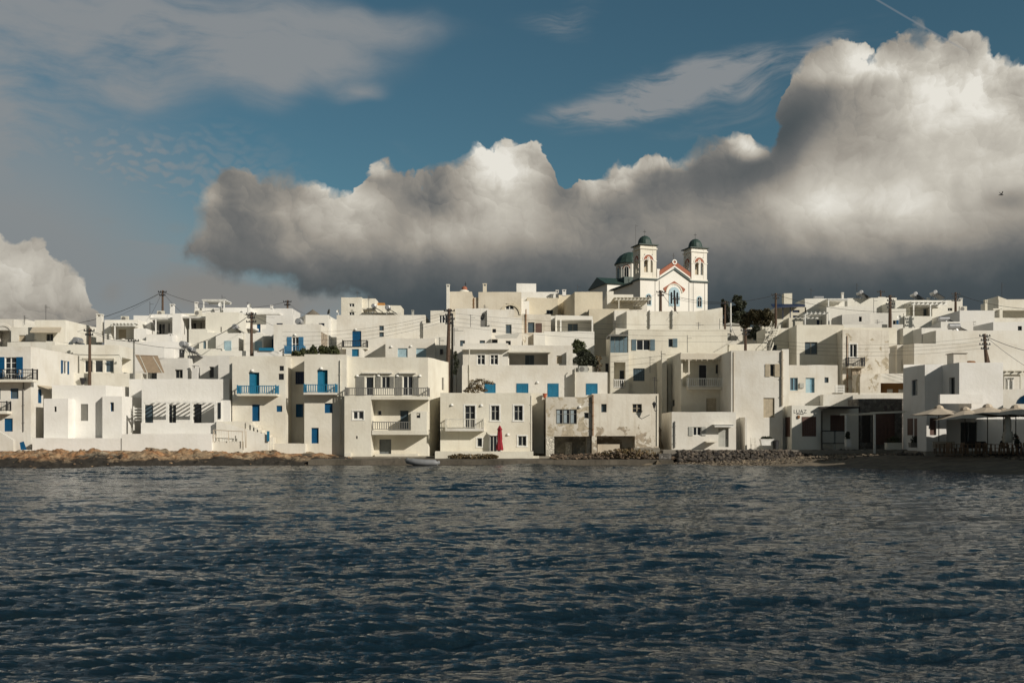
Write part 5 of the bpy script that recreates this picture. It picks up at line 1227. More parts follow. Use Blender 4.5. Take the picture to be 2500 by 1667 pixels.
# boat
bx0, bx1, Yb = X(990, 85.3), X(1074, 85.3), 85.3
e = empty('dinghy', ((bx0 + bx1) / 2, Yb, 0), 'grey inflatable dinghy moored at the quay by the alley', 'boat')
b = MB(); L = bx1 - bx0
for sgn in (-1, 1):
    pts = [(bx0 + L * .0 + .12, Yb, .52)] + [(bx0 + L * t, Yb + sgn * .72 * min(1, math.sin(min(1, t * 2.2) * PI / 2)), .40 - .14 * min(1, t * 2)) for t in (.08, .2, .35, .6, .85)] + [(bx1 - .05, Yb + sgn * .72, .24)]
    b.tube(pts, [.2, .24, .26, .26, .26, .25, .12], 10)
b.build('tube', 'rubber', e, True)
b = MB(); b.hexa([(bx0 + .7, Yb - .4, .02), (bx1 - .2, Yb - .5, .02), (bx1 - .2, Yb + .5, .02), (bx0 + .7, Yb + .4, .02)], [(bx0 + .5, Yb - .6, .2), (bx1 - .25, Yb - .6, .2), (bx1 - .25, Yb + .6, .2), (bx0 + .5, Yb + .6, .2)]); b.build('floor_board', 'greywood', e)
b = MB(); b.box(bx1 - .28, bx1 - .18, Yb - .5, Yb + .5, .1, .5); b.build('transom', 'darkwood', e)
b = MB(); b.box(bx1 - 1.2, bx1 - .9, Yb - .6, Yb + .6, .36, .4); b.build('seat', 'bone', e)
b = MB(); b.tube([(bx0 + .15, Yb, .5), (bx0 - .5, Yb + .8, .55), (bx0 - .9, Yb + 1.9, .7)], .015, 4); b.build('rope', 'bone', e)

# fence gate and signboard, left shore
e = empty('fence', (X(560, 90.4), 90.4, Z(1076, 90.4)), 'rickety wood and wire fence panel above the left rocks', 'fence')
b = MB(); b.tube([at(521, 1049, 90.4), at(594, 1053, 90.4)], .035, 5)
for a, c, d, e_ in ((521, 1049, 521, 1078), (522, 1052, 530, 1075), (557, 1051, 558, 1076), (592, 1053, 592, 1090), (598, 1045, 599, 1093), (601, 1052, 601, 1093)): b.tube([at(a, c, 90.4), at(d, e_, 90.4)], .035, 5)
for k in range(12): b.tube([at(523 + k * 6, 1051, 90.42), at(523 + k * 6, 1077, 90.42)], .008, 3)
b.build('frame', 'tan', e)
e = empty('sign_board', (X(57, 90.2), 90.2, 1.3), 'tilted blue board leaning by the far left steps', 'board')
b = MB(); b.hexa([at(51, 1099, 90.2), at(65, 1097, 90.2), at(64, 1096, 90.7), at(51, 1098, 90.7)], [at(48, 1080, 90.3), at(58, 1077, 90.3), at(57, 1077, 90.5), at(48, 1080, 90.5)]); b.build('panel', 'blue', e)
# wall lantern
e = empty('street_lantern', (X(1604, 91.2), 91.2, Z(1000, 91.2)), 'black iron lantern bracketed on the derelict house corner', 'lantern')
b = MB(); x, z = X(1597, 90.9), Z(990, 90.9); b.tube([(X(1605, 91.3), 91.38, z - .42), (x + .1, 91, z - .5), (x, 90.9, z - .28)], .03, 5); b.build('bracket', 'iron', e)
b = MB(); b.lathe((x, 90.9, z - .25), [(.06, 0), (.16, .38), (.22, .4), (.1, .55), (.03, .6), (0, .7)], 6); b.build('lamp_head', 'iron', e)

# bird
bx, by, bz = X(2444, 92), 92, Z(476, 92)
b = MB(); b.tube([(bx - .25, by, bz - .03), (bx - .1, by, bz), (bx + .12, by, bz), (bx + .22, by, bz + .02)], [.01, .05, .055, .02], 8)
b.q((bx - .02, by, bz + .03), (bx + .1, by, bz + .03), (bx + .02, by + .35, bz + .34), (bx - .05, by + .3, bz + .32)); b.q((bx - .02, by, bz + .03), (bx + .1, by, bz + .03), (bx + .05, by - .32, bz + .26), (bx - .03, by - .3, bz + .24))
b.q((bx - .22, by, bz - .02), (bx - .35, by - .05, bz - .05), (bx - .35, by + .05, bz - .05), (bx - .2, by + .01, bz))
tag(b.build('bird', 'iron', loc=(bx, by, bz)), 'dark seabird flying high before the bright right cloud', 'bird')

# trees and shrubs
def tree(px, Y, base, top, clumps, label, leaf, name='tree', trunk=.16, seed=1, s=.125, dens=430, limbs=True):
    x = X(px, Y); z0 = Z(base, Y); clumps = [(a, b, c * 1.38, d * 1.32) for a, b, c, d in clumps]; dens = dens * 1.7; e = empty(name, (x, Y, z0), label, 'tree' if 'tree' in name else 'shrub'); rnd = random.Random(seed)
    t = MB(); c = MB(); zt = Z(top, Y)
    main = [(x, Y, z0 - 1.0), (x + .1, Y, z0 + (zt - z0) * .4), (x - .05, Y, z0 + (zt - z0) * .75)]
    t.tube(main, [trunk, trunk * .8, trunk * .4], 8)
    for cx, cy, rx, rz in clumps:
        p = Vector((X(cx, Y), Y + rnd.uniform(-.6, .6), Z(cy, Y))); q = Vector(main[1]).lerp(Vector(main[2]), rnd.uniform(0, 1)); m = q.lerp(p, .5); m.z -= .15
        t.tube([q, m, p], [trunk * .45, trunk * .3, trunk * .12], 5)
        R3 = (rx * Y / F, rx * Y / F * .8, rz * Y / F); n = int(dens * R3[0] * R3[2] / .8) + 30
        for k in range(7):      # little clumps spread through the crown
            o = Vector((rnd.uniform(-1, 1), rnd.uniform(-1, 1), rnd.uniform(-1, 1))).normalized() * rnd.uniform(.4, .95)
            foliage(c, (p.x + o.x * R3[0], p.y + o.y * R3[1], p.z + o.z * R3[2]), (R3[0] * .42, R3[1] * .42, R3[2] * .36), n // 5, s, rnd.random())
        foliage(c, p, (R3[0] * .8, R3[1] * .8, R3[2] * .8), n // 2, s, rnd.random())
    t.build('trunk', 'darkwood', e); c.build('crown', leaf, e)
tree(1800, 131, 800, 724, [(1797, 732, 10, 9), (1806, 745, 12, 9), (1800, 758, 16, 9), (1812, 770, 17, 10), (1796, 778, 15, 9), (1815, 790, 16, 10)], 'dark upright pine leaning left beside the acacia', 'pine', 'pine_tree', .22, 3)
tree(1778, 133, 800, 735, [(1770, 745, 8, 12), (1776, 765, 10, 15), (1780, 790, 12, 12), (1766, 760, 6, 8)], 'low dark pine partly behind the white metal post', 'pine', 'pine_tree', .15, 5)
tree(1853, 124, 845, 758, [(1836, 764, 10, 7), (1850, 768, 16, 11), (1868, 768, 14, 11), (1884, 773, 12, 10), (1840, 782, 16, 10), (1860, 785, 18, 10), (1822, 792, 11, 8), (1878, 787, 14, 8), (1830, 776, 11, 9)], 'broad bronze-green acacia with forked trunk', 'acacia', 'acacia_tree', .2, 8)
tree(1846, 119.5, 850, 800, [(1836, 815, 10, 10), (1850, 820, 12, 12), (1842, 803, 9, 8), (1856, 830, 9, 8)], 'dark bush at the foot of the acacia trunk', 'darkshrub', 'bush', .08, 9)
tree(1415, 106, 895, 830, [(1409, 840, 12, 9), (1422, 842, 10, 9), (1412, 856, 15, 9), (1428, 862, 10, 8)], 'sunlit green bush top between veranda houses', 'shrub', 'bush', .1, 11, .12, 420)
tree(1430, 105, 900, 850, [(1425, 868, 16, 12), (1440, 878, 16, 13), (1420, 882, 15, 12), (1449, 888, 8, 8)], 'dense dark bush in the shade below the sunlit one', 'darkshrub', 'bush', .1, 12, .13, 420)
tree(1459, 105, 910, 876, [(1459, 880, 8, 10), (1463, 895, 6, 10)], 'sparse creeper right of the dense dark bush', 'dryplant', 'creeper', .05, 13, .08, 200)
tree(1165, 96, 958, 926, [(1158, 934, 12, 6), (1176, 930, 14, 5), (1192, 934, 10, 5), (1148, 944, 10, 6), (1166, 945, 12, 7), (1155, 954, 16, 5), (1182, 950, 9, 6), (1140, 954, 7, 4)], 'leafy twisted plant on the roof over the red parasol house', 'dryplant', 'bush', .06, 14, .09, 130)
for k, (px, y, rx, rz, lab) in enumerate(((724, 862, 12, 5, 'small yellow-green cactus clump below cornflower balcony'), (745, 860, 9, 8, 'second prickly pear clump left of the tall one'), (764, 857, 10, 11, 'prickly pear bush with two upright pads'), (785, 855, 8, 14, 'tallest spiky prickly pear of the roof garden'),
                                 (800, 858, 10, 10, 'round prickly pear beside the tallest one'), (815, 855, 10, 12, 'rightmost prickly pear next to the iron balcony'))):
    tree(px, 106 + k * .3, 872, y - rz, [(px - rx * .4, y, rx * .7, rz * .8), (px + rx * .4, y + 2, rx * .7, rz * .8), (px, y - rz * .3, rx * .5, rz * .7)], lab, 'shrub', 'prickly_pear', .06, 20 + k, .13, 500)
tree(1113, 100.5, 960, 880, [(1112, 870, 5, 12), (1116, 890, 5, 12), (1112, 905, 5, 10)], 'climbing vine in the dark central alley', 'darkshrub', 'climbing_vine', .04, 31, .09, 400)
tree(2468, 76, 1090, 1060, [(2470, 1066, 8, 9), (2474, 1075, 5, 6)], 'small potted shrub behind the folded parasol', 'darkshrub', 'bush', .04, 33, .07, 500)

# dry stalks, people, tables and chairs of the restaurant
def chair(px, bot, Y, label, rz=0, first=[None]):
    x, z = X(px, Y), Z(bot, Y)
    if first[0] is None:
        e = empty('chair', (x, Y, z), label, 'chair', 'wooden chairs on the restaurant terrace')
        for sx in (-.2, .2):
            for sy in (-.2, .2):
                b = MB(); b.box(x + sx - .025, x + sx + .025, Y + sy - .025, Y + sy + .025, z, z + (.44 if sy < 0 else .88)); b.build('leg', 'teak', e)
        b = MB(); b.box(x - .23, x + .23, Y - .23, Y + .17, z + .442, z + .48); b.build('seat', 'teak', e)
        b = MB()
        for k in range(3): b.box(x - .17, x + .17, Y + .18, Y + .21, z + .58 + k * .1, z + .63 + k * .1)
        b.build('backrest', 'teak', e); first[0] = e; e.rotation_euler.z = rz; return
    s = first[0]; e = s.copy(); COL.objects.link(e); e.location = (x, Y, z); e.rotation_euler.z = rz; tag(e, label, 'chair', 'wooden chairs on the restaurant terrace')
    for c in s.children:
        d = c.copy(); COL.objects.link(d); d.parent = e
def table(px, bot, Y, label, first=[None]):
    x, z = X(px, Y), Z(bot, Y)
    if first[0] is None:
        e = empty('table', (x, Y, z), label, 'table', 'square tables on the restaurant terrace')
        for sx in (-.33, .33):
            for sy in (-.33, .33): b = MB(); b.box(x + sx - .03, x + sx + .03, Y + sy - .03, Y + sy + .03, z, z + .72); b.build('leg', 'teak', e)
        b = MB(); b.box(x - .4, x + .4, Y - .4, Y + .4, z + .722, z + .76); b.build('table_top', 'teak', e); first[0] = e; return
    s = first[0]; e = s.copy(); COL.objects.link(e); e.location = (x, Y, z); tag(e, label, 'table', 'square tables on the restaurant terrace')
    for c in s.children: d = c.copy(); COL.objects.link(d); d.parent = e
TY = 76.5
for i, (px, Y, lab) in enumerate(((2300, 79, 'table farthest left under the parasols'), (2330, 77.5, 'second table from the left on restaurant terrace'), (2368, 76.5, 'third table from the left, middle of terrace'), (2405, 78.5, 'fourth table from left behind the dark chairs'), (2424, 75.3, 'front table below the folded parasol'), (2478, 75.3, 'table at the right picture edge'))):
    table(px, 1065 + (CH - 1.15) * F / Y, Y, lab)
for i, (px, Y, r, lab) in enumerate(((2288, 80, 1.4, 'chair at left end of the terrace, side on'), (2313, 78.5, -1.2, 'chair between first and second tables'), (2320, 76.8, 1.7, 'chair left of the second table'), (2345, 77.6, -1.5, 'chair right of the second table'), (2355, 76, 1.5, 'chair left of the middle table'),
                                    (2383, 76.4, -1.5, 'chair right of the middle table'), (2392, 78, .2, 'chair with back to the restaurant wall'), (2412, 75.6, 1.5, 'chair left of the front table'), (2440, 74.8, -1.4, 'chair right of the front table, turned out'), (2462, 75.6, 1.6, 'chair left of the edge table'), (2495, 74.9, -1.6, 'chair at the very right edge'), (2449, 77.2, 3.1, 'chair occupied by the left seated guest'), (2484, 77.2, 3.1, 'chair occupied by the right seated guest'))):
    chair(px, 1065 + (CH - 1.15) * F / Y, Y, lab, r)
for px, y, lab in ((2310, 1066, 'pale wooden bench back at left of terrace'), (2385, 1068, 'dark sideboard bench in the middle of terrace')):
    Y = 79.3; e = empty('bench', (X(px, Y), Y, 1.15), lab, 'bench'); b = MB(); x = X(px, Y); b.box(x - .9, x + .9, Y, Y + .4, 1.55, 1.6); b.box(x - .9, x + .9, Y + .401, Y + .45, 1.6, 2.1); b.build('seat', 'darkwood' if px > 2350 else 'tan', e)
    for q in (-.8, .75): l = MB(); l.box(x + q, x + q + .06, Y + .05, Y + .35, 1.1, 1.55); l.build('leg', 'darkwood', e)
def person(px, Y, label, shirt, turn=0):
    x = X(px, Y); z = 1.15 + .45
    e = empty('person', (x, Y, 1.15), label, 'person', 'guests seated on the terrace')
    V = [(x, Y, z + .08), (x, Y + .02, z + .32), (x, Y + .03, z + .52), (x, Y, z + .62), (x, Y - .02, z + .72), (x, Y - .02, z + .82),
         (x - .19, Y, z + .5), (x - .25, Y - .03, z + .24), (x - .16, Y - .25, z + .2), (x + .19, Y, z + .5), (x + .25, Y - .03, z + .24), (x + .14, Y - .26, z + .22),
         (x - .1, Y - .02, z + .05), (x - .13, Y - .42, z + .06), (x - .13, Y - .45, z - .38), (x + .1, Y - .02, z + .05), (x + .13, Y - .42, z + .06), (x + .13, Y - .45, z - .38), (x - .13, Y - .6, z - .41), (x + .13, Y - .6, z - .41), (x - .13, Y - .33, z + .19), (x + .1, Y - .34, z + .2)]
    E = [(0, 1), (1, 2), (2, 3), (3, 4), (4, 5), (2, 6), (6, 7), (7, 8), (2, 9), (9, 10), (10, 11), (0, 12), (12, 13), (13, 14), (0, 15), (15, 16), (16, 17), (14, 18), (17, 19), (8, 20), (11, 21)]
    Rr = [.14, .13, .14, .055, .09, .075, .06, .045, .035, .06, .045, .035, .09, .07, .045, .09, .07, .045, .035, .035, .03, .03]
    me = bpy.data.meshes.new('body'); me.from_pydata([(a - x, b_ - Y, c - 1.15) for a, b_, c in V], E, []); me.materials.append(M[shirt])
    o = bpy.data.objects.new('body', me); COL.objects.link(o); o.parent = e
    md = o.modifiers.new('s', 'SKIN'); 
    if not me.skin_vertices: me.attributes.new
    try: sv = me.skin_vertices[0].data
    except Exception: sv = None
    if sv:
        for i_, r_ in enumerate(Rr): sv[i_].radius = (r_, r_ * .85)
        sv[0].use_root = True
    s2 = o.modifiers.new('u', 'SUBSURF'); s2.levels = 1; s2.render_levels = 2
    hd = MB(); hd.lathe((x, Y - .01, z + .72), [(0, -.05), (.06, -.02), (.085, .05), (.09, .1), (.075, .16), (.04, .195), (0, .2)], 12); hh = hd.build('head', 'skin', e, True)
    hr = MB(); hr.lathe((x, Y + .01, z + .74), [(.09, .02), (.105, .09), (.085, .16), (.045, .2), (0, .21)], 12); hr.build('hair', 'hair', hh, True)
person(2449, 77.2, 'dark-haired seated guest in dark jacket left of folded parasol', 'iron'); person(2484, 77.2, 'dark-haired seated guest in navy top at right edge', 'navy')
e = empty('chair', (X(1846, 91.5), 91.5, 1.3), 'white metal chair frame in the shaded harbour court', 'chair'); b = MB(); x = X(1833, 91.5)
for q in (0, .4): b.tube([(x + q, 91.5, 1.3), (x + q, 91.5, 2.4)], .025, 5); b.tube([(x + q, 91.1, 1.3), (x + q, 91.1, 1.75)], .025, 5)
b.box(x, x + .42, 91.08, 91.5, 1.75, 1.79); 
for k in range(3): b.box(x, x + .4, 91.49, 91.51, 1.95 + k * .15, 2.0 + k * .15)
b.build('frame', 'bone', e)

# outside stair right of the acacia
e = empty('roof_stair', (X(1873, 109.5), 109.5, Z(860, 109.5)), 'steep metal stair climbing to the roof right of the acacia', 'stair')
for dx in (0, .8):
    b = MB(); a, c = at(1862, 862, 109.5), at(1884, 802, 112.5); b.hexa([(a[0] + dx, a[1], a[2] - .12), (a[0] + dx + .06, a[1], a[2] - .12), (c[0] + dx + .06, c[1], c[2] - .12), (c[0] + dx, c[1], c[2] - .12)], [(a[0] + dx, a[1], a[2] + .12), (a[0] + dx + .06, a[1], a[2] + .12), (c[0] + dx + .06, c[1], c[2] + .12), (c[0] + dx, c[1], c[2] + .12)]); b.build('stringer', 'bone', e)
    b = MB(); b.tube([(a[0] + dx, a[1], a[2] + .85), (c[0] + dx, c[1], c[2] + .85)], .03, 5); b.tube([(a[0] + dx, a[1], a[2]), (a[0] + dx, a[1], a[2] + .85)], .03, 5); b.tube([(c[0] + dx, c[1], c[2]), (c[0] + dx, c[1], c[2] + .85)], .03, 5); b.build('handrail', 'bone', e)
b = MB()
for k in range(11): q = k / 10; p = Vector(a).lerp(Vector(c), q); b.box(p.x, p.x + .82, p.y - .1, p.y + .12, p.z - .02, p.z + .02)
b.build('treads', 'greyrail', e)
# white furniture on the leftmost balcony
zb = Z(926, 91) + .02
for px, lab, sg in ((14, 'left white slatted chair on the leftmost iron balcony', 1), (43, 'right white slatted chair on the leftmost iron balcony', -1)):
    x = X(px, 91.4); e = empty('chair', (x, 91.4, zb), lab, 'chair', 'white chairs on the leftmost balcony')
    b = MB(); b.box(x - .2, x + .2, 91.2, 91.6, zb + .42, zb + .46); b.build('seat', 'whitepaint', e)
    for sx in (-.18, .16):
        for sy in (91.22, 91.56): l = MB(); l.box(x + sx, x + sx + .03, sy, sy + .03, zb, zb + .42); l.build('leg', 'whitepaint', e)
    b = MB(); xx = x - .2 * sg
    for k in range(4): b.box(xx - .02, xx + .02, 91.2, 91.6, zb + .52 + k * .1, zb + .57 + k * .1)
    b.box(xx - .025, xx + .025, 91.2, 91.23, zb + .46, zb + .9); b.box(xx - .025, xx + .025, 91.57, 91.6, zb + .46, zb + .9); b.build('backrest', 'whitepaint', e)
x = X(28, 91.4); e = empty('table', (x, 91.4, zb), 'small round white table between the two balcony chairs', 'table')
b = MB(); b.tube([(x, 91.4, zb + .7), (x, 91.4, zb + .73)], .3, 16); b.build('table_top', 'whitepaint', e); b = MB(); b.tube([(x, 91.4, zb), (x, 91.4, zb + .7)], .03, 6); b.tube([(x, 91.4, zb), (x, 91.4, zb + .03)], .2, 12); b.build('pedestal', 'whitepaint', e)
SKT = (.40, .58, .52); SUN = 4.15; EXPO = 0.0
# =====================================================================
#  GROUND, SHORE, WATER
# =====================================================================
def interp(x, pts):
    if x <= pts[0][0]: return pts[0][1]
    for (a, b), (c, d) in zip(pts, pts[1:]):
        if x <= c: return b + (d - b) * (x - a) / (c - a)
    return pts[-1][1]
SH = [(-60, 76), (-40, 77.5), (-32, 79.5), (-28, 82.0), (-22, 85.5), (-18, 86.9), (11, 86.9), (16, 85.5), (22, 82), (28, 76), (33, 66), (36, 61), (60, 52)]
def hgt(x, y):
    s = y - interp(x, SH)
    if y > 95:
        base = 1.3 + (min(y, 165) - 95) * .205 + max(0, min(y, 210) - 165) * .09
        return base
    if x < -14.3:
        k = min(1, max(0, (-14.3 - x) / 3)); rid = abs(mn.noise(Vector((x * .30, y * .6, 3)))) * 1.1 * (.6 + abs(mn.noise(Vector((x * .12, 0, 5)))) * 2.2) + abs(mn.noise(Vector((x * 1.1 + y * .4, y * 1.5, 7)))) * .8 + abs(mn.noise(Vector((x * 3.1, y * 3.4, 9)))) * .35
        h = -0.55 + (1 - math.exp(-max(s, 0) / 3.2)) * 1.75 + (rid - .35) * (.62 if 0 < s < 9 else .25) * (1 - max(0, y - 88) / 7)
        if s < 0: h = -.5 + s * .25
        return h * k + (1 - k) * min(h, .5 if s > 0 else h)
    if x < 13: return .42 if s > .3 else -.8
    h = -.4 + min(s, 14) * .07 if s > 0 else -.4 + s * .1
    h = max(h, -.6) + mn.noise(Vector((x * .8, y * .8, 1))) * .06 + .33 * (s > 0)
    return h
def sheet(name, x0, x1, nx, y0, y1, ny, mat, hf, smooth=True):
    v = []; f = []
    for j in range(ny + 1):
        for i in range(nx + 1):
            x = x0 + (x1 - x0) * i / nx; y = y0 + (y1 - y0) * j / ny; v.append((x, y, hf(x, y)))
    for j in range(ny):
        for i in range(nx): a = j * (nx + 1) + i; f.append((a, a + 1, a + nx + 2, a + nx + 1))
    me = bpy.data.meshes.new(name); me.from_pydata(v, [], f); me.materials.append(M[mat])
    me.polygons.foreach_set('use_smooth', [smooth] * len(f)); o = bpy.data.objects.new(name, me); COL.objects.link(o); return o
# rock material: ochre above, dark algae line near the water, painted by height of the tide
m, t, b = nt('rock'); L = t.links.new
g = N(t, 'ShaderNodeNewGeometry'); n1 = N(t, 'ShaderNodeTexNoise'); n1.inputs['Scale'].default_value = .45; n1.inputs['Detail'].default_value = 8; L(g.outputs['Position'], n1.inputs['Vector'])
n2 = N(t, 'ShaderNodeTexNoise'); n2.inputs['Scale'].default_value = 2.2; n2.inputs['Detail'].default_value = 8; n2.inputs['Roughness'].default_value = .65; L(g.outputs['Position'], n2.inputs['Vector'])
rc = ramp(t, n1.outputs['Fac'], [(.32, (.26, .20, .13)), (.45, (.38, .26, .15)), (.54, (.40, .205, .09)), (.60, (.34, .25, .16)), (.70, (.44, .36, .25))])
rd = ramp(t, n2.outputs['Fac'], [(.36, .15), (.5, .8), (.66, 1.2)])
mu = N(t, 'ShaderNodeMix', data_type='RGBA', blend_type='MULTIPLY'); mu.inputs[0].default_value = .8; L(rc.outputs[0], mu.inputs[6]); L(rd.outputs[0], mu.inputs[7])
sx = N(t, 'ShaderNodeSeparateXYZ'); L(g.outputs['Position'], sx.inputs[0]); ma = N(t, 'ShaderNodeMath', operation='MULTIPLY_ADD', i1=1.9, i2=-.95); L(n1.outputs['Fac'], ma.inputs[0])
ad = N(t, 'ShaderNodeMath', operation='SUBTRACT'); L(sx.outputs[2], ad.inputs[0]); L(ma.outputs[0], ad.inputs[1])
tl = ramp(t, ad.outputs[0], [(.52, 1.0), (.78, 0.0)])
mx = N(t, 'ShaderNodeMix', data_type='RGBA'); L(tl.outputs[0], mx.inputs[0]); L(mu.outputs[2], mx.inputs[6]); mx.inputs[7].default_value = (.028, .023, .016, 1)
L(mx.outputs[2], b.inputs['Base Color']); b.inputs['Roughness'].default_value = .85
bp = N(t, 'ShaderNodeBump'); bp.inputs['Strength'].default_value = .9; bp.inputs['Distance'].default_value = .25; L(n2.outputs['Fac'], bp.inputs['Height']); L(bp.outputs[0], b.inputs['Normal'])
m, t, b = nt('earth'); L = t.links.new
g = N(t, 'ShaderNodeNewGeometry'); n1 = N(t, 'ShaderNodeTexNoise'); n1.inputs['Scale'].default_value = 1.1; n1.inputs['Detail'].default_value = 9; n1.inputs['Roughness'].default_value = .7; L(g.outputs['Position'], n1.inputs['Vector'])
rc = ramp(t, n1.outputs['Fac'], [(.3, (.07, .055, .038)), (.5, (.15, .12, .08)), (.7, (.24, .19, .13))]); L(rc.outputs[0], b.inputs['Base Color']); b.inputs['Roughness'].default_value = .95
struct(sheet('ground', -260, 260, 130, 94, 900, 200, 'earth', lambda x, y: hgt(x, y) - max(0, y - 260) * .01))
struct(sheet('rocky_shore', -75, -12.5, 420, 72, 94.5, 210, 'rock', hgt))
struct(sheet('beach', 9, 75, 160, 48, 94.5, 120, 'earth', hgt))
# quay of concrete with a worn lip
q = MB(); xs = [X(758, 88) + (X(1640, 88) - X(758, 88)) * k / 60 for k in range(61)]
for a, c in zip(xs, xs[1:]):
    j0, j1 = mn.noise(Vector((a * .6, 0, 0))) * .12, mn.noise(Vector((c * .6, 0, 0))) * .12
    k0, k1 = mn.noise(Vector((a * .9, 5, 0))) * .05, mn.noise(Vector((c * .9, 5, 0))) * .05
    q.q((a, 87 + j0, -1), (c, 87 + j1, -1), (c, 87.05 + j1, .42 + k1), (a, 87.05 + j0, .42 + k0)); q.q((a, 87.05 + j0, .42 + k0), (c, 87.05 + j1, .42 + k1), (c, 94.6, .62), (a, 94.6, .62))
struct(q.build('quay', 'quayside'))
q = MB(); q.prism([(X(795, 88), 91.2), (X(1640, 88), 90.9), (X(1640, 92), 94.4), (X(795, 92), 94.4)], .3, .66); struct(q.build('quay_pavement', 'concrete'))
q = MB(); q.prism([(X(1612, 92), 90.2), (X(1700, 89.6), 89.6), (X(1900, 89.6), 89.6), (X(2207, 87.6), 87.6), (X(2212, 86), 83.8), (X(2262, 81), 81.2), (48, 72.5), (48, 95.2), (X(1590, 95), 95.2)], .4, 1.27); struct(q.build('promenade', 'concrete'))
q = MB(); q.prism([(X(1552, 90), 90.6), (X(1645, 90), 90.1), (X(1645, 90), 91.6), (X(1552, 90), 91.3)], .3, .95); struct(q.build('ramp', 'concrete'))

# boulders: rubble sea wall, countless
def rubble(name, label, count, sampler, mat, seed, smin, smax, cat='stones'):
    rnd = random.Random(seed); b = MB()
    for _ in range(count):
        x, y, z = sampler(rnd); s = rnd.uniform(smin, smax); base = len(b.v)
        V = [(0, 0, 1), (0, 0, -1), (1, 0, 0), (-1, 0, 0), (0, 1, 0), (0, -1, 0), (.7, .7, .5), (-.7, .7, .5), (.7, -.7, .5), (-.7, -.7, .5), (.7, .7, -.5), (-.7, .7, -.5), (.7, -.7, -.5), (-.7, -.7, -.5)]
        sx_, sy_, sz_ = s * rnd.uniform(.7, 1.5), s * rnd.uniform(.6, 1), s * rnd.uniform(.45, .9); w = rnd.uniform(0, PI)
        for v in V:
            r = rnd.uniform(.8, 1.15); a, c_, d = v[0] * sx_ * r, v[1] * sy_ * r, v[2] * sz_ * r
            b.v.append((x + a * math.cos(w) - c_ * math.sin(w), y + a * math.sin(w) + c_ * math.cos(w), z + d))
        for f_ in ((0, 8, 6), (0, 6, 7), (0, 7, 9), (0, 9, 8), (8, 2, 6), (6, 4, 7), (7, 3, 9), (9, 5, 8), (2, 10, 6), (6, 10, 4), (4, 11, 7), (7, 11, 3), (3, 13, 9), (9, 13, 5), (5, 12, 8), (8, 12, 2), (2, 12, 10), (4, 10, 11), (3, 11, 13), (5, 13, 12), (1, 10, 12), (1, 11, 10), (1, 13, 11), (1, 12, 13)): b.f.append(tuple(base + k for k in f_))
    o = b.build(name, mat); o['kind'] = 'stuff'; o['label'] = label; o['category'] = cat; return o
def stonemat(name, a, c):
    m, t, b = nt(name); g = N(t, 'ShaderNodeNewGeometry'); r = ramp(t, g.outputs['Random Per Island'], [(0, a), (.55, tuple((p + q) / 2 for p, q in zip(a, c))), (1, c)])
    n = N(t, 'ShaderNodeTexNoise'); n.inputs['Scale'].default_value = 5; t.links.new(g.outputs['Position'], n.inputs['Vector']); rr = ramp(t, n.outputs['Fac'], [(.3, .6), (.7, 1.15)])
    mu = N(t, 'ShaderNodeMix', data_type='RGBA', blend_type='MULTIPLY'); mu.inputs[0].default_value = 1; t.links.new(r.outputs[0], mu.inputs[6]); t.links.new(rr.outputs[0], mu.inputs[7]); t.links.new(mu.outputs[2], b.inputs['Base Color']); b.inputs['Roughness'].default_value = .9
stonemat('wallstone', (.028, .026, .025), (.15, .12, .09)); stonemat('pebble', (.05, .042, .034), (.28, .22, .15)); stonemat('tawny', (.04, .03, .02), (.20, .14, .09)); stonemat('shorestone', (.03, .026, .02), (.38, .25, .14))
def wl(rnd):
    px = rnd.uniform(1655, 2212); k = rnd.random(); return X(px, 89) , 89.55 - (1 - k) * .9 - (1.8 if px > 2190 else 0), .28 + k * .95
rubble('rubble_wall', 'dark dry rubble stones holding up the promenade', 1500, wl, 'wallstone', 5, .06, .25)
def w2(rnd):
    x = rnd.uniform(X(2190, 84), 47); k = rnd.random(); yy = interp(x, [(32, 84), (35, 81), (48, 72)]); return x, yy - (1 - k) * 1.2, .2 + k * .9
rubble('rubble_bank', 'shaded boulders below the restaurant terrace', 700, w2, 'wallstone', 6, .12, .34)
def pb(rnd):
    px = rnd.uniform(1640, 2500); y = 88.6 - rnd.random() ** 2 * 4.5 - interp(px, [(2180, 0), (2300, 5), (2500, 12)]); x = X(px, y); return x, y, hgt(x, y) + .02
rubble('beach_stones', 'pale stones strewn on the narrow beach', 1300, pb, 'pebble', 7, .05, .16)
def rk(rnd):
    x = rnd.uniform(-50, -14.5); y = interp(x, SH) + rnd.uniform(.2, 10) ; y = min(y, 90.2); return x, y, hgt(x, y)
rubble('shore_stones', 'ochre stones lying over the left shore rocks', 220, rk, 'shorestone', 8, .05, .17)
def dm(rnd):
    px = rnd.uniform(1345, 1650); y = rnd.uniform(88.0, 92); k = math.exp(-((px - 1530) / 70) ** 2); return X(px, y), y, .5 + k * .55 * rnd.random() + (y - 88) * .08
rubble('debris', 'brownish rubble and dry weed below the derelict house', 420, dm, 'tawny', 9, .06, .22)
# dry weed heap on the quay
w_ = MB(); 
for (px, r) in ((1165, 1.6), (1120, 1.0), (1195, .8)): foliage(w_, (X(px, 89.4), 89.5, .66), (r, .45, .28), 500, .10, px)
o = w_.build('dry_weed', 'dryplant'); o['kind'] = 'stuff'; o['label'] = 'rusty dry weed at the foot of the terrace wall'; o['category'] = 'weed'
w_ = MB(); foliage(w_, (X(1540, 89.3), 89.6, .9), (2.8, .8, .5), 900, .11, 4); foliage(w_, (X(1480, 90), 90.3, .7), (1.5, .5, .3), 300, .1, 5)
o = w_.build('dry_brush', 'dryplant'); o['kind'] = 'stuff'; o['label'] = 'brown dry brush growing below the derelict house'; o['category'] = 'brush'
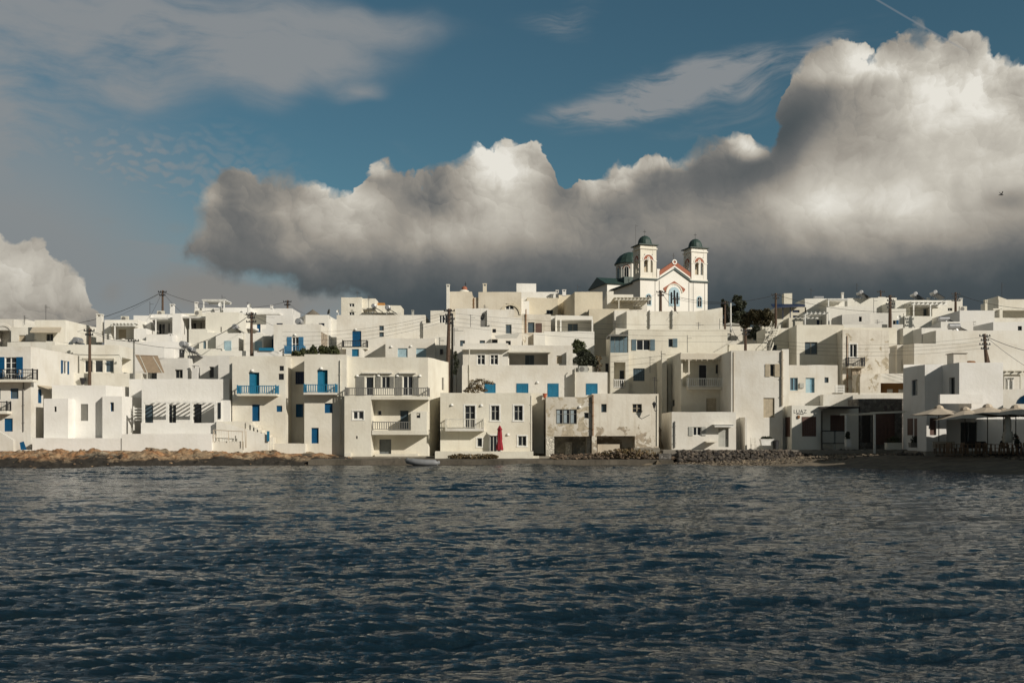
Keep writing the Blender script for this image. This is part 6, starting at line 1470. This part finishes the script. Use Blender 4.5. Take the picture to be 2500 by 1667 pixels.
# drain culvert, dark
q = MB(); q.box(X(1612, 88.4), X(1637, 88.4), 88.3, 90.0, .35, .5); q.box(X(1612, 88.4), X(1615, 88.4), 88.3, 90, -.1, .35); q.box(X(1634, 88.4), X(1637, 88.4), 88.3, 90, -.1, .35); q.box(X(1612, 88.4), X(1637, 88.4), 89.6, 89.7, -.1, .35); q.box(X(1610, 88), X(1640, 88), 88.25, 89.8, .501, .95)
e = empty('culvert', (X(1625, 89), 89, 0), 'dark square drain outlet between brush and rubble wall', 'drain'); q.build('casing', 'darkstone', e)

# water: one sheet, wave trains summed; rows crowd together near the camera
rng = np.random.default_rng(11)
rows = [-400, -120, -30, -5, 1.5]; y = 4.0
while y < 90: rows.append(y); y += max(.035, y * .0040) if y < 32 else .125
rows += [90.5, 93]
ys = np.array(rows); nt_ = 1000
ts = np.concatenate([[-60, -8, -2.0], np.linspace(-1.12, 1.12, nt_), [2.0, 8, 60]])
wd = .62 * np.maximum(ys, 4) + 2.0
Xg = ts[None, :] * wd[:, None]; Yg = np.repeat(ys[:, None], len(ts), 1)
H = np.zeros_like(Xg); DX = np.zeros_like(Xg); DY = np.zeros_like(Xg)
dist = np.maximum(Yg, 4)
spacing = np.maximum(np.gradient(ys)[:, None], (ts[4] - ts[3] if False else 2.24 / nt_) * wd[:, None])
wind = R(-78)                # waves run toward the camera and to the left
nw = 215
lam = np.concatenate([np.exp(rng.uniform(np.log(.13), np.log(2.2), nw - 30)), np.exp(rng.uniform(np.log(2.4), np.log(10), 30))])
gust = .84 + .32 * np.sin(Xg * .11 + Yg * .06 + 1.0) * np.sin(Yg * .09 - Xg * .03) 
for l in lam:
    a = wind + rng.normal(0, .27 if l < 2.3 else .45); k = 2 * PI / l; ph = rng.uniform(0, 2 * PI)
    A = (.0078 * l if l < .4 else .0078 * .4 * (.4 / l) ** .15) if l < 2.3 else .0026 * l
    fade = np.clip((l / spacing - 2.0) / 1.5, 0, 1)
    th = k * (Xg * math.cos(a) + Yg * math.sin(a)) + ph + .5 * np.sin(Xg * .7 / l + Yg * .9 / l + ph * 3)
    s = A * fade * gust; H += s * np.sin(th); c = s * np.cos(th) * .9
    DX -= c * math.cos(a); DY -= c * math.sin(a)
shore = np.clip((90 - Yg) / 4, .8, 1); inner = (np.abs(ts)[None, :] < 1.13) & (ys[:, None] > 3)
H *= shore * inner; DX *= shore * inner; DY *= shore * inner
co = np.stack([Xg + DX, Yg + DY, H], -1).reshape(-1, 3)
nr, nc = Xg.shape; ii = (np.arange(nr - 1)[:, None] * nc + np.arange(nc - 1)[None, :]).ravel()
quads = np.stack([ii, ii + 1, ii + nc + 1, ii + nc], 1)
me = bpy.data.meshes.new('sea_water'); me.vertices.add(len(co)); me.vertices.foreach_set('co', co.ravel())
me.loops.add(quads.size); me.loops.foreach_set('vertex_index', quads.ravel().astype(np.int32)); me.polygons.add(len(quads)); me.polygons.foreach_set('loop_start', np.arange(0, quads.size, 4, dtype=np.int32))
me.update(calc_edges=True); me.polygons.foreach_set('use_smooth', np.ones(len(quads), bool)); me.update()
m, t, b = nt('water'); me.materials.append(m); wo = bpy.data.objects.new('sea_water', me); COL.objects.link(wo); struct(wo)
b.inputs['Base Color'].default_value = (.003, .012, .018, 1); b.inputs['Roughness'].default_value = .045; b.inputs['IOR'].default_value = 1.45; b.inputs['Specular IOR Level'].default_value = .85
g = N(t, 'ShaderNodeNewGeometry'); mp = N(t, 'ShaderNodeMapping'); mp.inputs['Scale'].default_value = (1.2, 4.2, 1); mp.inputs['Rotation'].default_value = (0, 0, R(-9)); t.links.new(g.outputs['Position'], mp.inputs['Vector'])
n1 = N(t, 'ShaderNodeTexNoise'); n1.inputs['Scale'].default_value = 3.2; n1.inputs['Detail'].default_value = 5; n1.inputs['Roughness'].default_value = .6; t.links.new(mp.outputs[0], n1.inputs['Vector'])
bp = N(t, 'ShaderNodeBump'); bp.inputs['Strength'].default_value = .9; bp.inputs['Distance'].default_value = .10; t.links.new(n1.outputs['Fac'], bp.inputs['Height']); t.links.new(bp.outputs[0], b.inputs['Normal'])

# =====================================================================
#  SKY, SUN, CAMERA
# =====================================================================
AZ, EL = 51.0, 25.5
world = bpy.data.worlds.new('World'); sc.world = world; world.use_nodes = True
t = world.node_tree; t.nodes.clear(); L = t.links.new
out = N(t, 'ShaderNodeOutputWorld'); bg = N(t, 'ShaderNodeBackground'); L(bg.outputs[0], out.inputs[0]); bg.inputs[1].default_value = .094
sky = N(t, 'ShaderNodeTexSky', sky_type='NISHITA'); sky.sun_disc = False; sky.sun_elevation = R(EL); sky.sun_rotation = R(180 - AZ); sky.altitude = 10; sky.air_density = 1.0; sky.dust_density = .6; sky.ozone_density = 2.0
tc = N(t, 'ShaderNodeTexCoord'); sp = N(t, 'ShaderNodeSeparateXYZ'); L(tc.outputs['Generated'], sp.inputs[0])
def m1(op, a, b_=None, c=None, clamp=False):
    n = N(t, 'ShaderNodeMath', operation=op, use_clamp=clamp)
    for i, v in enumerate((a, b_, c)):
        if v is None: continue
        if isinstance(v, (int, float)): n.inputs[i].default_value = v
        else: L(v, n.inputs[i])
    return n.outputs[0]
def azel(px, py):
    u = (px - CX) / F; v = (HY - py) / F; return math.atan(u), math.atan(v / math.sqrt(1 + u * u))
az = m1('ARCTAN2', sp.outputs[0], sp.outputs[1]); el = m1('ARCSINE', sp.outputs[2])
cv = N(t, 'ShaderNodeCombineXYZ'); L(az, cv.inputs[0]); L(el, cv.inputs[1]); A0 = cv.outputs[0]
def noise(vec, scale, det=6, rough=.55, stretch=None, dist=0, rot=0):
    if stretch or rot:
        mp = N(t, 'ShaderNodeMapping'); mp.inputs['Scale'].default_value = (*(stretch or (1, 1)), 1); mp.inputs['Rotation'].default_value = (0, 0, rot); L(vec, mp.inputs['Vector']); vec = mp.outputs[0]
    n = N(t, 'ShaderNodeTexNoise', noise_dimensions='2D'); n.inputs['Scale'].default_value = scale; n.inputs['Detail'].default_value = det; n.inputs['Roughness'].default_value = rough; n.inputs['Distortion'].default_value = dist; L(vec, n.inputs['Vector']); return n
def ss(x, a, b_): 
    n = N(t, 'ShaderNodeMapRange', interpolation_type='SMOOTHSTEP'); n.inputs[1].default_value = a; n.inputs[2].default_value = b_
    if isinstance(x, (int, float)): n.inputs[0].default_value = x
    else: L(x, n.inputs[0])
    return n.outputs[0]
def curve(pts, val):      # piecewise curve over pixels -> angle
    P = [azel(*p) for p in pts]; xs = [p[0] for p in P]; lo, hi = -.6, .6
    fc = N(t, 'ShaderNodeFloatCurve'); cm = fc.mapping; c = cm.curves[0]
    for i, (x, y) in enumerate(P):
        q = ((x - lo) / (hi - lo), y / .6)
        if i < 2: c.points[i].location = q
        else: c.points.new(*q)
    for p in c.points: p.handle_type = 'AUTO'
    cm.update(); r = N(t, 'ShaderNodeMapRange'); r.inputs[1].default_value = lo; r.inputs[2].default_value = hi; L(val, r.inputs[0]); L(r.outputs[0], fc.inputs[1]); return m1('MULTIPLY', fc.outputs[0], .6)
def blob(vec, px, py, rx, ry, rot=0):
    a, e = azel(px, py); mp = N(t, 'ShaderNodeMapping', vector_type='TEXTURE'); mp.inputs['Location'].default_value = (a, e, 0); mp.inputs['Rotation'].default_value = (0, 0, R(rot)); mp.inputs['Scale'].default_value = (rx / F, ry / F, 1); L(vec, mp.inputs['Vector'])
    l = N(t, 'ShaderNodeVectorMath', operation='LENGTH'); L(mp.outputs[0], l.inputs[0])
    n = N(t, 'ShaderNodeMapRange', interpolation_type='SMOOTHSTEP'); n.inputs[1].default_value = 1.0; n.inputs[2].default_value = 0.0; L(l.outputs['Value'], n.inputs[0]); return n.outputs[0]
def blobs(vec, lst):
    s = None
    for b_ in lst:
        v = m1('MULTIPLY', blob(vec, *b_[:5]), b_[5]); s = v if s is None else m1('ADD', s, v)
    return s
def mixc(f, a, b_):
    n = N(t, 'ShaderNodeMix', data_type='RGBA'); 
    if isinstance(f, (int, float)): n.inputs[0].default_value = f
    else: L(f, n.inputs[0])
    for i, v in ((6, a), (7, b_)):
        if isinstance(v, tuple): n.inputs[i].default_value = (*v, 1)
        else: L(v, n.inputs[i])
    return n.outputs[2]
def shiftv(vec, dx, dy):
    n = N(t, 'ShaderNodeVectorMath', operation='ADD'); L(vec, n.inputs[0]); n.inputs[1].default_value = (dx, dy, 0); return n.outputs[0]
# blue: Nishita toned toward the deep petrol of the photograph
tint = N(t, 'ShaderNodeMix', data_type='RGBA', blend_type='MULTIPLY'); tint.inputs[0].default_value = 1; L(sky.outputs[0], tint.inputs[6]); tint.inputs[7].default_value = (SKT[0], SKT[1], SKT[2], 1)
base = mixc(m1('MULTIPLY', ss(el, .20, .02), .85), tint.outputs[2], (1.45, 1.75, 1.9))
# billows: balls of four sizes, each lit from the upper right like the sun lights the town
def vadd(a, b_):
    n = N(t, 'ShaderNodeVectorMath', operation='ADD'); L(a, n.inputs[0]); L(b_, n.inputs[1]); return n.outputs[0]
def warp(vec, scale, amt, det=4):
    n = noise(vec, scale, det, .55); q = N(t, 'ShaderNodeVectorMath', operation='MULTIPLY_ADD'); s_ = N(t, 'ShaderNodeVectorMath', operation='SUBTRACT'); L(n.outputs['Color'], s_.inputs[0]); s_.inputs[1].default_value = (.5, .5, .5)
    L(s_.outputs[0], q.inputs[0]); q.inputs[1].default_value = (amt, amt, 0); L(vec, q.inputs[2]); return q.outputs[0]
PW = warp(warp(A0, 7, .045, 3), 34, .016, 4)
def puffs(vec, scale, rnd=1.0, sm=.35):
    v = N(t, 'ShaderNodeTexVoronoi', feature='SMOOTH_F1' if scale < 40 else 'F1', voronoi_dimensions='2D'); v.inputs['Scale'].default_value = scale; (v.inputs.get('Smoothness') or v.inputs['Randomness']).default_value = sm; v.inputs['Randomness'].default_value = rnd; L(vec, v.inputs['Vector'])
    d_ = N(t, 'ShaderNodeVectorMath', operation='SUBTRACT'); L(vec, d_.inputs[0]); L(v.outputs['Position'], d_.inputs[1])
    q = N(t, 'ShaderNodeVectorMath', operation='DOT_PRODUCT'); L(d_.outputs[0], q.inputs[0]); q.inputs[1].default_value = (.62 * scale, .78 * scale, 0)
    return v.outputs['Distance'], q.outputs['Value']
H1, L1_ = puffs(PW, 12, 1, .75); H2, L2_ = puffs(warp(PW, 20, .026), 27, 1, .6); H3, L3_ = puffs(warp(PW, 50, .014), 60, 1, .2); H4, L4_ = puffs(warp(PW, 90, .008), 130, 1, .2)
def wsum(*tw):
    s_ = None
    for v, w_ in tw:
        q = m1('MULTIPLY', v, w_); s_ = q if s_ is None else m1('ADD', s_, q)
    return s_
puff_h = m1('ADD', wsum((H1, -.026), (H2, -.017), (H3, -.008), (H4, -.004)), .022)
NR = noise(PW, 10, 7, .55); NR2 = noise(shiftv(PW, .012, .014), 10, 7, .55)
relief = m1('ADD', wsum((L1_, .30), (L2_, .22), (L3_, .12), (L4_, .06)), m1('MULTIPLY', m1('SUBTRACT', NR.outputs['Fac'], NR2.outputs['Fac']), 2.4))
crease = m1('MULTIPLY', m1('SUBTRACT', wsum((H1, .35), (H2, .4), (H3, .25)), .40), -.22)
spw = N(t, 'ShaderNodeSeparateXYZ'); L(PW, spw.inputs[0])
top = curve([(-400, 690), (300, 740), (430, 640), (462, 560), (500, 495), (560, 440), (640, 425), (720, 420), (800, 450), (868, 485), (890, 420), (925, 390), (975, 398), (1030, 412), (1065, 395), (1130, 375), (1200, 362), (1270, 350), (1325, 378), (1345, 430), (1400, 420), (1470, 380), (1560, 362), (1680, 352), (1760, 330), (1850, 328), (1885, 355), (1905, 265), (1950, 160), (2010, 112), (2140, 104), (2210, 66), (2290, 44), (2370, 52), (2420, 100), (2480, 140), (2580, 180), (3000, 420)], spw.outputs[0])
bot = curve([(-400, 700), (430, 640), (480, 640), (540, 680), (620, 700), (750, 725), (900, 760), (1100, 900), (3000, 1000)], az)
dt = m1('ADD', m1('SUBTRACT', top, spw.outputs[1]), puff_h)
nS = noise(A0, 12, 8, .6); w2 = noise(A0, 22, 8, .58)
edge = m1('ADD', .0022, m1('MULTIPLY', ss(nS.outputs['Fac'], .42, .72), .020))
edge = m1('ADD', edge, m1('MULTIPLY', ss(az, azel(640, 0)[0], azel(450, 0)[0]), .016))
mtop = m1('DIVIDE', dt, edge, clamp=True)
mbot = ss(m1('ADD', m1('SUBTRACT', el, bot), m1('MULTIPLY', m1('SUBTRACT', w2.outputs['Fac'], .5), .05)), -.004, .016)
mask = m1('MULTIPLY', mtop, mbot)
PL = warp(A0, 6, .05, 3)
lit = blobs(PL, [(1215, 400, 180, 130, 0, .42), (1180, 530, 260, 130, 0, .26), (905, 405, 60, 45, 0, .42), (1000, 430, 90, 60, 0, .10), (840, 510, 120, 110, 0, .14), (840, 580, 340, 120, 0, .16), (520, 490, 60, 60, 0, .18), (790, 465, 80, 50, 0, .2),
                 (1470, 430, 140, 75, 15, .38), (1600, 385, 170, 40, 0, .22), (1840, 355, 90, 50, 0, .5), (2310, 180, 280, 190, 0, .34), (2080, 145, 180, 60, 0, .36), (2450, 350, 300, 340, 0, .27), (2150, 480, 400, 250, 0, .26), (2000, 500, 180, 120, 0, .14), (2100, 530, 280, 90, 0, .10), (1300, 600, 600, 110, 0, .05),
                 (1960, 290, 120, 120, 0, -.22), (1890, 390, 150, 110, 30, -.20), (620, 570, 150, 120, 0, -.10), (1020, 490, 100, 100, 0, -.12), (1700, 450, 280, 90, 0, -.14), (960, 560, 80, 60, 0, -.06), (1340, 480, 60, 90, 0, -.10), (1500, 520, 200, 90, 0, -.05), (2480, 500, 70, 50, 0, -.2), (2140, 560, 140, 30, -8, -.05)])
fall = ss(m1('ADD', el, m1('MULTIPLY', m1('SUBTRACT', w2.outputs['Fac'], .5), .03)), azel(1250, 770)[1], azel(1250, 560)[1])        # the flat base lies in its own shade
lv = m1('MULTIPLY', m1('ADD', .40, m1('MULTIPLY', lit, 1.12)), m1('ADD', .16, m1('MULTIPLY', fall, .84)))
body = m1('ADD', .36, m1('MULTIPLY', ss(dt, .11, .0), .45))
gain = m1('MULTIPLY', m1('MULTIPLY', m1('ADD', .30, m1('MULTIPLY', lit, 1.1)), body), m1('ADD', .25, m1('MULTIPLY', fall, .75)))
hi_n = m1('MULTIPLY', m1('SUBTRACT', noise(A0, 7, 5, .5).outputs['Fac'], .5), .26)
rim = m1('MULTIPLY', ss(dt, .020, .0), .16)
lv2 = m1('ADD', m1('ADD', lv, m1('MULTIPLY', m1('ADD', relief, crease), gain)), m1('ADD', m1('MULTIPLY', rim, m1('ADD', .25, lit)), m1('MULTIPLY', hi_n, m1('ADD', .42, m1('MULTIPLY', lit, .9)))), clamp=True)
stops = [(0, (.046, .061, .070)), (.12, (.076, .092, .100)), (.30, (.160, .163, .160)), (.52, (.350, .322, .278)), (.8, (.60, .565, .49)), (1, (.84, .81, .73))]
def cloudramp(v):
    cr = N(t, 'ShaderNodeValToRGB'); e_ = cr.color_ramp.elements
    while len(e_) < len(stops): e_.new(.5)
    for s_, (p_, c_) in zip(e_, stops): s_.position = p_; s_.color = (*[q * 10 for q in c_], 1)
    L(v, cr.inputs[0]); return cr.outputs[0]
cum = cloudramp(lv2)
# high veil, upper left, and the lens-shaped streaks right of the middle
PV = warp(A0, 4, .10, 3)
st = noise(PV, 5, 8, .55, (1, 2.4), .3, R(-8)); st2 = noise(PV, 14, 8, .62, (1, 4.5), .2, R(-14))
veil = blobs(PV, [(-50, 60, 1000, 260, 0, 1.1), (600, 100, 560, 140, 2, .95), (950, 60, 330, 60, -4, .55), (600, 215, 130, 110, 0, .8), (380, 230, 170, 70, 0, .5), (-40, 430, 560, 320, 0, 1.25), (850, 218, 120, 32, 8, .6),
                  (330, 640, 700, 160, 0, .85), (300, 770, 1000, 170, 0, 1.1)])
vm = m1('MULTIPLY', veil, m1('ADD', .78, m1('ADD', m1('MULTIPLY', m1('SUBTRACT', st.outputs['Fac'], .44), 2.1), m1('MULTIPLY', m1('SUBTRACT', st2.outputs['Fac'], .5), .9))))
vm = ss(vm, .02, 1.12)
streak = blobs(warp(A0, 6, .03, 3), [(1560, 230, 380, 75, 13, 1.2), (1760, 185, 300, 80, 10, 1.0), (1440, 268, 230, 26, 8, .5), (2010, 115, 110, 50, 22, .6), (1340, 72, 150, 50, -15, .42), (1400, 40, 120, 60, 30, .3), (1750, 300, 300, 45, 3, .35), (1830, 230, 160, 60, 0, .4), (2140, 60, 80, 130, -25, .14), (760, 330, 300, 40, -4, .12), (1000, 370, 90, 30, -20, .2)])
stn = noise(PV, 22, 7, .6, (1, 5.5), .2, R(-12)); sk = ss(m1('MULTIPLY', streak, m1('ADD', -.25, m1('MULTIPLY', stn.outputs['Fac'], 2.2))), .05, 1.15)
# mottled altocumulus
wv = warp(warp(A0, 9, .03), 30, .022)
mo = N(t, 'ShaderNodeTexVoronoi', feature='SMOOTH_F1', voronoi_dimensions='2D'); mo.inputs['Scale'].default_value = 72; mo.inputs['Smoothness'].default_value = .6
mq = N(t, 'ShaderNodeMapping'); mq.inputs['Scale'].default_value = (1, 2.3, 1); mq.inputs['Rotation'].default_value = (0, 0, R(10)); L(wv, mq.inputs['Vector']); L(mq.outputs[0], mo.inputs['Vector'])
mm = m1('MULTIPLY', m1('MULTIPLY', ss(mo.outputs['Distance'], .85, .10), blob(PV, 320, 430, 480, 150, -4)), .85)
haze_l = blobs(A0, [(-60, 500, 720, 400, 0, 1.0), (300, 790, 1500, 330, 0, .75), (700, 760, 700, 120, 0, .5)])
vmask = m1('MULTIPLY', m1('MAXIMUM', m1('MAXIMUM', vm, sk), m1('MAXIMUM', mm, haze_l)), .9, clamp=True)
vcol = mixc(ss(el, azel(1250, 760)[1], azel(1250, 200)[1]), (2.4, 2.65, 2.75), (2.75, 2.9, 3.0))
c1 = mixc(vmask, base, vcol)
top2 = curve([(-400, 640), (-40, 550), (20, 560), (60, 570), (100, 590), (130, 648), (160, 662), (210, 672), (232, 720), (255, 800), (330, 1000), (3000, 1060)], spw.outputs[0])
d2 = m1('ADD', m1('SUBTRACT', top2, spw.outputs[1]), puff_h); mk2 = m1('DIVIDE', d2, .004, clamp=True)
l2 = m1('ADD', m1('ADD', .42, m1('MULTIPLY', m1('ADD', relief, crease), .40)), m1('ADD', m1('MULTIPLY', ss(el, azel(1, 800)[1], azel(1, 620)[1]), .30), hi_n), clamp=True)
pale = m1('MULTIPLY', blobs(warp(A0, 8, .04), [(470, 705, 190, 80, 0, 1.5), (660, 750, 360, 75, 0, 1.6), (270, 720, 60, 50, 0, .8), (250, 540, 60, 25, 0, .5), (430, 560, 110, 40, 0, .6)]), m1('ADD', .1, m1('MULTIPLY', noise(A0, 14, 7, .6).outputs['Fac'], 1.3)))
c2 = mixc(m1('MULTIPLY', ss(pale, .2, 1.1), .85), c1, (2.5, 2.42, 2.25))
c3 = mixc(mk2, c2, cloudramp(l2))
c4 = mixc(mask, c3, cum)
mp = N(t, 'ShaderNodeMapping', vector_type='TEXTURE'); a_, e__ = azel(2205, 38); mp.inputs['Location'].default_value = (a_, e__, 0); mp.inputs['Rotation'].default_value = (0, 0, R(-34)); L(A0, mp.inputs['Vector']); sp2 = N(t, 'ShaderNodeSeparateXYZ'); L(mp.outputs[0], sp2.inputs[0])
ct = m1('MULTIPLY', ss(m1('ABSOLUTE', sp2.outputs[1]), .0012, .0003), ss(m1('ABSOLUTE', sp2.outputs[0]), .075, .05)); c4 = mixc(m1('MULTIPLY', ct, .38), c4, (2.6, 2.8, 3.0))
# sides and behind, out of view: broken cloud added to set the fill light
far = ss(m1('ABSOLUTE', az), .62, 1.0)
fn = noise(tc.outputs['Generated'], 2.2, 6, .55); fn.noise_dimensions = '3D'
c4 = mixc(m1('MULTIPLY', far, ss(fn.outputs['Fac'], .38, .62)), c4, (1.35, 1.25, 1.1))
gnd = ss(el, -.01, -.06); c5 = mixc(gnd, c4, (.5, .55, .55))
L(c5, bg.inputs[0])
world.cycles.sampling_method = 'MANUAL'; world.cycles.sample_map_resolution = 512
sun = bpy.data.lights.new('Sun', 'SUN'); sun.energy = SUN; sun.angle = R(.5); sun.color = (1, .93, .825)
so = bpy.data.objects.new('Sun', sun); COL.objects.link(so); d = Vector((math.sin(R(AZ)) * math.cos(R(EL)), -math.cos(R(AZ)) * math.cos(R(EL)), math.sin(R(EL)))); so.rotation_euler = d.to_track_quat('Z', 'Y').to_euler()
cam = bpy.data.cameras.new('Camera'); co_ = bpy.data.objects.new('Camera', cam); COL.objects.link(co_); sc.camera = co_
cam.sensor_width = 36; cam.lens = 36 * F / 2500; cam.shift_y = (HY - 833.5) / 2500; cam.clip_start = .5; cam.clip_end = 5000
co_.location = (0, 0, CH); co_.rotation_euler = (PI / 2, 0, 0)
sc.view_settings.view_transform = 'Standard'; sc.view_settings.look = 'None'; sc.view_settings.gamma = 1; sc.view_settings.exposure = EXPO
sc.cycles.sample_clamp_indirect = 4; sc.cycles.sample_clamp_direct = 8; sc.cycles.max_bounces = 6; sc.cycles.diffuse_bounces = 4; sc.cycles.glossy_bounces = 3; sc.cycles.use_denoising = True
